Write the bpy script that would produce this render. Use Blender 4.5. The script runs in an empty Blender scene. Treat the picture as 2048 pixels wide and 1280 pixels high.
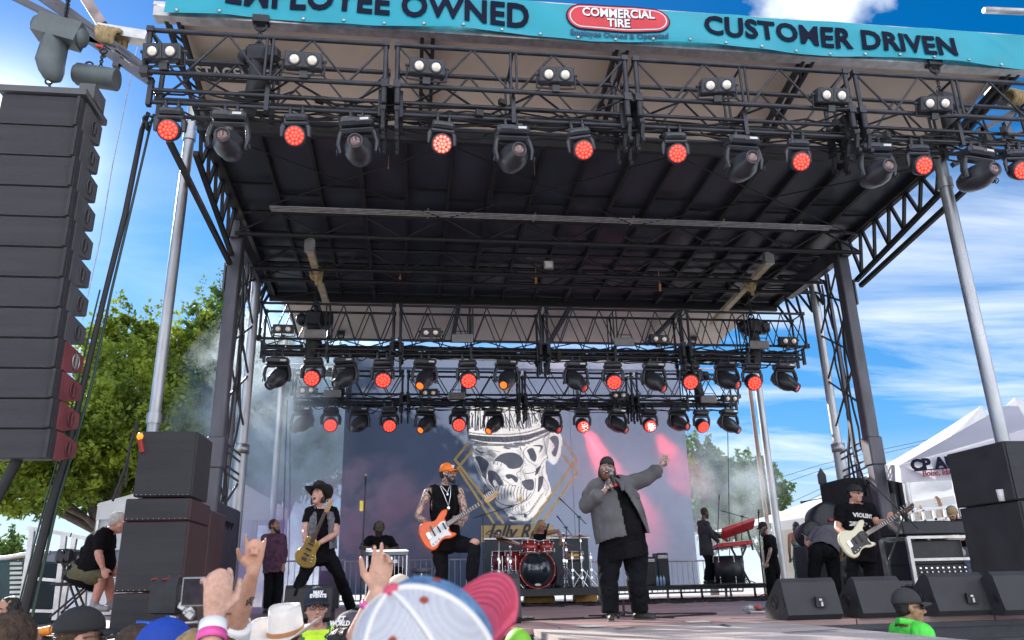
import bpy, bmesh, math, random
import numpy as np
from mathutils import Vector as V, Matrix, Quaternion, Euler, noise
random.seed(7); rng=np.random.default_rng(7)
R=math.radians; PI=math.pi
scn=bpy.context.scene; COL=scn.collection
# ---------------- camera ----------------
FPX,PIT,ROLL,YAW,CH=1565.0,R(18.7),R(1.35),R(7.5),1.8
FW=V((math.sin(YAW)*math.cos(PIT),math.cos(YAW)*math.cos(PIT),math.sin(PIT)))
_rt=V((math.cos(YAW),-math.sin(YAW),0)); _up=_rt.cross(FW)
RT=math.cos(ROLL)*_rt-math.sin(ROLL)*_up; UP=math.sin(ROLL)*_rt+math.cos(ROLL)*_up
CAM=V((0,0,CH))
def at(px,py,Y):
    d=FW+RT*((px-1024)/FPX)-UP*((py-640)/FPX); return CAM+d*(Y/d.y)
def atz(px,py,z):
    d=FW+RT*((px-1024)/FPX)-UP*((py-640)/FPX); return CAM+d*((z-CH)/d.z)
cd=bpy.data.cameras.new('camera'); cam=bpy.data.objects.new('camera',cd); COL.objects.link(cam)
cam.matrix_world=Matrix(((RT.x,UP.x,-FW.x,0),(RT.y,UP.y,-FW.y,0),(RT.z,UP.z,-FW.z,CH),(0,0,0,1)))
cd.sensor_width=36; cd.lens=FPX/2048*36; cd.clip_start=.05; cd.clip_end=3000
cd.dof.use_dof=True; cd.dof.focus_distance=11; cd.dof.aperture_fstop=5.0
scn.camera=cam
# ---------------- light ----------------
EL,AZ=R(26.4),R(-29.4)
SUND=V((math.sin(AZ)*math.cos(EL),math.cos(AZ)*math.cos(EL),math.sin(EL)))
sl=bpy.data.lights.new('sun','SUN'); sl.energy=4.2; sl.angle=R(.5); sl.color=(1,.94,.86)
so=bpy.data.objects.new('sun',sl); COL.objects.link(so); so.rotation_euler=SUND.to_track_quat('Z','Y').to_euler()
w=bpy.data.worlds.new('World'); scn.world=w; w.use_nodes=True
nt=w.node_tree; N=nt.nodes; L=nt.links
for n in list(N): N.remove(n)
def nd(t,**k):
    n=N.new(t)
    for a,b in k.items(): setattr(n,a,b)
    return n
sky=nd('ShaderNodeTexSky',sky_type='NISHITA'); sky.sun_disc=False; sky.sun_elevation=EL; sky.sun_rotation=AZ
sky.air_density=.9; sky.dust_density=.15; sky.ozone_density=3.5; sky.altitude=800
hs=nd('ShaderNodeHueSaturation'); hs.inputs['Saturation'].default_value=1.5; hs.inputs['Value'].default_value=1.0; L.new(sky.outputs[0],hs.inputs['Color'])
tc=nd('ShaderNodeTexCoord'); sx=nd('ShaderNodeSeparateXYZ'); L.new(tc.outputs['Generated'],sx.inputs[0])
def mth(op,a,b=None,c=None):
    n=nd('ShaderNodeMath',operation=op)
    for i,v in enumerate((a,b,c)):
        if v is None: continue
        if isinstance(v,(int,float)): n.inputs[i].default_value=v
        else: L.new(v,n.inputs[i])
    return n.outputs[0]
zz=mth('MAXIMUM',sx.outputs[2],0.0); den=mth('ADD',zz,.10)
cx=mth('DIVIDE',sx.outputs[0],den); cy=mth('DIVIDE',sx.outputs[1],den)
cmb=nd('ShaderNodeCombineXYZ'); L.new(cx,cmb.inputs[0]); L.new(cy,cmb.inputs[1])
mp=nd('ShaderNodeMapping'); mp.inputs['Rotation'].default_value=(0,0,R(25)); mp.inputs['Scale'].default_value=(.55,1.9,1); mp.inputs['Location'].default_value=(3.1,1.7,0); L.new(cmb.outputs[0],mp.inputs[0])
n1=nd('ShaderNodeTexNoise'); n1.inputs['Scale'].default_value=1.0; n1.inputs['Detail'].default_value=9; n1.inputs['Roughness'].default_value=.6; n1.inputs['Distortion'].default_value=.6; L.new(mp.outputs[0],n1.inputs['Vector'])
r1=nd('ShaderNodeMapRange'); r1.inputs[1].default_value=.40; r1.inputs[2].default_value=.68; L.new(n1.outputs[0],r1.inputs[0])
# thin cloud is thicker to the right (east) of the stage, none near the sun
side=nd('ShaderNodeMapRange'); side.inputs[1].default_value=-.1; side.inputs[2].default_value=.35; side.inputs[3].default_value=.3; side.inputs[4].default_value=.95; L.new(sx.outputs[0],side.inputs[0])
hgt=nd('ShaderNodeMapRange'); hgt.inputs[1].default_value=.52; hgt.inputs[2].default_value=.36; L.new(sx.outputs[2],hgt.inputs[0])
wisp=mth('MULTIPLY',mth('MULTIPLY',r1.outputs[0],side.outputs[0]),hgt.outputs[0])
# a heap of bright cumulus high over the roof
n2=nd('ShaderNodeTexNoise'); n2.inputs['Scale'].default_value=16; n2.inputs['Detail'].default_value=6; L.new(tc.outputs['Generated'],n2.inputs['Vector'])
cd_=(FW+RT*((1650-1024)/FPX)-UP*((-30-640)/FPX)).normalized()
dt=nd('ShaderNodeVectorMath',operation='DISTANCE'); L.new(tc.outputs['Generated'],dt.inputs[0]); dt.inputs[1].default_value=cd_
cu=mth('SUBTRACT',.105,dt.outputs['Value']); cu=mth('ADD',cu,mth('MULTIPLY',mth('SUBTRACT',n2.outputs[0],.5),.16))
cur=nd('ShaderNodeMapRange'); cur.inputs[1].default_value=.02; cur.inputs[2].default_value=.065; L.new(cu,cur.inputs[0])
cloud=mth('MAXIMUM',wisp,cur.outputs[0])
# milky air low over the horizon
hz=nd('ShaderNodeMapRange'); hz.inputs[1].default_value=.42; hz.inputs[2].default_value=.02; hz.inputs[3].default_value=0; hz.inputs[4].default_value=.93; L.new(sx.outputs[2],hz.inputs[0])
lo=nd('ShaderNodeMapRange'); lo.inputs[1].default_value=.16; lo.inputs[2].default_value=.0; lo.inputs[3].default_value=0; lo.inputs[4].default_value=.8; L.new(sx.outputs[2],lo.inputs[0]); cloud=mth('MAXIMUM',cloud,lo.outputs[0])
m0=nd('ShaderNodeMixRGB'); m0.inputs[2].default_value=(1.5,3.2,5.6,1); L.new(hz.outputs[0],m0.inputs[0]); L.new(hs.outputs[0],m0.inputs[1])
mx=nd('ShaderNodeMixRGB'); mx.inputs[2].default_value=(6.3,6.8,7.5,1); L.new(cloud,mx.inputs[0]); L.new(m0.outputs[0],mx.inputs[1])
dsn=nd('ShaderNodeVectorMath',operation='DOT_PRODUCT'); L.new(tc.outputs['Generated'],dsn.inputs[0]); dsn.inputs[1].default_value=SUND
gl=mth('MULTIPLY',mth('POWER',mth('MAXIMUM',dsn.outputs['Value'],0.0),420.0),12.0); gl=mth('ADD',gl,mth('MULTIPLY',mth('POWER',mth('MAXIMUM',dsn.outputs['Value'],0.0),7.0),.75))
gc=nd('ShaderNodeMixRGB',blend_type='MULTIPLY'); gc.inputs[0].default_value=1; gc.inputs[1].default_value=(1,.97,.92,1); L.new(gl,gc.inputs[2])
# broken bright cumulus added to the unseen sky behind the audience as fill light
n4=nd('ShaderNodeTexNoise'); n4.inputs['Scale'].default_value=3.5; n4.inputs['Detail'].default_value=6; L.new(tc.outputs['Generated'],n4.inputs['Vector'])
k4=nd('ShaderNodeMapRange'); k4.inputs[1].default_value=.40; k4.inputs[2].default_value=.52; L.new(n4.outputs[0],k4.inputs[0])
k5=nd('ShaderNodeMapRange'); k5.inputs[1].default_value=-.05; k5.inputs[2].default_value=-.35; L.new(sx.outputs[1],k5.inputs[0])
mb_=nd('ShaderNodeMixRGB'); mb_.inputs[2].default_value=(15,15,15.5,1); L.new(mth('MULTIPLY',k4.outputs[0],k5.outputs[0]),mb_.inputs[0]); L.new(mx.outputs[0],mb_.inputs[1]); mx=mb_
ga=nd('ShaderNodeMixRGB',blend_type='ADD'); ga.inputs[0].default_value=1; L.new(mx.outputs[0],ga.inputs[1]); L.new(gc.outputs[0],ga.inputs[2]); mx=ga
bg=nd('ShaderNodeBackground'); bg.inputs[1].default_value=.08; L.new(mx.outputs[0],bg.inputs[0])
wo=nd('ShaderNodeOutputWorld'); L.new(bg.outputs[0],wo.inputs[0])
scn.view_settings.view_transform='Standard'; scn.view_settings.look='None'; scn.view_settings.exposure=1.15; scn.view_settings.gamma=1
scn.cycles.use_denoising=True; scn.cycles.max_bounces=7; scn.cycles.diffuse_bounces=4; scn.cycles.transparent_max_bounces=12; scn.cycles.volume_bounces=1
scn.cycles.volume_step_rate=2.5; scn.cycles.volume_max_steps=128; scn.cycles.sample_clamp_indirect=6; scn.cycles.caustics_reflective=False; scn.cycles.caustics_refractive=False
# ---------------- materials ----------------
MATS={}
def mat(name,col,rough=.6,metal=0,var=.25,vs=6,bump=.0,bs=60,emit=None,es=0,coat=0,trans=0,alpha=1,stretch=None,spec=None,col2=None,sub=0):
    if name in MATS: return MATS[name]
    m=bpy.data.materials.new(name); m.use_nodes=True; t=m.node_tree; b=t.nodes['Principled BSDF']; MATS[name]=m
    b.inputs['Roughness'].default_value=rough; b.inputs['Metallic'].default_value=metal
    if coat: b.inputs['Coat Weight'].default_value=coat
    if spec is not None: b.inputs['Specular IOR Level'].default_value=spec
    if sub: b.inputs['Subsurface Weight'].default_value=sub; b.inputs['Subsurface Radius'].default_value=(.02,.008,.005)
    c=t.nodes.new('ShaderNodeTexCoord'); mpn=t.nodes.new('ShaderNodeMapping'); t.links.new(c.outputs['Object'],mpn.inputs[0])
    if stretch: mpn.inputs['Scale'].default_value=stretch
    nn=t.nodes.new('ShaderNodeTexNoise'); nn.inputs['Scale'].default_value=vs; nn.inputs['Detail'].default_value=5; t.links.new(mpn.outputs[0],nn.inputs['Vector'])
    rp=t.nodes.new('ShaderNodeValToRGB'); rp.color_ramp.elements[0].position=.3; rp.color_ramp.elements[1].position=.7
    d=1-var; u=1+var*.8
    rp.color_ramp.elements[0].color=(col[0]*d,col[1]*d,col[2]*d,1)
    rp.color_ramp.elements[1].color=(*(col2 if col2 else [min(1,q*u) for q in col]),1)
    t.links.new(nn.outputs[0],rp.inputs[0]); t.links.new(rp.outputs[0],b.inputs['Base Color'])
    rr=t.nodes.new('ShaderNodeMapRange'); rr.inputs[3].default_value=max(.02,rough-.12); rr.inputs[4].default_value=min(1,rough+.12); t.links.new(nn.outputs[0],rr.inputs[0]); t.links.new(rr.outputs[0],b.inputs['Roughness'])
    if bump:
        n3=t.nodes.new('ShaderNodeTexNoise'); n3.inputs['Scale'].default_value=bs; n3.inputs['Detail'].default_value=4; t.links.new(mpn.outputs[0],n3.inputs['Vector'])
        bp=t.nodes.new('ShaderNodeBump'); bp.inputs['Strength'].default_value=min(1,bump); bp.inputs['Distance'].default_value=.02; t.links.new(n3.outputs[0],bp.inputs['Height']); t.links.new(bp.outputs[0],b.inputs['Normal'])
    if emit: b.inputs['Emission Color'].default_value=(*emit,1); b.inputs['Emission Strength'].default_value=es
    if trans:
        tr=t.nodes.new('ShaderNodeBsdfTranslucent'); t.links.new(rp.outputs[0],tr.inputs[0]); ms=t.nodes.new('ShaderNodeMixShader'); ms.inputs[0].default_value=trans
        t.links.new(b.outputs[0],ms.inputs[1]); t.links.new(tr.outputs[0],ms.inputs[2]); t.links.new(ms.outputs[0],t.nodes['Material Output'].inputs[0])
    if alpha<1: b.inputs['Alpha'].default_value=alpha
    return m
blk=mat('black_powdercoat',(.028,.03,.037),.42,.3,.3,9,.15,120)
blk2=mat('dark_truss_paint',(.045,.047,.058),.38,.45,.35,5,.1,90)
roofblk=mat('roof_panel_black',(.034,.042,.060),.38,0,.5,1.4,.35,2.2,stretch=(1,.35,1))
beam=mat('roof_beam_black',(.018,.018,.021),.6,.1,.3)
steel=mat('galvanised_steel',(.42,.43,.45),.42,.85,.3,5,.15,40,stretch=(1,1,.25))
alu=mat('worn_aluminium',(.55,.55,.55),.4,.8,.25,8)
beige=mat('beige_fibreglass',(.66,.55,.46),.55,0,.08,1.2,.05,5)
whitec=mat('white_canvas',(.72,.72,.72),.8,0,.06,1.5,.3,3,trans=.35)
cable=mat('black_rubber',(.018,.018,.02),.6,0,.2)
tape=mat('hazard_yellow',(.75,.48,.05),.6)
redst=mat('red_steel',(.35,.02,.015),.5,0,.2)
chrome=mat('chrome',(.75,.76,.78),.18,1,.1)
cabt=mat('speaker_paint',(.035,.035,.04),.6,0,.25,4,.35,140)
grille=mat('speaker_grille_cloth',(.045,.045,.052),.62,.1,.22,3,.6,90,stretch=(.3,.3,4))
burg=mat('sun_flare_red',(.12,.022,.022),.55,0,.3,3,.15,80)  # red sun flare turned into a cabinet side colour
tan=mat('tan_strap_webbing',(.42,.31,.16),.85,0,.35,14,.5,40)
woodm=mat('maple',(.5,.3,.13),.4)
# ---------------- mesh helpers ----------------
class MB:
    def __init__(s): s.v=[]; s.f=[]; s.mi=[]; s.sm=[]
    def add(s,vs,fs,mi=0,sm=False):
        o=len(s.v); s.v+= [tuple(q) for q in vs]; s.f+=[tuple(i+o for i in f) for f in fs]; s.mi+=[mi]*len(fs); s.sm+=[sm]*len(fs)
    def box(s,c,d,M=None,mi=0,bev=0):
        c=V(c); x,y,z=[q/2 for q in d]; M=M or Matrix.Identity(3)
        if bev:
            b=bev; pts=[]
            for sx_ in (-1,1):
                for sy in (-1,1):
                    for sz in (-1,1):
                        pts+= [(sx_*(x-b),sy*(y-b),sz*z),(sx_*(x-b),sy*y,sz*(z-b)),(sx_*x,sy*(y-b),sz*(z-b))]
            bm=bmesh.new(); [bm.verts.new(c+M@V(p)) for p in pts]; r=bmesh.ops.convex_hull(bm,input=bm.verts)
            bmesh.ops.join_triangles(bm,faces=bm.faces,angle_face_threshold=.05,angle_shape_threshold=3,cmp_seam=False,cmp_sharp=False,cmp_uvs=False,cmp_vcols=False,cmp_materials=False)
            bm.verts.index_update(); s.add([v.co for v in bm.verts],[[v.index for v in f.verts] for f in bm.faces],mi); bm.free(); return s
        vs=[c+M@V((a*x,b*y,e*z)) for a in (-1,1) for b in (-1,1) for e in (-1,1)]
        s.add(vs,[(0,1,3,2),(4,6,7,5),(0,4,5,1),(2,3,7,6),(0,2,6,4),(1,5,7,3)],mi); return s
    def tube(s,a,b,r0,r1=None,n=8,mi=0,cap=True,sm=True):
        return s.path([a,b],[r0,r0 if r1 is None else r1],n,mi,cap,sm)
    def path(s,pts,rs,n=8,mi=0,cap=True,sm=True,flat=1.0,side=None,dome=False):
        pts=[V(p) for p in pts]
        if isinstance(rs,(int,float)): rs=[rs]*len(pts)
        rs=list(rs)
        if dome:
            d0=(pts[0]-pts[1]).normalized(); d1=(pts[-1]-pts[-2]).normalized(); r0,r1=rs[0],rs[-1]
            pts=[pts[0]+d0*r0*.97,pts[0]+d0*r0*.7]+pts+[pts[-1]+d1*r1*.7,pts[-1]+d1*r1*.97]; rs=[r0*.25,r0*.72]+rs+[r1*.72,r1*.25]
        vs=[]; prev=None; k=len(pts)
        for i,p in enumerate(pts):
            t=(pts[min(i+1,k-1)]-pts[max(i-1,0)]); t=t.normalized() if t.length>1e-9 else V((0,0,1))
            if side is not None: u=V(side)-t*V(side).dot(t); 
            elif prev is not None: u=prev-t*prev.dot(t)
            else: u=t.orthogonal()
            if u.length<1e-6: u=t.orthogonal()
            u.normalize(); prev=u; w_=t.cross(u)
            for j in range(n):
                an=2*PI*j/n+PI/n; vs.append(p+(u*math.cos(an)+w_*math.sin(an)*flat)*rs[i])
        fs=[(i*n+j,i*n+(j+1)%n,(i+1)*n+(j+1)%n,(i+1)*n+j) for i in range(k-1) for j in range(n)]
        o=len(fs); s.add(vs,fs,mi,sm)
        if cap: s.add(vs[:n],[tuple(range(n-1,-1,-1))],mi,False); s.add(vs[-n:],[tuple(range(n))],mi,False)
        return s
    def ell(s,c,r,M=None,nu=12,nv=8,mi=0,sm=True,z0=-1,z1=1):
        c=V(c); M=M or Matrix.Identity(3); r=(r,r,r) if isinstance(r,(int,float)) else r; vs=[]; t0=math.asin(z0); t1=math.asin(z1)
        for i in range(nv+1):
            t=t0+(t1-t0)*i/nv; 
            for j in range(nu):
                a=2*PI*j/nu; vs.append(c+M@V((r[0]*math.cos(t)*math.cos(a),r[1]*math.cos(t)*math.sin(a),r[2]*math.sin(t))))
        fs=[(i*nu+j,i*nu+(j+1)%nu,(i+1)*nu+(j+1)%nu,(i+1)*nu+j) for i in range(nv) for j in range(nu)]
        fs+=[tuple(range(nu-1,-1,-1)),tuple(range(nv*nu,nv*nu+nu))]
        s.add(vs,fs,mi,sm); return s
    def lathe(s,prof,c=(0,0,0),M=None,n=20,mi=0,sm=True,cap=True):
        c=V(c); M=M or Matrix.Identity(3); k=len(prof)
        vs=[c+M@V((r*math.cos(2*PI*j/n),r*math.sin(2*PI*j/n),z)) for r,z in prof for j in range(n)]
        fs=[(i*n+j,i*n+(j+1)%n,(i+1)*n+(j+1)%n,(i+1)*n+j) for i in range(k-1) for j in range(n)]
        if cap: fs+=[tuple(range(n-1,-1,-1)),tuple(range((k-1)*n,k*n))]
        s.add(vs,fs,mi,sm); return s
    def prism(s,poly,M,th,mi=0):   # poly in local xy, extruded along local z by th
        n=len(poly); vs=[M@V((x,y,0)) for x,y in poly]+[M@V((x,y,th)) for x,y in poly]
        ar=sum(poly[i][0]*poly[(i+1)%n][1]-poly[(i+1)%n][0]*poly[i][1] for i in range(n))
        f=[tuple(range(n-1,-1,-1)),tuple(range(n,2*n))]+[(i,(i+1)%n,n+(i+1)%n,n+i) for i in range(n)]
        if ar<0: f=[tuple(reversed(q)) for q in f]
        s.add(vs,f,mi); return s
    def torus(s,c,Rm,r,M=None,n=24,k=6,mi=0):
        M=M or Matrix.Identity(3); c=V(c)
        vs=[c+M@V(((Rm+r*math.cos(2*PI*j/k))*math.cos(2*PI*i/n),(Rm+r*math.cos(2*PI*j/k))*math.sin(2*PI*i/n),r*math.sin(2*PI*j/k))) for i in range(n) for j in range(k)]
        s.add(vs,[(i*k+j,((i+1)%n)*k+j,((i+1)%n)*k+(j+1)%k,i*k+(j+1)%k) for i in range(n) for j in range(k)],mi,True); return s
    def mesh(s,name,mats):
        me=bpy.data.meshes.new(name); me.from_pydata(s.v,[],s.f)
        for m in (mats if isinstance(mats,(list,tuple)) else [mats]): me.materials.append(m)
        me.polygons.foreach_set('material_index',s.mi); me.polygons.foreach_set('use_smooth',s.sm); me.update(); return me
    def build(s,name,mats,parent=None,loc=None):
        o=bpy.data.objects.new(name,s.mesh(name,mats)); COL.objects.link(o)
        if parent: o.parent=parent; o.matrix_parent_inverse=parent.matrix_basis.inverted() if True else Matrix()
        return o
def tag(o,label=None,cat=None,group=None,kind=None):
    if label: o['label']=label
    if cat: o['category']=cat
    if group: o['group']=group
    if kind: o['kind']=kind
    return o
def empty(name,loc,label,cat,group=None):
    o=bpy.data.objects.new(name,None); COL.objects.link(o); o.location=loc; o.empty_display_size=.1
    return tag(o,label,cat,group)
def copy_tree(o,parent=None):
    c=o.copy(); COL.objects.link(c)
    if parent: c.parent=parent
    for ch in o.children: copy_tree(ch,c)
    return c
def rotm(ax,deg): return Matrix.Rotation(R(deg),3,ax)
def frame(f,u=V((0,0,1))):   # columns right, forward, up
    f=V(f).normalized(); r=f.cross(V(u)).normalized(); u=r.cross(f); return Matrix(((r.x,f.x,u.x),(r.y,f.y,u.y),(r.z,f.z,u.z)))
def m4(M3,loc): m=M3.to_4x4(); m.translation=V(loc); return m
def text_mb(txt,size,M,depth=.004,bold=.0,align='CENTER',mb=None,mi=0,shear=0,sx_=1,space=1,res=3):
    cu=bpy.data.curves.new('t','FONT'); cu.body=txt; cu.size=size; cu.extrude=depth/2; cu.offset=bold; cu.align_x=align; cu.align_y='CENTER'; cu.shear=shear; cu.resolution_u=res; cu.space_character=space
    ob=bpy.data.objects.new('t',cu); COL.objects.link(ob); me=bpy.data.meshes.new_from_object(ob.evaluated_get(bpy.context.evaluated_depsgraph_get()))
    mb=mb or MB(); mb.add([M@V((v.co.x*sx_,v.co.y,v.co.z)) for v in me.vertices],[tuple(p.vertices) for p in me.polygons],mi)
    bpy.data.objects.remove(ob); bpy.data.curves.remove(cu); bpy.data.meshes.remove(me); return mb
XF=Matrix(((1,0,0),(0,0,-1),(0,1,0)))   # local x->X, y->Z, z-> -Y (faces the camera)
# ================= ground, stage deck =================
STZ=1.4
g=MB(); n=40
gm=mat('pale_bounce_ground',(.44,.44,.42),.95,0,.4,.6,.6,3)  # unseen ground, made pale to bounce sunlight up under the roof
g.add([(-1500,-200,0),(1500,-200,0),(1500,2500,0),(-1500,2500,0)],[(0,1,2,3)]); tag(g.build('ground',gm),kind='structure')
# stage deck
deckm=mat('stage_deck_ply',(.36,.235,.22),.5,0,.35,1.6,.12,30,stretch=(.35,3,1))
dk=empty('stage_deck',(2.6,8,0),'wide black-skirted main stage deck with a reddish brown plywood floor','stage')
top=MB(); 
for i in range(11):
    for j in range(6):
        x0=-6.2+i*1.53; y0=8+j*2.44; top.box((x0+.76,y0+1.215,STZ-.03),(1.515,2.425,.06))
top.build('deck_panel',deckm,dk)
f=MB(); 
for z in (STZ-.08,STZ-.25): f.box((2.2,7.98,z),(16.8,.05,.05))
f.box((2.2,8.02,STZ-.165),(16.8,.03,.12)); f.build('front_rail',blk2,dk)
skm=mat('black_stage_skirt',(.03,.032,.036),.8,0,.3,2,.6,3,stretch=(6,1,.3))
f=MB(); nn=240; vs=[]
for i in range(nn+1):
    x=-6.2+16.8*i/nn; y=8.05+.04*math.sin(i*.9)+.02*math.sin(i*2.3); vs+=[(x,y,0),(x,y,STZ-.22)]
f.add(vs,[(2*i,2*i+2,2*i+3,2*i+1) for i in range(nn)],0,True); f.build('skirt',skm,dk)
f=MB()
for i in range(12):
    for y in (8.4,12,17,22): f.tube((-6+i*1.5,y,0),(-6+i*1.5,y,STZ-.06),.04)
o=f.build('deck_frame',steel,dk)
# thrust runway
ru=empty('stage_runway',(2.3,5,0),'pale plywood runway reaching out from the main stage towards the crowd','stage')
runm=mat('runway_ply',(.50,.43,.40),.55,0,.35,1.1,.2,18,stretch=(.3,2.5,1))
f=MB()
for i in range(2):
    for j in range(6): f.box((1.18+i*1.22+.61,7.97-1.22*j-.605,STZ-.035),(1.21,1.21,.06))
f.build('runway_panel',runm,ru)
f=MB()
for x in (1.2,3.6):
    f.box((x,4.4,STZ-.12),(.05,7.1,.1))
    for j in range(6): f.tube((x,7.8-j*1.35,0),(x,7.8-j*1.35,STZ-.12),.035)
f.build('runway_frame',alu,ru)
# metal steps left of the runway
st=empty('stage_steps',(1.0,7.3,0),'short flight of ribbed aluminium steps beside the runway','steps')
f=MB()
for i in range(5):
    z=STZ-.14*(i+1)-.02
    f.box((1.07-i*.0,7.75-.22*i,z),(.3,.2,.03))
    for k in range(5): f.box((1.07,7.68-.22*i+k*.035,z+.02),(.3,.012,.012))
f.build('tread',alu,st)
f=MB()
for x in (.9,1.235): f.path([(x,7.85,STZ-.1),(x,6.7,STZ-.8),(x,6.7,0)],.025)
f.build('stringer',alu,st)
# sunlit patches come from the real sun
# ================= roof =================
RX0,RX1,RY0,RY1,RZ0,RZ1=-3.1,8.45,10.2,16.6,8.2,7.92
def rz(y): return RZ0+(RZ1-RZ0)*(y-RY0)/(RY1-RY0)
rf=empty('stage_roof',(2.67,13,8),'black ribbed canopy roof of the stage with beige awnings in front and behind','roof')
f=MB(); f.box((2.675,(RY0+RY1)/2,(RZ0+RZ1)/2+.13),(RX1-RX0,RY1-RY0,.08),Matrix.Rotation(math.atan2(RZ1-RZ0,RY1-RY0),3,'X')); f.build('roof_panel',roofblk,rf)
NR=17
for i in range(NR):
    x=RX0+.06+(RX1-RX0-.12)*i/(NR-1); b=MB(); hgt_=.11 if i%3 else .15
    a=math.atan2(RZ1-RZ0,RY1-RY0); b.box((x,(RY0+RY1)/2,(RZ0+RZ1)/2+.09-hgt_/2),(.045 if i%3 else .07,RY1-RY0,hgt_),Matrix.Rotation(a,3,'X'))
    b.build('purlin',beam,rf)
for k,y in enumerate((10.25,11.9,13.6,15.3,16.55)):
    b=MB(); zz_=rz(y)
    if k in (0,4): b.box((2.675,y,zz_-.03),(RX1-RX0+.1,.09,.2))
    else:
        for i in range(NR-1):
            x=RX0+.06+(RX1-RX0-.12)*(i+.5)/(NR-1); b.box((x,y+(.35 if i%2 else 0),zz_+.03),((RX1-RX0-.12)/(NR-1)-.05,.03,.04),mi=0)
    b.build('cross_member',beam if k in(0,1,4) else blk2,rf)
def flat_truss(mb,a,b,h,nseg,r=.035,rw=.018,up=V((0,0,1))):
    a=V(a); b=V(b); mb.tube(a,b,r); mb.tube(a-up*h,b-up*h,r)
    for i in range(nseg):
        p=a.lerp(b,i/nseg); q=a.lerp(b,(i+.5)/nseg); t=a.lerp(b,(i+1)/nseg); mb.tube(p-up*h,q,rw,n=6); mb.tube(q,t-up*h,rw,n=6)
for y,zt,h in ((12.8,8.08,.42),(14.2,8.02,.42),(14.9,8.0,.36)):
    b=MB(); flat_truss(b,(RX0,y,zt),(RX1,y,zt),h,8,.04,.022); b.build('roof_truss',beam,rf)
b=MB()
for k in range(4): b.tube((RX0+.6,12.45+k*.06,8.03),(RX1-.7,12.45+k*.06,8.03),.012,n=6)
for x in (.2,2.1,3.9,5.6,7.1): b.tube((x,12.4,8.06),(x,12.68,8.02),.015,n=6)
b.build('conduit_run',alu,rf)
b=MB()
for x0,x1 in ((-2.9,.5),(.5,4),(4,8.2)):
    b.tube((x0,10.4,8.13),(x1,12.7,8.02),.012,n=5); b.tube((x1,10.4,8.13),(x0,12.7,8.02),.012,n=5)
    b.tube((x0,15.1,7.9),(x1,16.5,7.86),.01,n=5); b.tube((x1,15.1,7.9),(x0,16.5,7.86),.01,n=5)
b.build('bracing_cable',beam,rf)
# front and rear awnings
def awning(name,y0,z0,y1,z1):
    b=MB(); nx=12; vs=[]
    for i in range(nx+1):
        for j in range(5):
            t=j/4; vs.append((RX0+.08+(RX1-RX0-.16)*i/nx,y0+(y1-y0)*t,z0+(z1-z0)*t+.10*math.sin(PI*t)))
    k=[(i*5+j,i*5+j+1,(i+1)*5+j+1,(i+1)*5+j) for i in range(nx) for j in range(4)]
    b.add(vs,k,0,True); b.add([(x,y,z+.05) for x,y,z in vs],[tuple(reversed(q)) for q in k],0,True)
    o=b.build(name,beige,rf); return o
awning('front_awning',RY0-.05,8.28,8.45,8.62)
awning('rear_awning',RY1+.08,8.0,19.9,8.0)
b=MB(); b.box((2.675,8.42,8.58),(RX1-RX0+.3,.16,.14)); b.box((2.675,8.4,8.72),(RX1-RX0+.35,.05,.05)); b.build('awning_edge',alu,rf)
for x in (RX0+.05,.1,2.68,5.3,RX1-.05):
    b=MB(); b.box((x-.07,9.3,8.39),(.05,1.75,.09),Matrix.Rotation(R(-11),3,'X')); b.box((x+.07,9.3,8.39),(.05,1.75,.09),Matrix.Rotation(R(-11),3,'X'))
    for q in range(4): b.tube((x-.07,8.6+q*.4,8.5-q*.075),(x+.07,8.8+q*.4,8.46-q*.075),.02,n=6)
    b.build('awning_rib',beam,rf)
for x in (-2.2,1.0,3.6,6.3):
    b=MB(); b.box((x,18.2,7.93),(.1,3.2,.08)); b.build('awning_rib',beam,rf)
# maker's plate under the awning
sg=MB(); c0=V((-2.45,9.2,8.34)); Mp=m4(Matrix(((1,0,0),(0,-1,0),(0,0,-1))) @ Matrix.Rotation(R(11),3,'X'),c0)
sg.box(c0,(1.12,.32,.012),Matrix.Rotation(R(-11),3,'X')); po=sg.build('roof_nameplate',mat('plate_black',(.02,.02,.02),.5),rf)
tm=text_mb('STAGELINE',.27,m4(Matrix(((1,0,0),(0,1,0),(0,0,1))),(0,0,0)),.006,.004,sx_=.72)
Mn=Matrix.Rotation(R(-11),3,'X')
tm.v=[tuple(c0+Mn@V((x,-y,-.012-z))) for x,y,z in tm.v]; tm.build('plate_lettering',mat('plate_silver',(.6,.58,.55),.5),po)
# side wing trusses (brackets) of the roof
def bar(mb,a,b,wd=.09,h=.09,mi=0):
    a=V(a); b=V(b); d=(b-a); M=frame(d); mb.box((a+b)/2,(wd,d.length,h),M,mi)
for s,x in ((-1,RX0),(1,RX1)):
    b=MB(); 
    for y in (10.25,13.4,16.5):
        pass
    bar(b,(x+s*.02,10.2,8.28),(x+s*.02,16.6,8.0),.1,.22)
    bar(b,(x+s*.05,10.3,7.75),(x+s*.05,13.2,7.25),.07,.08); bar(b,(x+s*.3,9.9,7.7),(x+s*.05,13.1,7.1),.07,.08)
    for k in range(6):
        y=10.35+k*.48; bar(b,(x+s*.03,y,8.2),(x+s*.05,y+.24,7.72-.08*k),.05,.05); bar(b,(x+s*.05,y+.24,7.72-.08*k),(x+s*.03,y+.48,8.2),.05,.05)
    for k in range(4):
        y=14.6+k*.48; bar(b,(x+s*.03,y,8.0),(x+s*.25,y+.24,7.35),.05,.05); bar(b,(x+s*.25,y+.24,7.35),(x+s*.03,y+.48,8.0),.05,.05)
    b.build('side_bracket',beam,rf)
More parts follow.
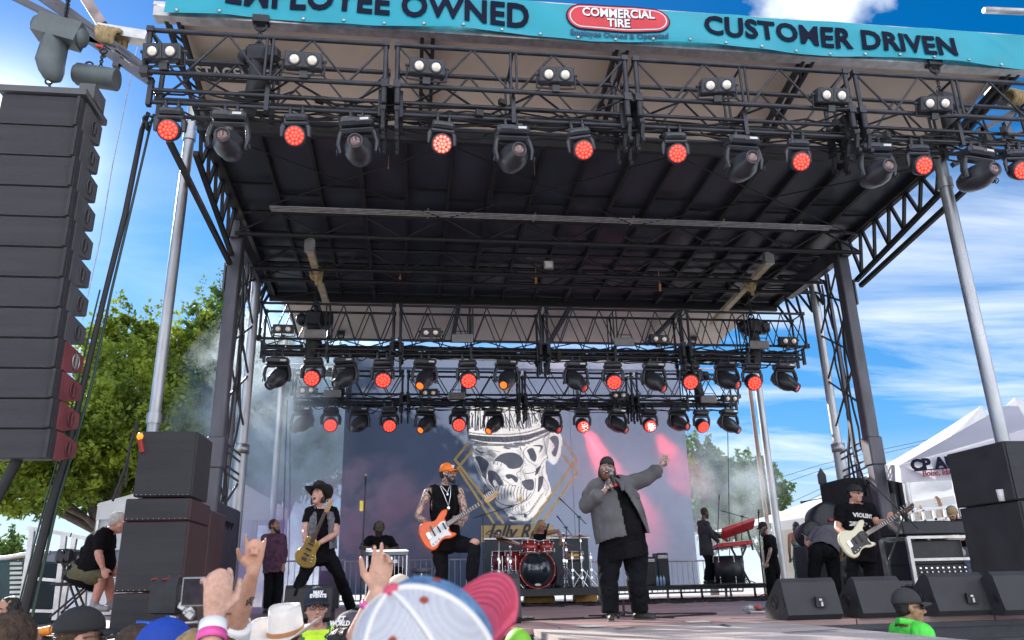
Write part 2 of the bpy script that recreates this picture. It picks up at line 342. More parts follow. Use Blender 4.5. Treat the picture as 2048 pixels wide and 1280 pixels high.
# ================= lighting trusses =================
def web(mb,p0,p1,h,n,r,mir):
    # half section zigzag between post p0 and post p1 (top chord points)
    k=[i/n for i in range(n+1)]
    up=True if not mir else False
    pts=[]
    for i,t in enumerate(k):
        a=V(p0).lerp(V(p1),t); hi=((i%2==0) != mir); pts.append(a if hi else a-V((0,0,h)))
    for a,b in zip(pts,pts[1:]): mb.tube(a,b,r,n=6)
def truss(name,label,Y,zt,zb,bounds,dep,nw=3,pz=.32,r=.03,ext=0,group=None):
    t=empty(name,(2.6,Y,zb),label,'truss',group); h=zt-zb
    for s in range(len(bounds)-1):
        x0,x1=bounds[s]+.07,bounds[s+1]-.07; xm=(x0+x1)/2; b=MB()
        for y in (Y,Y+dep):
            b.tube((x0,y,zt),(x1,y,zt),r); b.tube((x0,y,zb),(x1,y,zb),r)
            for x in (x0,x1): b.tube((x,y,zb),(x,y,zt),r*1.0); b.box((x,y,zb),(.09,.09,.10)); b.box((x,y,zt),(.08,.08,.07))
            for x in (xm-.035,xm+.035): b.tube((x,y,zb),(x,y,zt),r*.6,n=6)
            web(b,(x0,y,zt),(xm-.05,y,zt),h,nw,r*.5,False); web(b,(xm+.05,y,zt),(x1,y,zt),h,nw,r*.5,nw%2==1)
        for x in (x0,xm,x1):
            b.tube((x,Y,zt),(x,Y+dep,zt),r*.6,n=6); b.tube((x,Y,zb),(x,Y+dep,zb),r*.6,n=6); b.tube((x,Y,zb),(x,Y+dep,zt),r*.5,n=6)
        for i in range(5):
            a=x0+(x1-x0)*i/5; c=x0+(x1-x0)*(i+1)/5; b.tube((a,Y if i%2 else Y+dep,zb),(c,Y+dep if i%2 else Y,zb),r*.5,n=6)
        b.build('truss_section',blk2,t)
        b=MB()
        for yy,z,rr in ((Y+.1,zb-.17,.024),(Y+.3,zb-.17,.024),(Y+.12,zb-pz,.026),(Y+dep-.1,zb-pz+.03,.024)):
            b.tube((x0+.04,yy,z),(x1-.04,yy,z),rr)
        for x in (x0+.05,xm,x1-.05):
            for yy in (Y+.11,Y+dep-.1): b.box((x,yy,zb-.2),(.05,.07,.36))
        b.build('hanging_rail',blk2,t)
        if s:
            b=MB()
            for dx in (-.08,.08):
                for dy in (0,.22,dep):
                    b.box((bounds[s]+dx,Y+dy,zb-.12),(.07,.07,.3),bev=.015); b.tube((bounds[s]+dx-.03,Y+dy,zb-.34),(bounds[s]+dx+.03,Y+dy,zb-.34),.055,n=12); b.box((bounds[s]+dx,Y+dy,zb-.48),(.04,.06,.2),rotm('X',20)); b.tube((bounds[s]+dx-.02,Y+dy-.02,zb-.6),(bounds[s]+dx+.02,Y+dy-.02,zb-.6),.04,n=10)
            b.box((bounds[s],Y+dep/2,zb-.02),(.2,dep,.04)); b.build('truss_coupler',blk,t)
    b=MB(); x0,x1=bounds[0],bounds[-1]
    for k in range(11):
        y=Y+.1+rng.random()*(dep-.1); z=zb-.08-rng.random()*.18; x=x0+.1+rng.random()*1; pts=[]
        while x<x1-.1:
            pts.append((x,y+rng.normal()*.03,z+rng.normal()*.025)); x+=.16+rng.random()*.25
            if rng.random()<.12: z=zb-.06-rng.random()*.3
        b.path(pts,.011+.006*rng.random(),n=5)
    for k in range(16):
        x=x0+.3+rng.random()*(x1-x0-.9); l=.3+rng.random()*.7; d=.08+rng.random()*.22; y=Y+.05+rng.random()*dep*.8
        b.path([(x+l*q/8,y,zb-.12-d*4*(q/8)*(1-q/8)) for q in range(9)],.011,n=5)
    for k in range(26):
        x=x0+.2+rng.random()*(x1-x0-.5); b.box((x,Y+rng.random()*dep,zb-.1-rng.random()*.25),(.05+.1*rng.random(),.06,.05+.05*rng.random()),rotm('Z',rng.random()*40))
    b.build('cable_bundle',cable,t)
    return t
FT=dict(Y=8.0,zt=8.02,zb=7.45); 
truss('lighting_truss','front lighting truss of black tube nearest the crowd, under the teal banner',8.0,8.02,7.45,[-3.18,-.33,2.62,5.56,8.5],.55,3)
MY=15.2; mzt=at(1024,616,MY).z; mzb=at(1024,684,MY).z
truss('lighting_truss','middle lighting truss hanging below the rear edge of the black roof',MY,mzt,mzb,[-3.1,-.35,2.66,5.7,8.45],.5,5,pz=.26,r=.026)
TY=19.2; tzt=at(1024,745,TY).z; tzb=at(1024,790,TY).z
truss('lighting_truss','lowest and rearmost lighting truss in front of the skull backdrop',TY,tzt,tzb,[-3.0,-.2,2.75,5.68,8.55],.5,4,pz=.22,r=.028)
# ---------------- fixtures ----------------
headm=mat('fixture_plastic',(.035,.037,.047),.38,0,.2,6,.1,90,coat=.2)
def ledmat(nm,c,e): return mat(nm,c,.3,0,.05,emit=c,es=e)
led_on=ledmat('led_red',(1,.07,.045),.95); led_hot=ledmat('led_red_bright',(1,.12,.09),1.9); ledback=mat('led_face_red',(.5,.02,.015),.4,emit=(1,.02,.015),es=.42)
lensm=mat('glass_lens',(.05,.05,.07),.06,0,.1,coat=1); lens_or=mat('lens_orange_lit',(.6,.06,.01),.2,emit=(1,.12,.012),es=1.1)
lens_dim=mat('lens_red_dim',(.3,.03,.02),.12,emit=(1,.05,.03),es=.22,coat=1)
bulb=mat('blinder_reflector',(.85,.82,.8),.22,.35,.12,9); bulbw=mat('blinder_lamp',(.9,.5,.25),.3,emit=(1,.45,.2),es=.3)
def clampmb(b,z=0):
    for x in (-.07,.07): b.box((x,0,z-.03),(.035,.07,.1),bev=.01); b.torus((x,0,z+.0),.035,.012,rotm('Y',90),12,5)
    b.box((0,0,z-.085),(.24,.07,.025))
def make_wash():
    t=empty('wash_light',(0,0,0),'x','stage light')
    b=MB(); clampmb(b); b.box((0,0,-.135),(.27,.17,.085),bev=.025); b.box((0,-.088,-.135),(.14,.006,.035)); b.build('base',headm,t)
    b=MB(); b.box((0,0,-.2),(.29,.09,.05),bev=.015)
    for s in (-1,1): b.path([(s*.125,0,-.2),(s*.15,0,-.25),(s*.15,0,-.37)],[.035,.04,.03],n=8,flat=.6)
    b.build('yoke',headm,t)
    A=frame((0,-.82,-.45)); c=V((0,0,-.36))  # forward axis = local y
    M=A@rotm('X',-90)
    b=MB(); b.lathe([(.03,-.13),(.085,-.12),(.118,-.05),(.125,.03),(.122,.075),(.108,.08)],c,M,24); h=b.build('head',headm,t)
    b=MB(); b.lathe([(.106,.078),(.106,.083)],c,M,24); b.build('lens_face',ledback,h)
    b=MB(); pts=[(0,0)]+[(.042*math.cos(i*PI/3),.042*math.sin(i*PI/3)) for i in range(6)]+[(.083*math.cos(i*PI/6+.26),.083*math.sin(i*PI/6+.26)) for i in range(12)]
    for x,y in pts: b.ell(c+M@V((x,y,.083)),(.0195,.0195,.007),M,8,4)
    b.build('led_cluster',led_on,h); return t
def make_spot(axis,lm):
    t=empty('moving_head_light',(0,0,0),'x','stage light')
    b=MB(); clampmb(b); b.box((0,0,-.15),(.40,.26,.11),bev=.03); b.box((.1,-.134,-.15),(.1,.006,.03),mi=1); b.box((-.08,-.134,-.145),(.16,.006,.05)); b.build('base',[headm,alu],t)
    b=MB(); b.box((0,0,-.235),(.43,.13,.07),bev=.03)
    for s in (-1,1):
        b.path([(s*.17,0,-.23),(s*.205,0,-.28),(s*.225,0,-.40),(s*.2,0,-.52)],[.05,.055,.055,.04],n=8,flat=.55,side=(0,1,0)); b.torus((s*.245,.0,-.5),.03,.007,rotm('Y',90),12,5)
    b.build('yoke',headm,t)
    A=frame(axis,(0,0,1) if abs(V(axis).normalized().z)<.9 else (0,1,0)); M=A@rotm('X',-90); c=V((0,0,-.47))
    b=MB(); b.lathe([(.03,-.30),(.11,-.285),(.145,-.2),(.165,-.05),(.160,.04),(.13,.12),(.098,.17),(.092,.25),(.088,.26),(.074,.262),(.07,.245)],c,M,24)
    for k in range(6): b.box(c+M@V((0,0,-.24+.028*k)),(.30,.012,.006),M)
    h=b.build('head',headm,t)
    b=MB(); b.ell(c+M@V((0,0,.238)),(.072,.072,.022),M,16,6); b.build('lens',lm,h)
    return t
def make_blinder():
    t=empty('blinder_light',(0,0,0),'x','stage light')
    b=MB(); b.box((0,0,0),(.42,.16,.19),bev=.012)
    for s in (-1,1): b.box((s*.1,-.082,0),(.175,.01,.16)); b.torus((s*.1,-.09,0),.068,.012,rotm('X',90),20,6)
    b.box((0,-.085,.0),(.015,.02,.17)); h=b.build('housing',headm,t)
    for s in (-1,1):
        b=MB(); b.ell((s*.1,-.083,0),(.06,.022,.06),None,16,8); l=b.build('lamp',bulb,h)
        b=MB(); b.ell((s*.1+.008,-.103,-.006),(.02,.006,.02),None,10,6); b.build('filament',bulbw,l)
    b=MB()
    for s in (-1,1): b.path([(s*.235,0,.02),(s*.235,0,-.14),(s*.05,0,-.15)],.014,n=6); b.tube((s*.2,0,.02),(s*.26,0,.02),.022)
    b.box((0,0,-.15),(.09,.06,.08)); b.build('bracket',headm,t); return t
ord_=['leftmost','second','third','fourth','fifth','sixth','seventh','eighth']
rowname={0:'front truss',1:'middle truss',2:'lowest rear truss'}
def place(pro,lst,row,kind,group,Y,z,first,scale=1,lab='',tilt=None):
    n=len(lst)
    for i,(px,py) in enumerate(lst):
        o=copy_tree(pro) if not first else pro; first=False
        x=at(px,py,Y).x; o.location=(x,Y,z); o.scale=(scale,)*3; o.rotation_euler=(R(rng.normal()*4),R(rng.normal()*3),R((tilt[i] if tilt else 0)+rng.normal()*4))
        pos='rightmost' if i==n-1 else (ord_[i] if i==0 else ord_[i]+' from left')
        tag(o,f'{lab}, {pos} on the {rowname[row]}',kind,group)
    return
pw=make_wash()
w0=[(338,262),(590,268),(887,280),(1155,295),(1353,310),(1602,325),(1843,342),(2040,352)]
w1=[(628,718),(764,722),(934,725),(1225,730),(1382,735),(1503,738)]; w2=[(662,822),(777,827),(919,827),(1165,827),(1299,832),(1403,832)]
src=copy_tree(pw)
place(pw,w0,0,'stage light','red wash lights on the front truss',8.1,FT['zb']-.34,True,1.0,'small round wash light glowing red')
place(src,w1,1,'stage light','red wash lights on the middle truss',MY+.12,mzb-.26,True,1.38,'round wash light with glowing red face')
s2=copy_tree(src)
place(s2,w2,2,'stage light','red wash lights on the rear truss',TY+.12,tzb-.22,True,1.42,'round wash light with red lens')
for o in [o for o in COL.objects if o.name.startswith('wash_light') and 'third from left on the front' in o.get('label','')]:
    for h in o.children:
        for c in h.children:
            if c.name.startswith('led_cluster'): c.data=c.data.copy(); c.data.materials[0]=led_hot
ps=make_spot((0,-1,-.12),mat('lens_glass_reddish',(.14,.06,.06),.1,0,.3,coat=1))
s0=[(460,250),(712,255),(1022,270),(1485,300),(1752,318),(1958,332)]
place(ps,s0,0,'stage light','large moving heads on the front truss',8.12,FT['zb']-.34,True,1.0,'big black moving head spotlight, unlit')
q1=make_spot((-.45,-.7,-.62),lens_or); q1b=make_spot((.5,-.62,-.6),lens_dim)
L1=[(557,708),(692,715),(850,720),(1012,722)]; R1=[(1152,728),(1308,733),(1450,735),(1568,738)]
def place2(pl,pr_,A,B,row,grp,Y,z,sc,lab):
    allp=A+B; n=len(allp); made=[]
    for i,(px,py) in enumerate(allp):
        src=pl if i<len(A) else pr_; first=(i==0 or i==len(A)); o=src if first else copy_tree(src)
        o.location=(at(px,py,Y).x,Y,z); o.scale=(sc,)*3; o.rotation_euler=(R(rng.normal()*5),0,R(rng.normal()*9))
        side='lens lit orange' if i<len(A) and i not in (0,) else 'lens dim'
        pos='rightmost' if i==n-1 else (ord_[i] if i==0 else ord_[i]+' from left')
        tag(o,f'{lab}, {pos} under the {rowname[row]}','stage light',grp); made.append(o)
    for o in made[:2]:
        for h_ in o.children:
            for c_ in h_.children:
                if c_.name.startswith('lens'): c_.data=c_.data.copy(); c_.data.materials[0]=lensm
place2(q1,q1b,L1,R1,1,'moving heads on the middle truss',MY+.12,mzb-.26,1.1,'black moving head light tilted down')
q2=make_spot((-.5,-.55,-.55),lens_or); q2b=make_spot((.45,-.6,-.5),lens_dim)
place2(q2,q2b,[(606,822),(719,822),(851,824),(987,825)],[(1103,828),(1234,828),(1354,828),(1458,830)],2,'moving heads on the rear truss',TY+.12,tzb-.22,1.12,'black moving head light in its yoke')
pb=make_blinder(); pb1=copy_tree(pb); pb2=copy_tree(pb)
def placeb(pro,lst,row,Y,grp,sc):
    n=len(lst)
    for i,(px,py) in enumerate(lst):
        o=pro if i==0 else copy_tree(pro); p=at(px,py,Y); o.location=p; o.scale=(sc,)*3; o.rotation_euler=(R(18),0,R(rng.normal()*5))
        pos='rightmost' if i==n-1 else (ord_[i] if i==0 else ord_[i]+' from left')
        tag(o,f'twin lamp blinder, {pos} on the {rowname[row]}','stage light',grp)
placeb(pb,[(328,107),(608,124),(854,137),(1112,153),(1434,174),(1662,194),(1868,210)],0,7.9,'twin blinders on the front truss',1.0)
placeb(pb1,[(567,658),(862,665),(1317,678),(1576,682)],1,MY-.1,'twin blinders on the middle truss',.95)
placeb(pb2,[(615,780),(859,785),(1238,790),(1460,797)],2,TY-.1,'twin blinders on the rear truss',1.0)
# grey strobe panels
strm=mat('strobe_grey',(.32,.30,.30),.4,.5,.15)
def make_strobe():
    t=empty('strobe_panel',(0,0,0),'x','stage light'); b=MB(); b.box((0,0,0),(.42,.1,.17),bev=.01); b.build('housing',strm,t)
    b=MB(); [b.box((0,-.053,-.06+.024*k),(.39,.008,.008)) for k in range(6)]; b.build('louvre',blk,t)
    b=MB(); b.path([(-.16,0,.08),(-.16,0,.15),(.16,0,.15),(.16,0,.08)],.01,n=6); b.build('handle',blk,t); return t
p0=make_strobe(); k=0
for (px,py),Y,rn in [((630,668),MY-.08,'middle truss'),((925,677),MY-.08,'middle truss'),((1248,684),MY-.08,'middle truss'),((1518,690),MY-.08,'middle truss'),((665,787),TY-.08,'rear truss'),((913,792),TY-.08,'rear truss'),((1417,799),TY-.08,'rear truss')]:
    o=p0 if k==0 else copy_tree(p0); o.location=at(px,py,Y); o.rotation_euler=(R(8),0,0)
    i=k if k<4 else k-4; n=4 if k<4 else 3; tag(o,f'flat grey ribbed strobe panel, {"rightmost" if i==n-1 else ord_[i]+("" if i==0 else " from left")} on the {rn}','stage light','grey strobe panels on the '+rn); k+=1
# chain hoists
def hoist(px,py,Y,ztop,label,sc=1,rx=0,rz_=0):
    p=at(px,py,Y); t=empty('chain_hoist',p,label,'hoist','chain hoists carrying the trusses'); M=rotm('Z',rz_)@rotm('X',rx)
    b=MB(); b.box(p,(.30*sc,.26*sc,.30*sc),M,bev=.05*sc); b.box(p+M@V((.22*sc,0,0)),(.2*sc,.22*sc,.22*sc),M,bev=.05*sc); b.ell(p+M@V((-.2*sc,0,0)),(.1*sc,.11*sc,.11*sc),M); b.build('motor_body',blk,t)
    b=MB(); b.path([p+V((0,0,-.1)),p+V((.03,0,-.45*sc)),p+V((-.04,0,-.75*sc))],[.12*sc,.16*sc,.1*sc],n=8,flat=.7); b.build('chain_bag',cable,t)
    b=MB(); z=p.z+.15*sc; i=0
    while z<ztop: b.torus((p.x,p.y,z),.02,.007,(rotm('X',90) if i%2 else rotm('Y',90))@Matrix.Diagonal((1.4,1,1)),10,5); z+=.04; i+=1
    b.build('lifting_chain',blk,t)
    b=MB(); b.torus((p.x,p.y,p.z+.2*sc),.05*sc,.016*sc,rotm('X',90),14,6); b.build('hook',blk,t); b=MB(); b.torus((p.x,p.y,ztop),.07,.02,rotm('X',90),14,6); b.box((p.x,p.y,ztop+.08),(.2,.12,.1)); b.build('beam_clamp',blk,t)
hoist(516,112,8.35,8.45,'black chain hoist on the front truss beside the nameplate',.85,10,-15)
hoist(1885,205,8.35,8.45,'black chain hoist on the front truss near its right end',.85,5,10)
hoist(628,640,MY+.2,8.0,'black chain hoist on the left part of the middle truss',1.2,0,5)
hoist(1505,655,MY+.2,8.0,'black chain hoist on the right part of the middle truss',1.2,0,5)
hoist(678,745,TY+.2,7.9,'black chain hoist on the left part of the rear truss',1.1,0,5)
hoist(1393,752,TY+.2,7.9,'black chain hoist on the right part of the rear truss',1.1,0,5)
# steel lifting beams with webbing slings
for (a,ya),(c,yc),lb in ((((618,520),13.4),((660,640),17.0),'yellowed steel lifting beam with a sling, left, under the roof'),(((1540,545),13.4),((1425,655),17.0),'yellowed steel lifting beam with a sling, right, under the roof')):
    A=at(*a,ya); A.z=7.66; C_=at(*c,yc); C_.z=7.62; A.x=at(*a,ya).x; t=empty('lifting_beam',A,lb,'beam','steel lifting beams under the roof')
    bm_=MB(); bar(bm_,A,C_,.12,.1); bm_.build('beam_body',mat('beam_cream',(.6,.5,.33),.5,.1,.3,5),t)
    q=A.lerp(C_,.28); b=MB(); b.torus(q,.11,.03,frame(C_-A)@rotm('X',90),14,6); b.torus(q+V((0,.04,-.08)),.1,.03,frame(C_-A)@rotm('X',80),14,6); b.path([q,q+V((.02,0,-.3))],[.06,.03]); b.build('webbing_sling',tan,t)
    b=MB(); b.box(A+V((0,0,.06)),(.18,.14,.2)); b.torus(A+V((0,0,.14)),.08,.015,rotm('X',90)); b.tube(A,(A.x,A.y,7.98),.02); b.build('shackle',alu,t)
# small white floodlight and hanging orange handles under the roof
t=empty('floodlight',at(1097,528,14.2),'small square white floodlight hanging under the middle of the roof','lamp'); p=at(1097,530,14.2)
b=MB(); b.box(p,(.2,.06,.18),bev=.015); b.build('housing',alu,t); b=MB(); b.box(p-V((0,.034,0)),(.15,.008,.13)); b.build('glass',mat('flood_glass',(.8,.8,.75),.15),t)
b=MB(); b.tube(p+V((0,0,.09)),p+V((0,0,.5)),.012); b.build('hanger',blk,t)
k=0
for px,py,y in ((1068,312,11),(778,300,11),(1072,560,14.6),(1320,575,14.8),(800,560,14.9)):
    p=at(px,py,y); b=MB(); b.box(p,(.04,.03,.16)); b.tube(p+V((0,0,.08)),(p.x,p.y,8.02),.006,n=5)
    o=b.build('roof_latch_handle',mat('orange_handle',(.6,.3,.1),.6)); tag(o,['small orange pull handle hanging from the roof, right of the front wash light','small orange pull handle below the front truss coupler, left of centre','small orange pull handle above the middle truss, near its centre','small orange pull handle under the roof, right of the floodlight','small orange pull handle under the roof, far left of the five'][k],'handle','pull handles under the roof'); k+=1
# ================= banner =================
tealm=mat('teal_vinyl',(.003,.33,.44),.42,0,.08,2.5,.12,4)
inkm=mat('banner_ink',(.008,.010,.03),.8,0,.1,spec=.15)
def bwave(x,z):
    f=min(1,max(0,(9.1-z)/.5)); return .030*math.sin(x*1.7+z*2)*f+.014*math.sin(x*4.3-z*4)*f+.004*math.sin(x*9+z*6)+.009*math.sin((x+z*2.2)*4.1)
BY=8.28; BZ1,BZ0=9.06,8.53; bx0,bx1=-3.1,8.62
def bz(x,t): return BZ0+(BZ1-BZ0)*t+(.02*math.sin(x*2.1)-.05*max(0,(x-6)/2.6)**2-.03*max(0,(-2-x)))*(1-t)
bn=empty('sponsor_banner',(2.7,BY,8.5),'long teal vinyl banner with dark lettering along the roof edge','banner')
b=MB(); nx,nz=420,22; vs=[]
for i in range(nx+1):
    x=bx0+(bx1-bx0)*i/nx
    for j in range(nz+1): z=bz(x,j/nz); vs.append((x+(.12*(1-j/nz) if i==nx else 0),BY+bwave(x,z),z))
b.add(vs,[(i*(nz+1)+j,(i+1)*(nz+1)+j,(i+1)*(nz+1)+j+1,i*(nz+1)+j+1) for i in range(nx) for j in range(nz)],0,True)
b.build('banner_cloth',tealm,bn)
def onbanner(mb,name,m,off=.006,parent=bn,step=.09):
    me=mb.mesh(name,m); bm=bmesh.new(); bm.from_mesh(me)
    xs=[v.co.x for v in bm.verts]; x=min(xs)
    while x<max(xs):
        bmesh.ops.bisect_plane(bm,geom=bm.verts[:]+bm.edges[:]+bm.faces[:],plane_co=(x,0,0),plane_no=(1,0,0)); x+=step
    zz0=min(v.co.z for v in bm.verts); zz1=max(v.co.z for v in bm.verts)
    while zz0<zz1:
        zz0+=.05; bmesh.ops.bisect_plane(bm,geom=bm.verts[:]+bm.edges[:]+bm.faces[:],plane_co=(0,0,zz0),plane_no=(0,0,1))
    for v in bm.verts: v.co.y+=bwave(v.co.x,v.co.z)-off-.009
    bm.to_mesh(me); bm.free(); o=bpy.data.objects.new(name,me); COL.objects.link(o); o.parent=parent; o.matrix_parent_inverse=parent.matrix_basis.inverted(); return o
onbanner(text_mb('EMPLOYEE OWNED',.48,m4(XF@rotm('Z',-1.0),(-.50,BY,8.83)),.004,.016,sx_=.86,space=1.06),'lettering',inkm)
onbanner(text_mb('CUSTOMER DRIVEN',.41,m4(XF@rotm('Z',-1.7),(5.60,BY,8.79)),.004,.014,sx_=.95,space=1.06),'lettering',inkm)
def pill(cx,cz,w_,h_,n=14):
    r=h_/2; p=[]
    for i in range(n+1): a=-PI/2+PI*i/n; p.append((cx+w_/2-r+r*math.cos(a),cz+r*math.sin(a)))
    for i in range(n+1): a=PI/2+PI*i/n; p.append((cx-w_/2+r+r*math.cos(a),cz+r*math.sin(a)))
    return p
bw=mat('print_white',(.85,.85,.85),.5,0,.05); bred=mat('print_red',(.62,.03,.05),.45,0,.1)
lx=2.60; lz=8.86
for k,(w_,h_,m,o_) in enumerate(((1.40,.40,inkm,.004),(1.365,.365,bred,.008),(1.31,.325,bw,.012),(1.28,.295,bred,.016))):
    b=MB(); b.prism(pill(lx,lz,w_,h_),m4(XF,(0,BY,0)),.001); onbanner(b,'logo_badge',m,o_)
for dx,dz,m,o_ in ((.012,-.012,inkm,.019),(0,0,bw,.023)):
    onbanner(text_mb('COMMERCIAL',.175,m4(XF,(lx+dx,BY,lz+.062+dz)),.002,.005,sx_=.88),'logo_lettering',m,o_)
    onbanner(text_mb('TIRE',.165,m4(XF,(lx+dx,BY,lz-.077+dz)),.002,.005,sx_=.95),'logo_lettering',m,o_)
onbanner(text_mb('Employee Owned & Operated',.115,m4(XF,(lx,BY,lz-.255)),.002,.003,sx_=.92),'lettering',mat('ink_navy',(.01,.05,.15),.5),.006)
for i in range(24):
    b=MB(); x=bx0+.15+i*.5; b.lathe([(.012,0),(.022,.004),(.012,.008)],(x,BY+bwave(x,bz(x,0)+.03)-.01,bz(x,0)+.035),XF,10); b.build('eyelet',alu,bn)
b=MB(); b.tube((bx0-.1,BY+.05,BZ1+.02),(bx1+.1,BY+.05,BZ1+.02),.022)
b.build('top_pole',alu,bn)
# ================= towers and poles =================
legm=mat('tower_leg_grey',(.10,.10,.12),.45,.5,.35,4,.15,30,stretch=(1,1,.3))
def tower(X,s,label):
    t=empty('roof_tower',(X,13,STZ),label,'tower','hydraulic towers holding up the roof')
    b=MB(); b.box((X,13,4.6),(.22,.22,6.6),bev=.02); b.box((X,13,3.9),(.27,.27,.5),bev=.02); b.box((X+s*.14,13,6.9),(.03,.2,.5)); b.build('front_leg',legm,t)
    xr=-3.13 if s<0 else 8.62
    b=MB(); b.tube((xr,15,STZ),(xr,15,4.2),.115,n=16); b.tube((xr,15,4.2),(xr,15,7.85),.09,n=16); b.lathe([(.09,0),(.135,.01),(.135,.18),(.09,.19)],(xr,15,4.2),n=16); b.build('hydraulic_leg',steel,t)
    b=MB()
    x2=X; 
    for k in range(6):
        z0=1.7+k*1.0; 
        if k in (2,): 
            for dz in (0,.12,.35,.47): b.tube((X,13,z0+dz),(xr,15,z0+.0+dz),.022,n=6)
            continue
        b.tube((X,13,z0),(xr,15,z0+1),.022,n=6); b.tube((xr,15,z0),(X,13,z0+1),.022,n=6)
    b.box(((X+xr)/2,14.0,4.6),(.05,.07,6.4)); b.build('cross_brace',legm,t)
    b=MB()
    b.box((X,13,STZ+.04),(.5,.5,.07)); b.build('base_plate',legm,t); b=MB(); b.box((xr,15,STZ+.04),(.5,.5,.07)); b.build('base_plate',legm,t); b=MB(); b.box((X+s*.02,14,7.75),(.16,2.4,.3)); b.build('top_beam',legm,t)
    b=MB(); rr=random.Random(4)
    for k in range(5):
        y=13.3+k*.25; z=7.6; pts=[]; x=X+(xr-X)*(y-13)/2
        while z>2.6: pts.append((x+rr.uniform(-.04,.04)+.05*math.sin(z*2+k),y+.06*math.sin(z*1.3+k),z)); z-=.35
        pts+= [(x-s*.1,y,2.9),(x+s*.1,y-.1,2.3)]
        b.path(pts,.02,n=6)
    b.build('power_cable',cable,t)
    # lower black housing of the tower
    b=MB(); b.box((X+s*.1,14.0,2.3),(.32,2.1,1.75),bev=.03); b.build('tower_housing',blk,t)
    return t
tower(-3.1,-1,'left black roof tower with bracing, behind the stacked subwoofers')
tower(8.12,1,'right black roof tower with bracing and cables, behind the bass player')
def pole(name,p0,p1,r,label,m=steel,group=None,coll=()):
    b=MB(); p0=V(p0); p1=V(p1); b.tube(p0,p1,r,n=18)
    for f_ in coll: q=p0.lerp(p1,f_); d=(p1-p0).normalized()*.07; b.tube(q-d,q+d,r*1.25,n=18)
    return tag(b.build(name,m),label,'pole',group)
pole('support_pole',(-3.45,10.9,STZ),(-3.45,10.9,8.9),.075,'tall worn grey steel pole left of the stage, passing behind the speaker stack',group='tall steel support poles',coll=(.35,.93))
pole('support_pole',(7.06,8.6,0),(7.06,8.6,7.3),.08,'tall worn grey steel pole rising at the right of the stage',group='tall steel support poles',coll=(.93,))
a=at(548,985,19.5); c=at(556,690,19.5); pole('support_pole',(a.x,a.y,STZ),(a.x,a.y,7.8),.085,'pale steel pole left of the backdrop, seen through the smoke',group='tall steel support poles')
a=at(1556,1060,20.5); pole('support_pole',(a.x,a.y,0),(a.x-.05,a.y,7.6),.10,'thick steel pole right of the backdrop',group='tall steel support poles')
a=at(1530,1000,21.5); c=at(1498,765,21.5); pole('support_pole',(a.x,21.5,0),(c.x,21.5,7.4),.06,'thin brown leaning pole right of the backdrop',mat('brown_pole',(.28,.2,.17),.6),group='tall steel support poles')
# guy straps
def strap(pts,r,label,m=cable,name='guy_strap',flat=.35):
    b=MB(); b.path(pts,r,n=8,flat=flat); 
    return tag(b.build(name,m),label,'strap')
P=[at(297,225,8.3),at(284,260,8.3),at(250,430,8.25),at(212,580,8.25),at(170,755,8.2),at(135,900,8.2),at(105,1000,8.2),at(45,1235,8.2)]
t=empty('guy_strap',P[-1],'black webbing guy strap running down from the front truss past the line array','strap')
b=MB(); b.path(P,[.025,.03,.034,.03,.032,.036,.045,.05],n=8,flat=.4); b.build('webbing',cable,t)
b=MB(); b.path([p+V((.05+.02*math.sin(i*2),.03,0)) for i,p in enumerate(P)],.014,n=6); b.path([p+V((-.06,.0,0)) for p in P[3:]],.009,n=5); b.build('cable',mat('green_black_cable',(.02,.05,.035),.5),t)
b=MB(); q=P[0]+V((.02,-.05,-.12)); b.torus(q,.05,.015,rotm('X',90),14,6); b.torus(q+V((.01,0,-.1)),.04,.013,rotm('Y',90),14,6); b.build('shackle',blk,t)
strap([at(37,915,7.6),at(0,985,7.6),at(-40,1060,7.6)],.05,'short thick black strap below the line array at the left edge')
strap([at(280,70,9),at(262,150,9),at(225,330,9),at(200,480,9),at(165,640,9)],.006,'thin grey rope between the line array and the guy strap',alu,'thin_rope',1)
strap([at(575,800,19.3),at(571,900,19.3),at(567,1050,19.3),at(566,1180,19.3)],.018,'black cable drop hanging from the left end of the rear truss',cable,'cable_drop',1)
strap([at(580,840,19.6),at(580,1000,19.6),at(577,1150,19.6)],.01,'thin dark line hanging beside the black cable drop',cable,'cable_drop',1)
strap([at(1455,830,19.3),at(1457,960,19.3),at(1460,1150,19.3)],.010,'thin cable hanging from the right end of the rear truss',cable,'cable_drop',1)
# ---------------- PA wing and line array ----------------
wg=empty('pa_wing',at(200,80,8.3),'grey steel outrigger wing holding the line array, above the left sky','truss')
b=MB(); Yw=8.35
for a,c in (((60,-20),(300,150)),((20,-10),(120,40)),((120,40),(300,165)),((75,-25),(290,135)),((165,78),(235,95)),((235,95),(300,160)),((240,98),(232,135))): bar(b,at(*a,Yw),at(*c,Yw),.07,.07)
b.build('wing_truss',legm,wg)
b=MB(); bar(b,at(160,-20,8.5),at(206,52,8.5),.12,.12); b.build('wing_strut',mat('rusty_steel',(.30,.24,.24),.5,.6,.4,6),wg)
b=MB(); bar(b,at(196,62,8.45),at(296,78,8.45),.16,.13); bar(b,at(196,54,8.4),at(296,66,8.4),.03,.02); b.build('wing_beam',alu,wg)
b=MB(); q=at(213,75,8.4)
for k in range(5): b.torus(q+V((-.06+.05*k,0,-.01*k)),.12,.035,rotm('Y',80+6*k)@rotm('X',4*k),14,6)
b.path([q+V((0,0,-.1)),q+V((.0,0,-.28))],[.07,.03],flat=.5); b.build('webbing_sling',tan,wg)
b=MB(); bar(b,at(193,90,8.3),at(207,95,8.3),.03,.03); b.build('red_clip',mat('red_paint',(.6,.03,.02),.5),wg)
hm=mat('hoist_grey_green',(.11,.13,.135),.5,.2,.2)
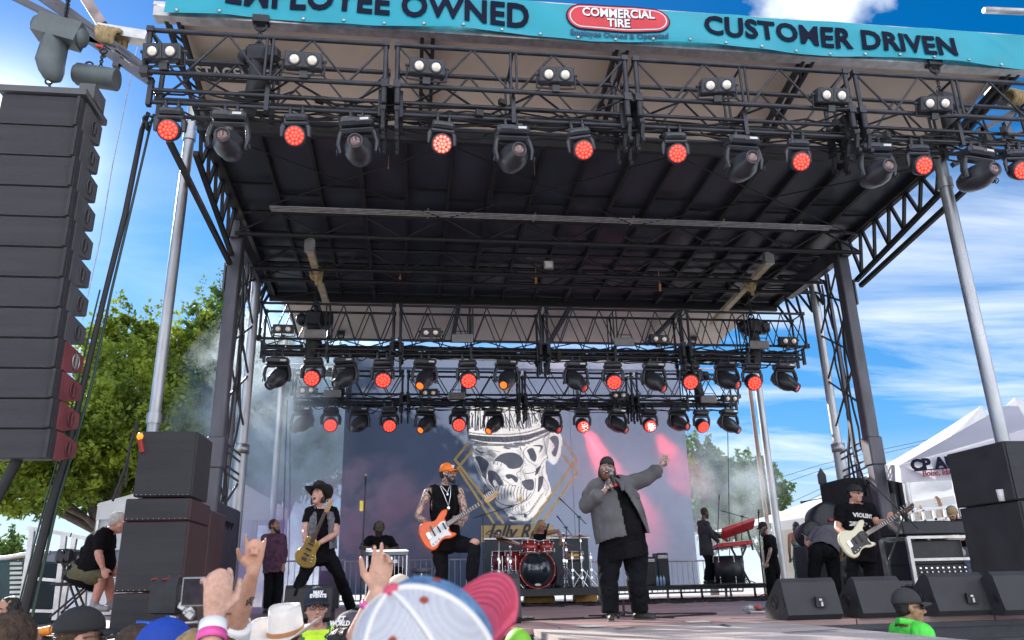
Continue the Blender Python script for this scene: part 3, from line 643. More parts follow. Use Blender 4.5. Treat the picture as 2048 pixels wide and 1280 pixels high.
t=empty('chain_hoist',at(110,90,7.7),'grey T shaped hoist and chain bag above the line array','hoist')
b=MB(); A=at(78,52,7.7); C_=at(163,75,7.7); bar(b,A,C_,.22,.25); b.ell(A,(.08,.11,.12)); b.ell(C_,(.07,.11,.12)); b.build('motor_body',hm,t)
b=MB(); b.path([at(118,62,7.7),at(108,95,7.7),at(100,125,7.7),at(103,144,7.7)],[.13,.14,.15,.13],n=10,flat=.7,dome=True); b.build('chain_bag',hm,t)
b=MB(); 
for k in range(14): b.torus(at(138-k*.6,-10+k*4,7.7),.022,.008,(rotm('X',90) if k%2 else rotm('Y',90)),8,5)
b.build('lifting_chain',blk,t)
b=MB(); b.tube(at(101,142,7.7),at(100,158,7.7),.022); b.torus(at(98,163,7.7),.035,.012,rotm('X',90),12,6); b.torus(at(100,173,7.7),.03,.012,rotm('Y',60),12,6); b.build('hook',blk,t)
t=empty('chain_hoist',at(193,155,7.9),'grey barrel shaped hoist hanging beside the top of the line array','hoist')
b=MB(); b.path([at(156,148,7.9),at(234,160,7.9)],[.125,.125],n=18,dome=False); b.tube(at(150,147,7.9),at(156,148,7.9),.10,n=16); b.build('motor_body',hm,t)
b=MB(); b.torus(at(178,130,7.9),.04,.012,rotm('X',90),12,6); b.torus(at(207,102,7.9),.035,.014,rotm('X',90),12,6)
for k in range(6): b.torus(at(205-k*.7,110+k*4.3,7.9),.018,.007,(rotm('X',90) if k%2 else rotm('Y',90)),8,5)
b.build('hook',blk,t)
sideg=mat('array_side_grey',(.09,.09,.10),.5,0,.2,4,.2,80); sider=mat('array_side_flare_red',(.20,.045,.05),.5,0,.3,4,.2,80)  # second one: red sun flare painted on the lower cabinet sides
NA=12; ya=[196+i*(918-196)/NA for i in range(NA+1)]
WA=.80
for i in range(NA):
    y0,y1=ya[i],ya[i+1]; f0=(y0-185)/733; f1=(y1-185)/733
    p0=at(168+(104-168)*f0,y0,7.5); p1=at(168+(104-168)*f1,y1,7.5)
    xr=(p0.x+p1.x)/2; z0,z1=p0.z-.004,p1.z+.004; h=z0-z1; dp=.52
    lb=['topmost line array cabinet, under the hoists','second line array cabinet from the top','third line array cabinet from the top','fourth line array cabinet from the top','fifth line array cabinet from the top','sixth line array cabinet, just above the middle','seventh line array cabinet, just below the middle','fifth line array cabinet from the bottom','fourth line array cabinet from the bottom','third line array cabinet from the bottom','second line array cabinet from the bottom','bottom line array cabinet, lowest of the hanging column'][i]
    t=empty('line_array_cabinet',(xr-WA/2,7.5,z1),lb,'speaker','hanging line array cabinets')
    M=m4(Matrix(((0,0,1),(1,0,0),(0,1,0))),(xr-WA,7.5,z1))   # local x->Y, y->Z, z->X
    wj=.045; poly=[(0,0),(.14,0),(dp,wj*2.0),(dp,h-.03),(.14,h),(0,h)]
    b=MB(); b.prism(poly,M,WA-.012); b.build('cabinet',cabt,t)
    b=MB(); b.box((xr-WA/2,7.492,(z0+z1)/2),(WA-.02,.02,h-.012)); b.box((xr-.035,7.47,(z0+z1)/2),(.03,.05,h*.96)); b.build('grille',grille,t)
    poly2=[(.07,.006),(.16,.006),(dp-.01,wj*2+.004),(dp-.01,h-.036),(.16,h-.006),(.07,h-.006)]
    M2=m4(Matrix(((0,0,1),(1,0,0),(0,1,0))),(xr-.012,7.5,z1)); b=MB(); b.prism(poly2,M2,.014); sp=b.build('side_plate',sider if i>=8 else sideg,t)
    b=MB(); cc=V((xr+.004,7.5+.32,(z0+z1)/2+.01)); b.lathe([(.078,0),(.072,.004),(.0,.004)],cc,rotm('Y',90)@rotm('Z',22.5),8,sm=False); b.build('handle_cup',blk,sp)
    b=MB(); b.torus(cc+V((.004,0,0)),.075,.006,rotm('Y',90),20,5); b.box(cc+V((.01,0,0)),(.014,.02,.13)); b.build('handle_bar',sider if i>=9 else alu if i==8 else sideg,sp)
t=empty('array_fly_frame',at(90,190,7.5),'flat grey fly frame on top of the hanging line array','frame')
p=at(170,188,7.5); b=MB(); b.box((p.x-WA/2,7.75,p.z+.0),(WA+.06,.6,.07)); b.box((p.x-.05,7.78,p.z+.12),(.16,.3,.2)); b.box((p.x-.42,7.7,p.z+.06),(.14,.1,.08)); b.build('frame_body',sideg,t)
# ---------------- ground stacked subs ----------------
def cab(name,x0,x1,y0,y1,z0,z1,label,group,sidem=None,seams=(),M=None):
    t=empty(name,((x0+x1)/2,y0,z0),label,'speaker',group); b=MB(); b.box(((x0+x1)/2,(y0+y1)/2,(z0+z1)/2),(x1-x0,y1-y0,z1-z0),bev=.012); b.build('cabinet',cabt if not sidem else sidem,t)
    b=MB(); b.box(((x0+x1)/2,y0-.008,(z0+z1)/2),(x1-x0-.03,.02,z1-z0-.03)); b.build('grille',grille,t)
    b=MB()
    for k in range(12): b.tube((x0+.04+(x1-x0-.08)*k/11,y0-.022,z0+.02),(x0+.04+(x1-x0-.08)*k/11,y0-.016,z0+.02),.0045,n=6)
    b.build('screws',steel,t)
    return t
dsd=mat('sub_side_sun_glow',(.06,.028,.028),.5,0,.25,3,.25,60)  # red glow of the sun put into the cabinet colour
zb=at(300,1238,8.9).z-.06; z1=at(300,1185,8.9).z; z2=at(300,1043,8.9).z; z3=at(300,997,8.9).z; z4=at(330,862,8.9).z
xl=-3.0; xr=-2.33
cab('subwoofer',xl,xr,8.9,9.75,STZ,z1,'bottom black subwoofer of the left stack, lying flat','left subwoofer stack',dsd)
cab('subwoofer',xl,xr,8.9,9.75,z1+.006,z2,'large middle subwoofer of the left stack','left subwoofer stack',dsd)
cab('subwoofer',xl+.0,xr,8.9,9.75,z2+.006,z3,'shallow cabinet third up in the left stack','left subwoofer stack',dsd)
cab('subwoofer',xl+.06,xr-.01,8.92,9.6,z3+.02,z4,'top cabinet of the left stack, with a row of screws','left subwoofer stack')
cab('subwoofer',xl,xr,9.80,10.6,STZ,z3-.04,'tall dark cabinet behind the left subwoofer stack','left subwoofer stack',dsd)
b=MB(); q=V((xl+.03,8.9,z4)); b.path([q+V((-.02,0,.1)),q+V((-.05,0,-.1)),q+V((-.08,0,-.4)),q+V((-.16,0,-.75))],.012,n=6); b.path([q+V((0,0,.1)),q+V((-.07,.02,-.2)),q+V((-.05,0,-.6))],.010,n=6)
tag(b.build('speaker_cable',cable),'black cables hanging down the left side of the subwoofer stack','cable')
t=empty('warning_lamp',at(280,880,8.9),'small orange lamp with a red holder at the top left of the subwoofer stack','lamp')
b=MB(); b.ell(at(280,873,8.9),(.035,.035,.04)); b.build('lamp_glass',mat('amber',(.9,.3,.03),.3,emit=(1,.3,.03),es=.5),t); b=MB(); b.path([at(280,880,8.9),at(285,905,8.9)],[.03,.025]); b.build('holder',redst,t)
# right stacks
p=at(2030,1000,8.1); xa=p.x+.08; zA=p.z; zT=at(1995,880,8.1).z
cab('subwoofer',xa,xa+1.1,8.15,9.15,STZ,zA,'lower black subwoofer at the right edge of the photo','right subwoofer stack')
cab('subwoofer',xa-.03,xa+1.07,8.15,9.15,zA+.01,zT,'upper black subwoofer at the right edge of the photo','right subwoofer stack')
b=MB(); b.lathe([(.035,0),(.045,.13),(.04,.13),(.03,.01)],(xa-.035,8.1+.25,zA+.012),n=14); tag(b.build('paper_cup',mat('cup_white',(.8,.8,.8),.6)),'white paper cup on the ledge between the right subwoofers','cup')
# wedge monitors
def wedge(px,py,Y,w_,label,rot=0,sc=1,scr=True):
    p=atz(px,py,STZ); t=empty('stage_monitor',p,label,'speaker','black wedge monitors along the stage'); w2=w_/2
    M=Matrix.Rotation(R(rot),3,'Z')
    prof=[(0,0.02),(.05,0),(.50,0),(.56,.05),(.47,.36),(.42,.40),(.36,.38),(.02,.13)]  # y,z : front (towards audience) at 0
    prof=[(.56-y,z) for y,z in prof]; # tall side faces audience? mirrored later
    M4=m4(M@Matrix(((0,0,1),(1,0,0),(0,1,0))),p+M@V((-w2,0,0))); b=MB(); b.prism([(y*sc,z*sc) for y,z in prof],M4,w_); b.build('cabinet',cabt,t)
    # sloping back grille toward performers & audience side face with socket plate
    for s in (-1,1):
        b=MB(); cc=p+M@V((s*(w2+.003),.29*sc,.17*sc)); b.torus(cc,.06*sc,.012,M@rotm('Y',90),16,5); b.ell(cc,(.012,.045*sc,.045*sc),M)
        b.box(p+M@V((s*(w2+.002),.10*sc,.16*sc)),(.01,.05,.09),M@rotm('X',-20)); b.build('side_handle',blk,t)
    if scr:
        b=MB(); b.box(p+M@V((w_*.12,-.02+.03,.17)),(.11,.03,.10),M); b.box(p+M@V((w_*.12,-.01,.15)),(.02,.02,.04),M,mi=1); b.box(p+M@V((w_*.10,-.01,.19)),(.03,.02,.02),M,mi=1); b.build('socket_plate',[blk,alu],t)
    return t
wedge(1634,1240,8,.58,'black wedge monitor left of the four on the right, nearest the singer',0,1.0)
wedge(1775,1236,8,.50,'black wedge monitor in front of the bass player',0,1.0,False)
wedge(1938,1232,8,.62,'black wedge monitor beside the security man in green',0,1.05)
wedge(2075,1230,8,.66,'black wedge monitor cut off by the right edge',0,1.05)
wedge(612,1246,8,.60,'black wedge monitor behind the young man in the neon vest',0,1.15,False)
wedge(1015,1248,8,.32,'black wedge monitor behind the pink cap brim',0,1.3,False)
# ================= backdrop =================
def cp(x,y): return (880+x/3.657,740+y/3.657)
def smooth0(pts,closed=True,n=4):
    out=[]; k=len(pts)
    for i in range(k if closed else k-1):
        p=[pts[(i+j-1)%k] if closed else pts[max(0,min(k-1,i+j-1))] for j in range(4)]
        for s_ in range(n):
            t=s_/n; out.append(tuple(.5*((2*p[1][c])+(-p[0][c]+p[2][c])*t+(2*p[0][c]-5*p[1][c]+4*p[2][c]-p[3][c])*t*t+(-p[0][c]+3*p[1][c]-3*p[2][c]+p[3][c])*t**3) for c in (0,1)))
    if not closed: out.append(pts[-1])
    return out
BDY=21.0; bdx0,bdx1,bdz0,bdz1=-1.80,7.58,STZ+.25,7.78
bd=empty('backdrop',(2.9,BDY,bdz0),'huge grey blue backdrop printed with a crowned white skull and gold diamond','backdrop')
bdm=mat('backdrop_fabric',(.115,.14,.20),.75,0,.12,.5,.1,6,trans=.72)
SKO=smooth0([(228,545),(232,640),(252,690),(275,745),(290,790),(325,835),(355,870),(392,905),(400,960),(420,1000),(465,1022),(490,1060),(512,1106),(560,1118),(620,1114),(680,1078),(735,1005),(790,930),(812,882),(792,800),(775,735),(772,682),(788,655),(830,692),(862,665),(888,590),(893,500),(880,440),(840,425),(770,465),(620,540),(520,555),(400,548)],True,4)
CRO=[(196,462),(192,330),(215,250),(430,235),(600,240),(745,250),(800,330),(856,352),(880,400),(800,470),(640,528),(480,546),(330,540),(206,515)]
def inside(p,poly):
    r_=False; j=len(poly)-1
    for i in range(len(poly)):
        (x0,y0),(x1,y1)=poly[i],poly[j]
        if (y0>p[1])!=(y1>p[1]) and p[0]<(x1-x0)*(p[1]-y0)/(y1-y0)+x0: r_=not r_
        j=i
    return r_
def grow(poly,f): cx=sum(p[0] for p in poly)/len(poly); cy=sum(p[1] for p in poly)/len(poly); return [(cx+(x-cx)*f,cy+(y-cy)*f) for x,y in poly]
SKW=[(at(*cp(x,y),BDY).x,at(*cp(x,y),BDY).z) for x,y in grow(SKO,.97)]; CRW=[(at(*cp(x,y),BDY).x,at(*cp(x,y),BDY).z) for x,y in grow(CRO,.96)]
b=MB(); nx,nz=210,130; vs=[]
for i in range(nx+1):
    for j in range(nz+1):
        x=bdx0+(bdx1-bdx0)*i/nx; z=bdz0+(bdz1-bdz0)*j/nz; vs.append((x,BDY+.012*math.sin(x*1.9)*(1-j/nz),z))
b.add(vs,[(i*(nz+1)+j,(i+1)*(nz+1)+j,(i+1)*(nz+1)+j+1,i*(nz+1)+j+1) for i in range(nx) for j in range(nz) if not any(inside(((vs[i*(nz+1)+j][0]+vs[(i+1)*(nz+1)+j+1][0])/2,(vs[i*(nz+1)+j][2]+vs[(i+1)*(nz+1)+j+1][2])/2),q_) for q_ in (SKW,CRW))],0,True); b.build('fabric',bdm,bd)
b=MB(); 
for px in (918,1040,1143): q=at(px,900,BDY-.03); b.tube((q.x,BDY-.02,bdz0),(q.x,BDY-.02,bdz1),.006,n=5)
b.build('seam',mat('seam_grey',(.05,.06,.09),.8),bd)
b=MB(); b.tube((bdx0-2,BDY+.05,bdz1+.05),(bdx1+1.2,BDY+.05,bdz1+.05),.035); b.tube((bdx0-2,BDY+.3,bdz1-.1),(bdx1+1.2,BDY+.3,bdz1-.1),.03)
for i in range(9): b.tube((bdx0+.2+i*1.15,BDY+.05,bdz1+.05),(bdx0+.25+i*1.15,BDY+.02,bdz1-.04),.012,n=5)
b.build('hanging_pipe',alu,bd)
skw=mat('print_bone',(.56,.55,.54),.7,0,.04,1,trans=.6); skd=mat('print_grey_blue',(.13,.155,.21),.75,0,.05,trans=.6); gold=mat('print_gold',(1,.72,.30),.6,0,.06,2,trans=.4)
def cp(x,y): return (880+x/3.657,740+y/3.657)
def bdpoly(mb,pts,off):
    vs=[]; 
    for x,y in pts: q=at(*cp(x,y),BDY-off-.03); vs.append(tuple(q))
    mb.add(vs,[tuple(range(len(vs)))])
def stroke(mb,pts,wd,off,taper=False):
    n=len(pts)
    for i in range(n-1):
        (x0,y0),(x1,y1)=pts[i],pts[i+1]; dx,dy=x1-x0,y1-y0; l=math.hypot(dx,dy) or 1; nx_,ny_=-dy/l*wd/2,dx/l*wd/2; ex,ey=dx/l*wd*.3,dy/l*wd*.3
        if taper: bdpoly(mb,[(x0+nx_,y0+ny_),(x0-nx_,y0-ny_),(x1,y1)],off+i*.0004)
        else: bdpoly(mb,[(x0+nx_-ex,y0+ny_-ey),(x0-nx_-ex,y0-ny_-ey),(x1-nx_+ex,y1-ny_+ey),(x1+nx_+ex,y1+ny_+ey)],off+i*.0004)
def smooth(pts,closed=True,n=4):
    out=[]; k=len(pts)
    for i in range(k if closed else k-1):
        p=[pts[(i+j-1)%k] if closed else pts[max(0,min(k-1,i+j-1))] for j in range(4)]
        for s_ in range(n):
            t=s_/n; out.append(tuple(.5*((2*p[1][c])+(-p[0][c]+p[2][c])*t+(2*p[0][c]-5*p[1][c]+4*p[2][c]-p[3][c])*t*t+(-p[0][c]+3*p[1][c]-3*p[2][c]+p[3][c])*t**3) for c in (0,1)))
    if not closed: out.append(pts[-1])
    return out
b=MB(); bdpoly(b,smooth([(228,545),(232,640),(252,690),(275,745),(290,790),(325,835),(355,870),(392,905),(400,960),(420,1000),(465,1022),(490,1060),(512,1106),(560,1118),(620,1114),(680,1078),(735,1005),(790,930),(812,882),(792,800),(775,735),(772,682),(788,655),(830,692),(862,665),(888,590),(893,500),(880,440),(840,425),(770,465),(620,540),(520,555),(400,548)]),.002); b.build('skull_print',skw,bd)
b=MB()
for k,pl in enumerate([[(252,640),(290,628),(340,660),(357,690),(343,730),(338,795),(312,772),(285,700),(268,660)],[(400,664),(438,622),(500,605),(565,614),(606,660),(590,706),(540,722),(500,716),(478,690),(430,668)],[(352,735),(400,738),(442,780),(464,840),(430,842),(402,800),(385,820),(405,870),(380,850),(350,800)],[(462,760),(520,752),(585,790),(572,832),(548,822),(522,792),(484,800)],[(598,812),(682,798),(686,872),(650,882),(612,856)],[(622,575),(660,552),(690,560),(722,640),(704,694),(660,672),(640,620)],[(722,770),(762,780),(742,870),(712,905),(716,830)],[(798,492),(850,472),(874,520),(862,600),(842,645),(812,610),(840,560)],[(776,540),(760,600),(720,640),(745,560),(640,545),(700,530)],[(702,704),(764,672),(724,764),(682,800),(690,742)],[(500,1070),(540,1072),(565,1095),(520,1098)],[(612,1050),(640,1058),(620,1085)],[(255,570),(300,600),(370,606),(300,612),(262,590)],[(450,566),(520,572),(500,580)],[(330,830),(345,900),(330,920),(318,870)]]): bdpoly(b,smooth(grow(pl,(1.0,1.02,.95,.75,.95,.7,.85,.9,.55,.55)[k] if k<10 else .9),n=3),.005)
# engraved contour lines over the bone
for ln_,wd_ in (([(236,560),(250,600),(300,622),(360,618),(400,640)],4),([(392,905),(380,860),(350,835),(330,800)],5),([(585,560),(612,640),(600,720),(560,760),(590,800)],4),([(470,850),(460,800),(520,840),(560,845)],4),([(620,760),(700,740),(760,660),(790,640)],5),([(700,790),(690,880),(650,940),(560,1000)],4),([(760,700),(745,760),(792,850),(770,920)],4),([(800,470),(760,500),(770,560),(790,650)],5),([(300,640),(310,600),(380,590),(440,600)],3),([(640,560),(610,600),(640,660),(700,700)],4),([(500,1040),(560,1060),(640,1040),(690,990)],4),([(270,700),(300,760),(335,800)],4)): stroke(b,smooth(ln_,False,5),wd_,.0092)
for i in range(14): x=596+i*3; y=740+i*7; stroke(b,[(x,y),(x+30,y-22)],4,.0094,True)
for i in range(12): x=250+i*9; y=575-i*1.2; stroke(b,[(x,y),(x+5,y+24)],3.5,.0094,True)
for i in range(10): x=560+i*7; y=590+i*12; stroke(b,[(x,y),(x+26,y-8)],4,.0094,True)
for k,(x,y) in enumerate([(372+i*26,640+(i%3)*6) for i in range(5)]): stroke(b,[(x+20,y+50),(x+34,y)],7,.0085,True)
rr=random.Random(3)
for i in range(11):
    x=408+i*23; yt=868-10*math.sin(i*.5); stroke(b,smooth([(x,yt),(x-7,yt+38),(x-2,yt+80+8*math.sin(i))],False,3),5,.0085); stroke(b,[(x+8,yt-18),(x-2,yt+4)],8,.0095,True)
for i in range(10):
    x=470+i*20; y=1002-(i-4)*abs(i-4)*1.6; stroke(b,[(x,y),(x+5,y+34)],6,.0085,True)
stroke(b,smooth([(398,935),(440,975),(500,992),(560,985),(620,952),(665,900)],False),6,.0088)
for i in range(16): 
    x=690+i*5; y=700+i*12; stroke(b,[(x,y),(x+38,y-16)],5,.0085,True)
for i in range(9): x=735+i*3; y=640-i*16; stroke(b,[(x+45,y-30),(x-10,y+12)],7,.0085,True)
for i in range(8): x=640+i*13; y=1060-i*20; stroke(b,[(x,y),(x+50,y-40)],6,.0085,True)
for i in range(7): stroke(b,[(835+i*2,480+i*22),(800+i*4,505+i*20)],8,.0085,True)
b.build('skull_shading',skd,bd)
b=MB(); bdpoly(b,CRO,.0015); b.build('crown_ground',skw,bd)
b=MB(); rk=random.Random(9)
for i in range(46):
    x=204+i*12.8+rk.uniform(-4,4); h=rk.uniform(70,205); ln=rk.uniform(-8,26) if i<18 else rk.uniform(-55,0); y0=444-max(0,i-32)*6.5; wd=rk.uniform(5,12); ym=max(238,y0-h)
    stroke(b,[(x,y0-rk.uniform(0,25)),(x+ln*.4,(y0+ym)/2),(x+ln,ym)],wd,.004+.0002*i)
for i in range(34): x=210+rk.random()*560; y=250+rk.random()*150; stroke(b,[(x,y),(x+rk.uniform(-26,10),y+rk.uniform(12,45))],rk.uniform(5,13),.014+.0001*i,True)
bdpoly(b,[(206,470),(330,484),(480,488),(640,474),(780,430),(845,372),(862,392),(790,452),(640,512),(480,530),(330,524),(210,500)],.0045)
b.build('crown_shading',skd,bd)
b=MB(); stroke(b,smooth([(196,455),(330,470),(480,472),(620,458),(740,420),(840,352)],False),9,.018); stroke(b,smooth([(206,512),(330,538),(480,545),(640,528),(780,472),(878,392)],False),11,.018); stroke(b,smooth([(210,478),(330,486),(500,490),(650,472)],False),5,.0195)
for cx_,cy_ in ((243,496),(360,510),(497,510),(620,496),(714,470),(792,432)): 
    c=[(cx_+17*math.cos(a*PI/8),cy_+17*math.sin(a*PI/8)) for a in range(17)]; stroke(b,c,4,.0195)
for i in range(5): stroke(b,[(282+i*9,500),(300+i*9,524)],5,.0195)
for i in range(6): stroke(b,[(428+i*36,502),(452+i*36,526)],7,.0185)
b.build('crown_band',skw,bd)
b=MB()
for pts in ([(206,535),(110,655),(150,705),(462,1118)],[(230,595),(132,716),(392,1118)],[(903,525),(1000,655),(962,702),(670,1120)],[(893,615),(1004,748),(760,1100)]): stroke(b,pts,19,.004)
c=[(1003+10*math.cos(a),692+10*math.sin(a)) for a in [k*PI/5 for k in range(10)]]; bdpoly(b,c,.004)
stroke(b,smooth([(500,75),(478,110),(500,148),(525,150)],False),12,.004); stroke(b,[(545,70),(470,170)],9,.006); stroke(b,[(530,85),(555,80),(555,140)],10,.0064)
bdpoly(b,[(302,1137),(830,1137),(830,1262),(302,1262)],.003); bdpoly(b,[(574,935),(600,922),(606,958),(576,966)],.011); b.build('gold_print',gold,bd)
b=MB()
for k in range(4): a=k*PI/4; stroke(b,[(335-38*math.cos(a),870-38*math.sin(a)),(335+38*math.cos(a),870+38*math.sin(a))],5,.012+.0004*k)
for k in range(5): stroke(b,[(690+k*28,200),(695+k*28,175),(712+k*28,200)],6,.004)
b.build('sparkle',skw,bd)
q=at(*cp(560,1190),BDY-.05); tb=text_mb('Jelly Roll',.55,m4(XF,q),.004,.012,shear=.45,sx_=.8); tb.build('script_lettering',mat('script_ink',(.06,.07,.10),.7),bd)
b=MB(); stroke(b,smooth([(335,1200),(360,1180),(395,1175),(380,1190),(420,1200)],False),8,.008); stroke(b,[(420,1222),(700,1222)],5,.008); b.build('script_flourish',MATS['script_ink'],bd)
# right hand wing and roof pipe
t=empty('pa_wing',at(2000,230,9),'dark steel outrigger wing with a sling at the upper right edge','truss'); b=MB()
for a,c in (((1890,300),(2090,190)),((1905,330),(2090,245)),((1960,255),(1985,330)),((1990,200),(2080,230)),((2010,245),(2040,330))): bar(b,at(*a,9),at(*c,9),.07,.07)
b.build('wing_truss',legm,t); b=MB(); bar(b,at(1975,185,9),at(2090,200,9),.14,.12); b.build('wing_beam',alu,t); b=MB(); q=at(2028,196,8.9)
for k in range(4): b.torus(q+V((-.06+.05*k,0,-.01*k)),.11,.035,rotm('Y',80+6*k),14,6)
b.build('webbing_sling',tan,t)
b=MB(); b.lathe([(.035,0),(.05,0),(.05,1.6),(.035,1.6)],at(1968,20,8.6),rotm('Y',88),20); tag(b.build('loose_pipe',steel),'short steel pipe end in the sky above the right end of the banner','pipe')
# ================= trees =================
def leafmat(nm,c,c2):
    m=mat(nm,c,.5,0,.3,.8,col2=c2,trans=.5); return m
lm1=leafmat('leaf_maple',(.09,.17,.02),(.34,.42,.04)); lm2=leafmat('leaf_dark',(.06,.13,.03),(.18,.28,.06)); bark=mat('tree_bark',(.12,.09,.07),.9,0,.4,8,.8,20)
def tree(name,base,h,blobs,nleaf,ls,m,label,seed=1,group=None,trunk_r=.22,flutter=1):
    rg=np.random.default_rng(seed); t=empty(name,base,label,'tree',group); base=V(base)
    b=MB(); hub=base+V((0,0,h*.3)); b.path([base,base+V((.05,0,h*.15)),hub],[trunk_r*1.3,trunk_r,trunk_r*.85],n=10)
    C=[]; 
    for (cx,cy,cz,r) in blobs: C.append((base+V((cx,cy,cz)),r*.9))
    tips=[]
    for c,r in C:
        mid=hub.lerp(c,.5)+V(rg.normal(size=3)*.25); b.path([hub,mid,c],[trunk_r*.5,trunk_r*.28,trunk_r*.08],n=6)
        for k in range(5):
            d=V(rg.normal(size=3)).normalized(); d.z=abs(d.z)*.8+.1; e=c+d*r*.9; b.path([mid.lerp(c,.6),c.lerp(e,.5)+V(rg.normal(size=3)*.1),e],[trunk_r*.14,trunk_r*.08,trunk_r*.03],n=4); tips.append(e)
    b.build('trunk',bark,t)
    # leaf sprays: clumps spread through each lobe
    P=[];tot=sum(r**2 for _,r in C)
    for c,r in C:
        nc=max(6,int(nleaf/26*r*r/tot)); d=rg.normal(size=(nc,3)); d/=np.linalg.norm(d,axis=1)[:,None]; rad=r*rg.random(nc)**.45; cc=np.array(c)+d*rad[:,None]*np.array([1,1,.85])
        for q in cc:
            ax=rg.normal(size=3); ax[2]=abs(ax[2])*.7; ax/=np.linalg.norm(ax); k=26; u=rg.random(k)[:,None]*r*.36; P.append(q+ax*u+rg.normal(size=(k,3))*r*.06)
    for e in tips:
        k=30; ax=np.array([rg.normal()*.25,rg.normal()*.25,1.0]); u=rg.random(k)[:,None]*.9; P.append(np.array(e)+ax*u*flutter+rg.normal(size=(k,3))*.14*(1-u*.6))
    P=np.concatenate(P); n=len(P); a=rg.normal(size=(n,3)); a/=np.linalg.norm(a,axis=1)[:,None]; c_=rg.normal(size=(n,3)); v=np.cross(a,c_); v/=np.linalg.norm(v,axis=1)[:,None]; s=ls*(.6+rg.random((n,1))*.8)
    q=np.stack([P-a*s,P+v*s*.55-a*s*.1,P+a*s,P-v*s*.55-a*s*.1],1).reshape(-1,3)
    me=bpy.data.meshes.new('crown'); me.vertices.add(n*4); me.vertices.foreach_set('co',q.ravel()); me.loops.add(n*4); me.loops.foreach_set('vertex_index',np.arange(n*4)); me.polygons.add(n); me.polygons.foreach_set('loop_start',np.arange(n)*4); me.update(); me.validate(); me.materials.append(m)
    o=bpy.data.objects.new('crown',me); COL.objects.link(o); o.parent=t; o.matrix_parent_inverse=t.matrix_basis.inverted(); return t
def cb(px,py,Y,base): q=at(px,py,Y)-V(base); return (q.x,q.y,q.z)
B=(-9.6,27,0); bl=[(*cb(x,y,27+dy,B),r) for x,y,dy,r in ((225,660,0,.9),(215,720,0,1.3),(290,690,1,1.1),(250,780,-1,1.8),(330,770,1,1.6),(190,830,0,1.5),(280,850,-2,2.0),(360,860,1,1.8),(150,900,-2,1.7),(230,920,0,1.9),(310,930,1,1.8),(120,960,-2,1.5),(180,980,0,1.3),(40,930,-3,1.6),(60,980,-3,1.2),(380,700,1,1.0),(20,890,-3,1.3))]
tree('maple_tree',B,12,bl,66000,.085,lm1,'tall bright green maple between the line array and the left roof tower',1,'trees behind the stage',.3)
B=(-4.6,29,0); bl=[(*cb(x,y,29+dy,B),r) for x,y,dy,r in ((430,640,0,1.1),(460,600,1,.9),(410,700,0,1.4),(470,710,1,1.5),(440,790,-1,1.9),(520,740,1,1.5),(500,830,0,1.9),(590,760,1,1.7),(560,860,0,1.9),(620,820,1,1.6),(620,930,0,1.8),(655,890,1,1.5),(460,900,0,1.6),(520,960,0,1.5))]
tree('maple_tree',B,12,bl,60000,.085,lm2,'broad green maple behind the smoke, left of and behind the backdrop',2,'trees behind the stage',.3)
B=(18.2,48,0); bl=[(*cb(x,y,48+dy,B),r) for x,y,dy,r in ((1395,905,0,.9),(1420,930,0,1.6),(1385,965,0,2.2),(1440,985,0,2.0),(1400,1030,0,2.4),(1440,1060,0,1.8))]
tree('ash_tree',B,10,bl,12000,.16,lm2,'hazy green tree directly right of the backdrop, behind the keyboard player',3,'trees behind the stage',.25)
B=(22.5,50,0); bl=[(*cb(x,y,50+dy,B),r) for x,y,dy,r in ((1490,945,0,1.0),(1520,960,0,1.4),(1490,1000,0,2.0),(1540,1000,0,1.6),(1555,975,0,.8),(1500,1050,0,2.0))]
tree('ash_tree',B,9,bl,11000,.16,lm2,'smaller green tree behind the two poles right of the backdrop',4,'trees behind the stage',.22)
B=(-26,44,0); bl=[(*cb(x,y,44,B),r) for x,y,r in ((5,1110,1.0),(-20,1120,1.3),(30,1125,.8))]
tree('shrub_tree',B,3,bl,2500,.14,lm2,'small distant shrub at the far left edge above the trailer',5,None,.1)
# far tree line and buildings
# ================= tents =================
def gable(b,c,w_,d,ze,zp,sag=.0,n=8,mi=0):
    # pyramid tent roof with slight concave sag
    x0,x1,y0,y1=c[0]-w_/2,c[0]+w_/2,c[1]-d/2,c[1]+d/2; apex=V((c[0],c[1],zp)); cor=[V((x0,y0,ze)),V((x1,y0,ze)),V((x1,y1,ze)),V((x0,y1,ze))]
    for k in range(4):
        A,B_=cor[k],cor[(k+1)%4]; vs=[];
        for i in range(n+1):
            t_=i/n; 
            for j in range(n+1):
                p=A.lerp(B_,j/n).lerp(apex,t_); p.z-=sag*math.sin(PI*t_)*(zp-ze)+.10*math.sin(PI*j/n)*(1-t_)*.6; vs.append(p)
        b.add(vs,[(i*(n+1)+j,i*(n+1)+j+1,(i+1)*(n+1)+j+1,(i+1)*(n+1)+j) for i in range(n) for j in range(n)],mi,True)
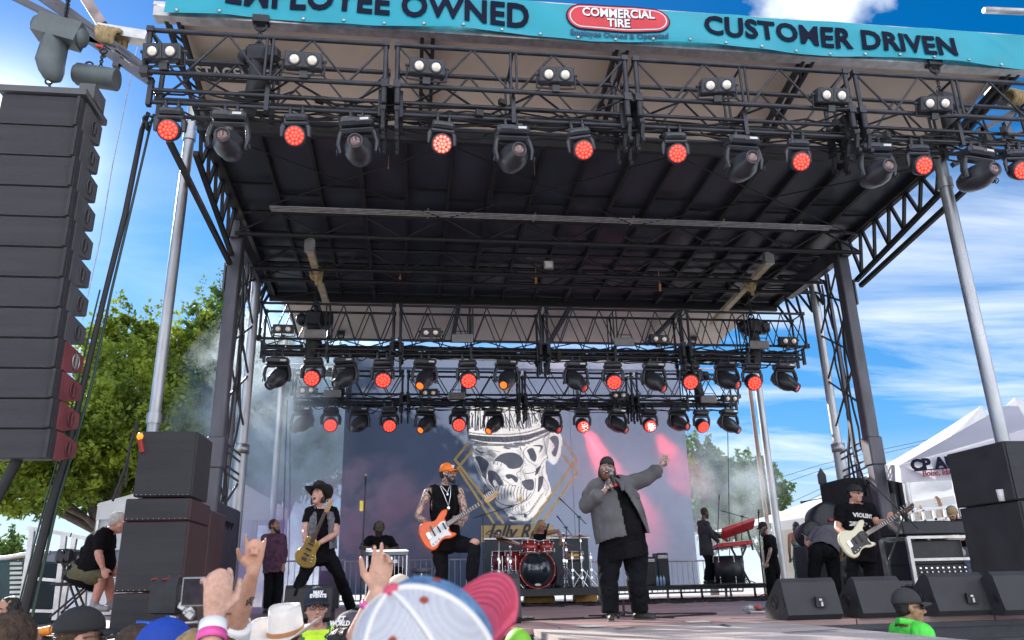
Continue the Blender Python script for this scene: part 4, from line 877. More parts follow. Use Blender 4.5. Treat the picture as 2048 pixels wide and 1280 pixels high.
def tent(name,c,w_,d,ze,zp,label,val=.35,sag=.12,walls=(),m=whitec,group=None,posts=True):
    t=empty(name,(c[0],c[1],0),label,'tent',group); b=MB(); gable(b,c,w_,d,ze,zp,sag); b.build('canopy',m,t)
    x0,x1,y0,y1=c[0]-w_/2,c[0]+w_/2,c[1]-d/2,c[1]+d/2
    b=MB()
    for (ax,ay),(bx_,by_) in (((x0,y0),(x1,y0)),((x1,y0),(x1,y1)),((x1,y1),(x0,y1)),((x0,y1),(x0,y0))):
        n=24; vs=[]
        for i in range(n+1):
            x=ax+(bx_-ax)*i/n; y=ay+(by_-ay)*i/n; w=.02*math.sin(i*1.4); vs+=[(x,y+w,ze-val),(x,y,ze)]
        b.add(vs,[(2*i,2*i+2,2*i+3,2*i+1) for i in range(n)],0,True)
    b.build('valance',m,t)
    if posts:
        for x,y in ((x0+.05,y0+.05),(x1-.05,y0+.05),(x1-.05,y1-.05),(x0+.05,y1-.05)): b=MB(); b.box((x,y,ze/2),(.06,.06,ze)); b.build('leg',alu,t)
    for wl in walls:
        b=MB(); n=40; vs=[]
        a,c2={'n':((x0,y1),(x1,y1)),'w':((x0,y0),(x0,y1)),'e':((x1,y0),(x1,y1)),'s':((x0,y0+.1),(x1,y0+.1))}[wl]
        for i in range(n+1):
            x=a[0]+(c2[0]-a[0])*i/n; y=a[1]+(c2[1]-a[1])*i/n; w=.05*math.sin(i*1.1)
            for z in (0,ze*.5,ze-.02): vs.append((x+(w if wl in 'we' else 0)*(1 if z<ze*.6 else 0),y+(w if wl in 'ns' else 0)*(1 if z<ze*.6 else .2),z))
        b.add(vs,[(3*i+j,3*i+3+j,3*i+4+j,3*i+1+j) for i in range(n) for j in range(2)],0,True); b.build('side_wall',wallm,t)
    return t
wallm=mat('tent_wall_grey',(.55,.56,.60),.8,0,.08,1,.2,2,trans=.25)
q=at(200,980,24); q2=at(520,985,24); zt_=at(400,945,24)
tent('pop_up_tent',((q.x+q2.x)/2,24+1.5,0),(q2.x-q.x),3,at(350,1005,24).z,at(350,945,25.5).z,'small white pop up canopy with grey walls, behind the left speaker stack',.45,.05,('s','w'))
q=at(508,975,23.5); q2=at(577,1035,22)
t=empty('awning_canopy',(q.x,23,0),'sloping white awning canopy right of the pop up tent','tent'); b=MB()
A=at(485,965,24); B_=at(575,1018,22.5); C_=at(577,1040,22.5); D_=at(515,1038,24)
b.add([A,at(485,965,26),at(575,1018,26),B_],[(0,1,2,3)]); b.add([A,B_,C_,at(485,1040,24)],[(0,1,2,3)]); b.build('canopy',whitec,t); b=MB(); b.tube((B_.x,22.5,0),(B_.x,22.5,B_.z),.03); b.build('leg',alu,t)
# big marquee right of the stage
mq=empty('marquee_tent',(19,26,0),'large white marquee with sagging roof at the right, behind the bass player','tent'); b=MB()
rl=[at(1535,1015,24),at(1700,945,24),at(1960,815,24),at(2100,900,24)]
def sheet(b,rows,mi=0):
    n=len(rows[0]); vs=[p for r_ in rows for p in r_]; b.add(vs,[(i*n+j,i*n+j+1,(i+1)*n+j+1,(i+1)*n+j) for i in range(len(rows)-1) for j in range(n-1)],mi,True)
def curve(A,B_,sag,n=14): return [A.lerp(B_,i/n)-V((0,0,sag*math.sin(PI*i/n))) for i in range(n+1)]
ap=at(1962,812,26); el=at(1545,1045,21.5); er=at(2120,960,21.5); ebl=V((el.x,30,el.z)); 
rows=[]
for k in range(9):
    t_=k/8; A=ap.lerp(el,1); 
    rows.append([p for p in curve(ap,el.lerp(er,t_),.75+.1*math.sin(k*2.0))])
sheet(b,rows); sheet(b,[curve(ap,ebl,.7),curve(ap,el.lerp(ebl,.5),.75),curve(ap,el,.75)]); sheet(b,[curve(ap,er,.7),curve(ap,V((er.x,30,er.z)),.7)])
b.build('canopy',whitec,mq)
b=MB(); n=40; vs=[]
for i in range(n+1):
    p=el.lerp(er,i/n); vs+=[p-V((0,0,.22+.03*math.sin(i*.9))),p]
b.add(vs,[(2*i,2*i+2,2*i+3,2*i+1) for i in range(n)],0,True); b.build('valance',whitec,mq)
b=MB(); n=60; vs=[]
for i in range(n+1):
    x0_=at(1562,1100,25).x; x=x0_+(er.x+1-x0_)*i/n; w=.06*math.sin(i*1.3); vs+=[(x,25+w,0),(x,25+w,el.z-.1),(x,25,el.z+.6)]
b.add(vs,[(3*i+j,3*i+3+j,3*i+4+j,3*i+1+j) for i in range(n) for j in range(2)],0,True)
vs=[]
for i in range(21): y=21.6+3.4*i/20; x_=at(1556,1100,21.6).x*(1-i/20)+at(1562,1100,25).x*i/20; vs+=[(x_+.05*math.sin(i*1.4),y,0),(x_,y,el.z-.1)]
b.add(vs,[(2*i,2*i+2,2*i+3,2*i+1) for i in range(20)],0,True); b.build('side_wall',mat('tent_wall_cream',(.62,.58,.52),.8,0,.08,1,.2,2,trans=.35),mq)
b=MB(); b.tube((ap.x,26,0),(ap.x,26,ap.z),.06); 
for f_ in (0,.33,.66): p=el.lerp(er,f_); b.tube((p.x,21.5,0),(p.x,21.5,p.z),.04)
b.build('tent_pole',alu,mq)
tent('marquee_tent',(at(2030,800,27).x,27,0),6,6,at(2040,880,24).z,at(2032,795,27).z,'second white marquee peak at the right edge behind the first',.3,.15)
# canopy with printed company name
cpt=empty('printed_canopy',(at(1900,950,11.5).x,11.5,0),'pop up canopy printed CP AU in black, left of the right subwoofers','tent')
cw=mat('canopy_lilac_white',(.70,.68,.76),.7,0,.05,1,.15,3,trans=.3)
A=at(1800,930,12); B_=at(2060,855,12); C_=at(1803,965,12); D_=at(2060,952,12)
b=MB(); sheet(b,[[C_.lerp(D_,i/16)+V((0,.02*math.sin(i*1.2),0)) for i in range(17)],[A.lerp(B_,i/16)-V((0,0,.03*math.sin(PI*i/16))) for i in range(17)]])
pk=at(2030,800,14); sheet(b,[[A.lerp(B_,i/16) for i in range(17)],[pk+V((.0,0,.0)) for i in range(17)]]); b.build('canopy',cw,cpt)
b=MB(); E_=at(1740,935,15.5); sheet(b,[[A,C_],[at(1744,930,15.5),at(1746,955,15.5)]]); b.build('side_valance',cw,cpt)
b=MB(); a_=at(1812,965,12); b.tube((a_.x,12,STZ-.4),(a_.x,12,C_.z),.045); a2=at(1905,950,15.5); b.tube((a2.x,15.5,0),(a2.x,15.5,a2.z),.045); b.build('leg',alu,cpt)
q=at(1868,928,11.93); ang=math.degrees(math.atan2((B_-A).z*.55,(B_-A).x))
text_mb('CP AU',.25,m4(XF@rotm('Z',ang*.55),q),.01,.012,sx_=1.15).build('lettering',inkm,cpt)
q=at(1880,945,11.93); text_mb('Boise, Idaho',.13,m4(XF@rotm('Z',ang*.5),q),.01,.003,shear=.2).build('lettering',mat('print_dark_red',(.25,.03,.06),.6),cpt)
q=at(1872,938,11.93); b=MB(); b.box(q,(.8,.008,.018),rotm('Y',-ang*.55)); b.build('printed_rule',inkm,cpt)
# power lines
b=MB()
for dy in (0,14,60,74,84): b.path([at(1560,955+dy,70),at(1640,930+dy*.8,70),at(1760,900+dy*.6,70),at(1900,870+dy*.4,70)],.02,n=4)
tag(b.build('power_lines',cable),'thin dark power lines crossing the sky right of the backdrop','cable',kind=None)
# trailers etc. left
tr=empty('travel_trailer',at(130,1200,17),'white and grey travel trailer lettered HIDEOUT behind the seated man','trailer')
z0=at(130,1225,17).z; z1=at(130,1160,17).z; z2=at(200,1100,17).z; xa_=at(52,1150,17).x; xb_=at(430,1150,17).x
b=MB(); b.box(((xa_+xb_)/2,18.2,(z0+z1)/2+.02),(xb_-xa_,2.4,z1-z0),bev=.06); b.build('lower_body',mat('trailer_white',(.62,.66,.72),.4,0,.08,1,coat=.3),tr)
b=MB(); b.box(((xa_+xb_)/2,18.2,(z1+z2)/2),(xb_-xa_,2.38,z2-z1),bev=.06); b.build('upper_body',mat('trailer_grey',(.10,.12,.16),.4,0,.1,1,coat=.3),tr)
q=at(152,1148,16.96); text_mb('HIDEOUT',.30,m4(XF,(q.x,16.98,q.z)),.01,.0,sx_=1.35,space=1.5,align='CENTER').build('lettering',bw,tr)
b=MB()
for pts in ([(60,1170),(80,1195),(88,1200),(70,1180)],[(70,1172),(110,1182),(140,1178),(110,1190)],[(150,1180),(190,1172),(215,1180),(190,1186)],[(225,1175),(245,1168),(262,1175),(245,1182)]):
    vs=[at(x,y,16.97) for x,y in pts]; b.add(vs,[(0,1,2,3)])
b.build('mountain_graphic',MATS['trailer_grey'],tr)
b=MB(); 
for x in (xa_+1,xa_+1.9): b.lathe([(.1,-.1),(.36,-.1),(.36,.1),(.1,.1)],(x,17.2,.36),rotm('X',90),20)
b.build('wheel',cable,tr)
gnr=empty('generator_trailer',at(20,1200,12),'dark green generator unit with white louvres at the left edge','generator')
b=MB(); A=at(-40,1230,12.5); B_=at(60,1120,12.5); b.box(((A.x+B_.x)/2,13.3,(A.z+B_.z)/2-.25),(B_.x-A.x,1.5,B_.z-A.z+.5),bev=.03); b.build('housing',mat('generator_green',(.02,.055,.06),.5,.1,.3),gnr)
b=MB()
for k in range(11): q=at(13,1128+k*9.5,12.45); q2=at(52,1126+k*9.5,12.45); b.box((q+q2)/2,(.16,.03,.035)); b.box((q+q2)/2+V((-.42,0,0)),(.2,.03,.035))
b.build('louvre',mat('louvre_white',(.6,.65,.62),.5),gnr)
b=MB(); b.path([at(-20,1118,12.3),at(20,1115,12.3),at(62,1107,12.3),at(100,1105,12.3)],.035,n=8); b.ell(at(70,1103,12.3),(.12,.12,.1)); b.build('exhaust_pipe',alu,gnr)
# aluminium ladder frames on the left wing
t=None; kk=0
for (pts,yy,lb) in (([(55,1056),(142,1070),(40,1240),(110,1240)],10.9,'taller aluminium crowd barrier frame left of the seated man'),([(146,1072),(180,1078),(120,1240),(165,1240)],11.4,'shorter aluminium frame directly behind the seated man')):
    (a1,a2,a3,a4)=[at(*p_,yy) for p_ in pts]; t=empty('barrier_frame',a3,lb,'frame'); b=MB()
    bar(b,a1,a2,.05,.05); bar(b,a1.lerp(a2,.12),a3,.06,.06); bar(b,a1.lerp(a2,.85),a4,.06,.06); bar(b,a3.lerp(a1,.45),a4.lerp(a2,.45),.035,.035); bar(b,a3.lerp(a1,.1),a4.lerp(a2,.1),.035,.035); bar(b,a3.lerp(a1,.45),a3.lerp(a1,.45)+V((-.15,.9,0)),.035,.035); b.build('tube_frame',alu,t)
# crowd barricade fence at the back of the stage
for k,(xa,xb,y,lb) in enumerate(((540,690,20.2,'grey steel barricade left of the backdrop base'),(690,1000,20.4,'grey steel barricade behind the pedal steel player'),(1170,1300,20.4,'grey steel barricade behind the singer'),(1300,1480,20.4,'grey steel barricade behind the keyboard player'))):
    A=at(xa,1125,y); B_=at(xb,1125,y); z0=STZ; z1=A.z+.02; t=empty('barricade',(A.x,y,z0),lb,'barrier','steel barricades along the back of the stage'); b=MB()
    b.tube((A.x,y,z1),(B_.x,y,z1),.022); b.tube((A.x,y,z0+.12),(B_.x,y,z0+.12),.022); n=int((B_.x-A.x)/.14)
    for i in range(n+1): x=A.x+(B_.x-A.x)*i/n; b.tube((x,y,z0+.12),(x,y,z1),.022 if i in (0,n) or i%8==0 else .009,n=6)
    b.build('barricade_frame',steel,t)
# ================= people =================
def organic(mb,name,mats,parent,vox,sm=4,disp=0,dsc=.1,cull=None,thick=0):
    me=mb.mesh(name,mats); ob=bpy.data.objects.new('tmp',me); COL.objects.link(ob)
    m=ob.modifiers.new('r','REMESH'); m.mode='VOXEL'; m.voxel_size=vox; m.adaptivity=0; m.use_smooth_shade=True
    if sm: m=ob.modifiers.new('s','SMOOTH'); m.factor=.5; m.iterations=sm
    out=bpy.data.meshes.new_from_object(ob.evaluated_get(bpy.context.evaluated_depsgraph_get())); bpy.data.objects.remove(ob); bpy.data.meshes.remove(me)
    bm=bmesh.new(); bm.from_mesh(out)
    if cull: bmesh.ops.delete(bm,geom=[v for v in bm.verts if cull(v.co)],context='VERTS')
    if disp:
        bm.normal_update()
        for v in bm.verts:
            p=v.co/dsc; n=noise.noise(p)+.5*noise.noise(p*2.3+V((3,1,2))); r_=1-abs(n)*2; v.co+=v.normal*disp*(n+.35*r_)
    if thick:
        bm.normal_update(); bmesh.ops.solidify(bm,geom=bm.faces[:],thickness=thick)
    for f in bm.faces: f.smooth=True
    bm.to_mesh(out); bm.free(); out.name=name
    if not out.materials: out.materials.append(mats if not isinstance(mats,list) else mats[0])
    o=bpy.data.objects.new(name,out); COL.objects.link(o)
    if parent: o.parent=parent; o.matrix_parent_inverse=parent.matrix_basis.inverted()
    return o
def skin(nm,c,tat=False):
    m=mat('skin_'+nm,c,.48,0,.20,26,.22,70,sub=.06,col2=(min(1,c[0]*1.12),c[1]*.98,c[2]*.95))
    return m
def tattoo(nm,c):
    if 'skin_'+nm in MATS: return MATS['skin_'+nm]
    m=mat('skin_'+nm,c,.48,0,.1,14,.08,90); t=m.node_tree; b=t.nodes['Principled BSDF']; old=b.inputs['Base Color'].links[0].from_socket
    n=t.nodes.new('ShaderNodeTexNoise'); n.inputs['Scale'].default_value=22; n.inputs['Detail'].default_value=3; n.inputs['Distortion'].default_value=1.6; c_=t.nodes.new('ShaderNodeTexCoord'); t.links.new(c_.outputs['Object'],n.inputs['Vector'])
    r=t.nodes.new('ShaderNodeValToRGB'); r.color_ramp.elements[0].position=.47; r.color_ramp.elements[1].position=.53; t.links.new(n.outputs[0],r.inputs[0])
    mx_=t.nodes.new('ShaderNodeMixRGB'); t.links.new(r.outputs[0],mx_.inputs[0]); t.links.new(old,mx_.inputs[1]); mx_.inputs[2].default_value=(.12,.10,.11,1); t.links.new(mx_.outputs[0],b.inputs['Base Color']); return m
def stretchv(a,b,t): return a.lerp(b,t)
def hand(mb,w,d,pn,side=1,curl=(.3,.3,.3,.3),s=1.0,thumb=.5,spread=0.05,wide=1):
    d=V(d).normalized(); pn=V(pn); pn=(pn-d*pn.dot(d)).normalized(); S=d.cross(pn)*side   # S points to the thumb side
    mb.path([w-d*.02*s,w+d*.03*s,w+d*.075*s,w+d*.098*s],[.026*s,.036*s,.043*s,.038*s],n=12,flat=.42,side=S,dome=True)
    L_=(.068,.078,.072,.056)
    for i in range(4):
        b=w+d*(.088-.004*abs(i-1.2))*s+S*(1.5-i)*.0215*s; di=(d+S*(1.5-i)*spread).normalized(); l=L_[i]*s; c=curl[i]; pts=[b]; rr=[.0098*s]; ang=0
        for k,fr in enumerate((.45,.31,.24)):
            ang+=c*(1.25 if k else 1.0); v=di*math.cos(ang)+pn*math.sin(ang); pts.append(pts[-1]+v*l*fr); rr.append((.0088,.0080,.0068)[k]*s)
        mb.path(pts,rr,n=8,dome=True)
    t0=w+d*.028*s+S*.026*s; v1=(d*.62+S*.72+pn*.18*thumb).normalized(); v2=(d*.85+S*.25+pn*.9*thumb).normalized()
    mb.path([t0,t0+v1*.042*s,t0+v1*.042*s+v2*.03*s,t0+v1*.042*s+v2*.055*s],[.015*s,.0125*s,.0105*s,.0085*s],n=8,dome=True)
def head(mb,H,M,s,jaw=1.0,open_=0):
    P=lambda x,y,z: H+M@V((x,y,z))*s
    mb.ell(P(0,-.012,.035),(.074*s,.094*s,.088*s),M,16,12); mb.ell(P(0,.018,-.030),(.063*s*jaw,.070*s,.075*s),M,14,10)
    mb.ell(P(0,.042,-.082-open_*.02),(.040*s*jaw,.042*s,.036*s),M,12,8); mb.ell(P(0,.068,-.094-open_*.025),(.020*s,.018*s,.018*s),M,10,6)
    mb.path([P(0,.078,.022),P(0,.096,-.006),P(0,.108,-.028)],[.010*s,.012*s,.017*s],n=8,dome=True)
    mb.ell(P(0,.078,.030),(.052*s,.016*s,.012*s),M,12,6)
    for q in (-1,1):
        mb.ell(P(q*.076,-.005,-.008),(.010*s,.020*s,.030*s),M,10,6); mb.ell(P(q*.04,.058,-.028),(.022*s,.024*s,.020*s),M,10,6); mb.ell(P(q*.012,.098,-.032),(.010*s,.010*s,.009*s),M,8,5)
    mb.ell(P(0,.084,-.058+open_*.005),(.024*s,.012*s,.007*s),M,10,5); 
    mb.ell(P(0,.080,-.070-open_*.02),(.020*s,.012*s,.007*s),M,10,5)
eyew=mat('eye_white',(.6,.58,.55),.2,0,.05); eyed=mat('eye_iris',(.03,.02,.015),.15,0,.05); mouthm=mat('mouth_dark',(.09,.015,.015),.4,0,.1); lipm=mat('lips',(.38,.13,.11),.45,0,.1); teethm=mat('teeth',(.8,.77,.68),.3,0,.05)
glassm=mat('sunglass_black',(.01,.01,.012),.08,0,.05,coat=1); 
def facebits(par,H,M,s,o,brow,glasses=None,closed=False):
    P=lambda x,y,z: H+M@V((x,y,z))*s
    if glasses in (None,'clear'):
        for q in (-1,1):
            b=MB(); b.ell(P(q*.030,.077,.007),(.013*s,.008*s,.0055*s if not closed else .002*s),M,10,6); e=b.build('eye',eyew,par)
            b=MB(); b.ell(P(q*.030,.0835,.007),(.0058*s,.003*s,.0056*s if not closed else .002*s),M,8,5); b.build('iris',eyed,e)
    b=MB()
    for q in (-1,1): b.path([P(q*.050,.072,.028),P(q*.032,.086,.033),P(q*.014,.088,.027)],[.003*s,.0052*s,.004*s],n=6)
    b.build('eyebrows',brow,par)
    b=MB()
    if o>0: b.ell(P(0,.0815,-.066-o*.008),(.019*s,.016*s,(.006+.016*o)*s),M,12,8); mm=b.build('mouth',mouthm,par); b=MB(); b.box(P(0,.092,-.058-o*.0),(.026*s,.008*s,.006*s),M); b.build('teeth',teethm,mm)
    else: b.ell(P(0,.0885,-.0635),(.020*s,.008*s,.0032*s),M,12,6); b.build('mouth',lipm,par)
    if glasses:
        b=MB(); 
        for q in (-1,1):
            if glasses=='clear': b.torus(P(q*.032,.096,.006),.021*s,.0025*s,M@rotm('X',90)@Matrix.Diagonal((1.1,.85,1)),16,5)
            else: b.ell(P(q*.033,.090,.006),(.029*s,.012*s,.020*s),M,12,8)
            b.path([P(q*.056,.088,.010),P(q*.078,.03,.012),P(q*.079,-.01,.006)],.0035*s,n=5)
        b.tube(P(-.012,.098,.010),P(.012,.098,.010),.003*s,n=5); b.build('sunglasses' if glasses!='clear' else 'spectacles',glassm if glasses!='orange' else mat('sunglass_orange',(.45,.12,.01),.1,0,.05,coat=1),par)
def cap(par,H,M,s,m,brimm=None,back=False,patch=None,logo=None,tall=.092,rim=.0,brim_up=0,name='cap'):
    M2=M@rotm('Z',180) if back else M; P=lambda x,y,z: H+M2@V((x,y,z))*s
    b=MB(); b.ell(P(0,-.012,.042),(.083*s,.103*s,tall*s),M2,24,10,z0=-.12,z1=1); b.ell(P(0,-.012,.042+tall),(.008*s,.008*s,.005*s),M,8,4)
    o=b.build(name,m,par)
    b=MB(); n=14; vs=[]
    for k,(yo,dz) in enumerate(((0,0),(.035,.004),(.062,.0),(.074,-.006))):
        for i in range(n+1):
            a=R(-62+124*i/n); x=.081*math.sin(a); y=.100*math.cos(a)-.012; ex=yo*math.cos(a)**.6 if math.cos(a)>0 else 0
            vs.append(P(x*(1+.06*k),y+ex,.036+dz-.02*(math.sin(a)**2)*(k/3)+brim_up*ex))
    f=[(k*(n+1)+i,k*(n+1)+i+1,(k+1)*(n+1)+i+1,(k+1)*(n+1)+i) for k in range(3) for i in range(n)]; up=M2@V((0,0,.004*s)); nv=len(vs); vs2=vs+[v-up for v in vs]; f+= [tuple(reversed([q+nv for q in t_])) for t_ in f]
    f+=[(3*(n+1)+i,3*(n+1)+i+1,3*(n+1)+i+1+nv,3*(n+1)+i+nv) for i in range(n)]; b.add(vs2,f,0,True); b.build('brim',brimm or m,o)
    if patch: b=MB(); b.box(P(0,.088,.085),(.05*s,.008*s,.035*s),M2@rotm('X',-22)); b.build('patch',patch,o)
    if logo:
        txt,col,sz=logo
        for k,l in enumerate(txt.split('|')): text_mb(l,sz*s,m4(M2@rotm('X',62)@rotm('Y',180)@rotm('Z',0)@Matrix.Diagonal((-1,1,-1)) if False else M2@Matrix(((-1,0,0),(0,-.35,1),(0,1,.35))),P(0,.0925-.012*(1-k),.098-.022*k)),.003,.0015).build('cap_lettering',col,o)
    return o
def cowboy(par,H,M,s,m,band,tilt=0):
    M=M@rotm('X',tilt); P=lambda x,y,z: H+M@V((x,y,z))*s
    b=MB(); n=28; k=6; vs=[]
    for i in range(k+1):
        t=i/k
        for j in range(n):
            a=2*PI*j/n; rx=.079*(1-.16*t**1.5); ry=.103*(1-.12*t**1.5); x=rx*math.cos(a); y=ry*math.sin(a)-.008; z=.045+.115*t+.012*t*math.cos(a)**2
            vs.append(P(x,y,z))
    top=[]; 
    for q,sc in ((0,.8),(1,.45),(2,.08)):
        for j in range(n):
            a=2*PI*j/n; vs.append(P(.066*sc*math.cos(a),.09*sc*math.sin(a)-.008,.157-(.008,.035,.040)[q]))
    K=k+4; f=[(i*n+j,i*n+(j+1)%n,(i+1)*n+(j+1)%n,(i+1)*n+j) for i in range(K-1) for j in range(n)]; f.append(tuple(range((K-1)*n,K*n))); b.add(vs,f,0,True); o=b.build('cowboy_hat',m,par)
    b=MB(); vs=[]; kk=6
    for sd in (0,1):
        for i in range(kk+1):
            t=i/kk
            for j in range(n):
                a=2*PI*j/n; ox=.079+.082*t; oy=.103+.088*t; x=ox*math.cos(a); y=oy*math.sin(a)-.008; z=.046+.062*t**1.6*abs(math.cos(a))**1.4-.022*t*abs(math.sin(a))**2-sd*.004; vs.append(P(x,y,z))
    nv=(kk+1)*n; f=[(i*n+j,(i+1)*n+j,(i+1)*n+(j+1)%n,i*n+(j+1)%n) for i in range(kk) for j in range(n)]; f+=[tuple(reversed([q+nv for q in t_])) for t_ in f]+[(kk*n+j,kk*n+nv+j,kk*n+nv+(j+1)%n,kk*n+(j+1)%n) for j in range(n)]; b.add(vs,f,0,True); b.build('brim',m,o)
    b=MB(); b.lathe([(1.02,0),(1.03,.008),(1.0,.02)],P(0,-.008,.050),M@Matrix.Diagonal((.079*s,.103*s,s)),28,cap=False); b.build('hat_band',band,o)
def hair(par,H,M,s,m,kind):
    P=lambda x,y,z: H+M@V((x,y,z))*s
    b=MB(); b.ell(P(0,-.026,.040),(.082*s,.094*s,.092*s),M,16,10)
    if kind=='short': b.ell(P(0,-.045,-.01),(.076*s,.062*s,.06*s),M)
    if kind in ('medium','long'):
        b.ell(P(0,-.05,-.03),(.086*s,.058*s,.085*s),M)
        for q in (-1,1): b.path([P(q*.075,-.01,.02),P(q*.086,-.02,-.05),P(q*.088,-.03,-.10)],[.02*s,.026*s,.018*s],dome=True)
    if kind=='long':
        for q in (-1,0,1): b.path([P(q*.05,-.07,0),P(q*.06,-.085,-.12),P(q*.055,-.09,-.26)],[.045*s,.045*s,.022*s],dome=True)
    if kind=='fringe': 
        b.ell(P(0,-.04,-.0),(.085*s,.07*s,.07*s),M); b.path([P(-.07,.045,.03),P(0,.082,.05),P(.07,.045,.03)],[.022*s,.02*s,.022*s],dome=True)
        for q in (-1,1): b.path([P(q*.076,.01,.03),P(q*.08,.0,-.02)],[.018*s,.012*s],dome=True)
    organic(b,'hair',m,par,.009*s,1,.009*s,.022)
def beard(par,H,M,s,m,big=0):
    P=lambda x,y,z: H+M@V((x,y,z))*s
    b=MB(); b.path([P(-.064,.015,-.03),P(-.056,.045,-.075),P(-.03,.075,-.100-big*.02),P(0,.084,-.108-big*.03),P(.03,.075,-.100-big*.02),P(.056,.045,-.075),P(.064,.015,-.03)],[.012*s,.017*s,(.020+big*.01)*s,(.022+big*.016)*s,(.020+big*.01)*s,.017*s,.012*s],n=8,dome=True)
    b.path([P(-.03,.084,-.062),P(-.014,.095,-.048),P(.014,.095,-.048),P(.03,.084,-.062)],.0065*s,n=6,dome=True)
    organic(b,'beard',m,par,.0065*s,1,.006*s,.012)
denim=mat('grey_denim',(.115,.112,.12),.85,0,.25,5,.25,30,spec=.2); blackc=mat('black_cotton',(.008,.008,.010),.9,0,.3,6,.5,40,spec=.1); blackj=mat('black_jeans',(.009,.010,.013),.85,0,.4,7,.5,50,spec=.1)
boot=mat('boot_leather',(.03,.028,.027),.5,0,.4,12,.2,60); hairbr=mat('hair_brown',(.06,.033,.018),.6,0,.4,40,.6,120); hairbl=mat('hair_black',(.018,.014,.012),.5,0,.4,40,.6,120); hairbd=mat('hair_blond',(.42,.28,.13),.6,0,.4,40,.6,120); hairgy=mat('hair_grey',(.45,.44,.42),.7,0,.2,40,.5,120); beardr=mat('beard_red_brown',(.14,.055,.025),.7,0,.4,40,.6,120)
def person(label,P,face=(0,-1,0),tilt=0,hs=1.0,sk=None,W=dict(),top=None,sleeve=.45,tlen=.12,bottom=blackj,blen=1.0,shoes=boot,hairk=None,hairm=hairbr,hat=None,beardm=None,bbig=0,glasses=None,openm=0,closed=False,hands=None,vox=.011,roll=0,group=None,jacket=None,jaw=1.0,neckline=0,tights=1.0,jopen=None,extra=None):
    """P: world joints; L/R are the sides as seen in the photograph's left and right"""
    sk=sk or skin('fair',(.52,.30,.22)); ws=dict(sh=.0,chest=.165,belly=.15,hip=.165,dep=.115,bdep=.115,arm=1,leg=1); ws.update(W)
    base=V(((P['anL'].x+P['anR'].x)/2,(P['anL'].y+P['anR'].y)/2,min(P['anL'].z,P['anR'].z)-.09)); t=empty('person',base,label,'person',group)
    F=V(face).normalized(); M=frame(F,(0,0,1))@rotm('X',tilt)@rotm('Y',roll); H=P['head']
    S=(P['shL']+P['shR'])/2; Hp=(P['hiL']+P['hiR'])/2; X=(P['shR']-P['shL']).normalized(); Zt=(S-Hp).normalized(); Yt=Zt.cross(X).normalized(); X=Yt.cross(Zt); T=Matrix(((X.x,Yt.x,Zt.x),(X.y,Yt.y,Zt.y),(X.z,Yt.z,Zt.z))); tl=(S-Hp).length
    half=(P['shR']-P['shL']).length/2
    def torso(b,g):
        b.ell(S.lerp(Hp,.24),(max(ws['chest'],half*.86)+g,ws['dep']+g,tl*.30+g),T,18,12); b.ell(S.lerp(Hp,.62)-T@V((0,ws['bdep']-.115,0)),(ws['belly']+g,ws['bdep']+g,tl*.36+g),T,18,12)
        b.ell(Hp+Zt*.02,(ws['hip']+g,ws['dep']+g+.005,.13+g),T,16,10)
        a=ws['arm']
        for k in 'LR': b.path([S.lerp(P['neck'],.7),S.lerp(P['sh'+k],.6)+Zt*.015,P['sh'+k]],[.06+g,.062*a**.5+g,.058*a+g],n=10,dome=True)
    def arm(b,k,t1,g,cap_=True):
        a=ws['arm']; s_,e,w_=P['sh'+k],P['el'+k],P['wr'+k]; pts=[s_,s_.lerp(e,.4),e,e.lerp(w_,.3),w_]; rs=[.058*a,.052*a,.042*a**.7,.043*a**.7,.028]; tt=[0,.2,.5,.65,1]
        P2=[];R2=[]
        for p,r_,q in zip(pts,rs,tt):
            if q<=t1+1e-6: P2.append(p);R2.append(r_+g)
            else:
                i=tt.index(q); f_=(t1-tt[i-1])/(q-tt[i-1]); P2.append(pts[i-1].lerp(p,f_)); R2.append(rs[i-1]+(r_-rs[i-1])*f_+g); break
        b.path(P2,R2,n=12,dome=(g==0)); 
        if g: b.ell(P2[0],R2[0])
        b.ell(s_,rs[0]+g)
    def leg(b,k,t1,g):
        a=ws['leg']; h,kn,an=P['hi'+k],P['kn'+k],P['an'+k]; pts=[h,h.lerp(kn,.35),kn,kn.lerp(an,.3),an]; rs=[.092*a,.085*a,.058*a,.056*a,.038*a]; tt=[0,.175,.5,.65,1]; P2=[];R2=[]
        for p,r_,q in zip(pts,rs,tt):
            gg=g*(1+.9*q*(2-tights*1.0)) if g else 0
            if q<=t1+1e-6: P2.append(p);R2.append(r_+gg)
            else: i=tt.index(q); f_=(t1-tt[i-1])/(q-tt[i-1]); P2.append(pts[i-1].lerp(p,f_)); R2.append(rs[i-1]+(r_-rs[i-1])*f_+gg); break
        b.path(P2,R2,n=14,dome=(g==0)); b.ell(h,rs[0]+g)
    b=MB(); torso(b,0); head(b,H,M,hs,jaw,openm); b.path([P['neck']-Zt*.03,P['neck'],H+M@V((0,-.02,-.05))*hs],[.066,.056*jaw,.052*jaw],n=12,dome=True)
    for k in 'LR': arm(b,k,1,0); leg(b,k,1,0)
    hd=hands or {}
    for k in 'LR':
        h=hd.get(k,{}); d=V(h.get('d',P['wr'+k]-P['el'+k])); hand(b,P['wr'+k],d,h.get('pn',(0,1,0)),h.get('side',1 if k=='L' else -1),h.get('curl',(.45,.5,.55,.6)),h.get('s',1.0),h.get('th',.6),h.get('spread',.05))
    body=organic(b,'body',sk,t,vox,2)
    facebits(t,H,M,hs,openm,beardm or hairm,glasses,closed)
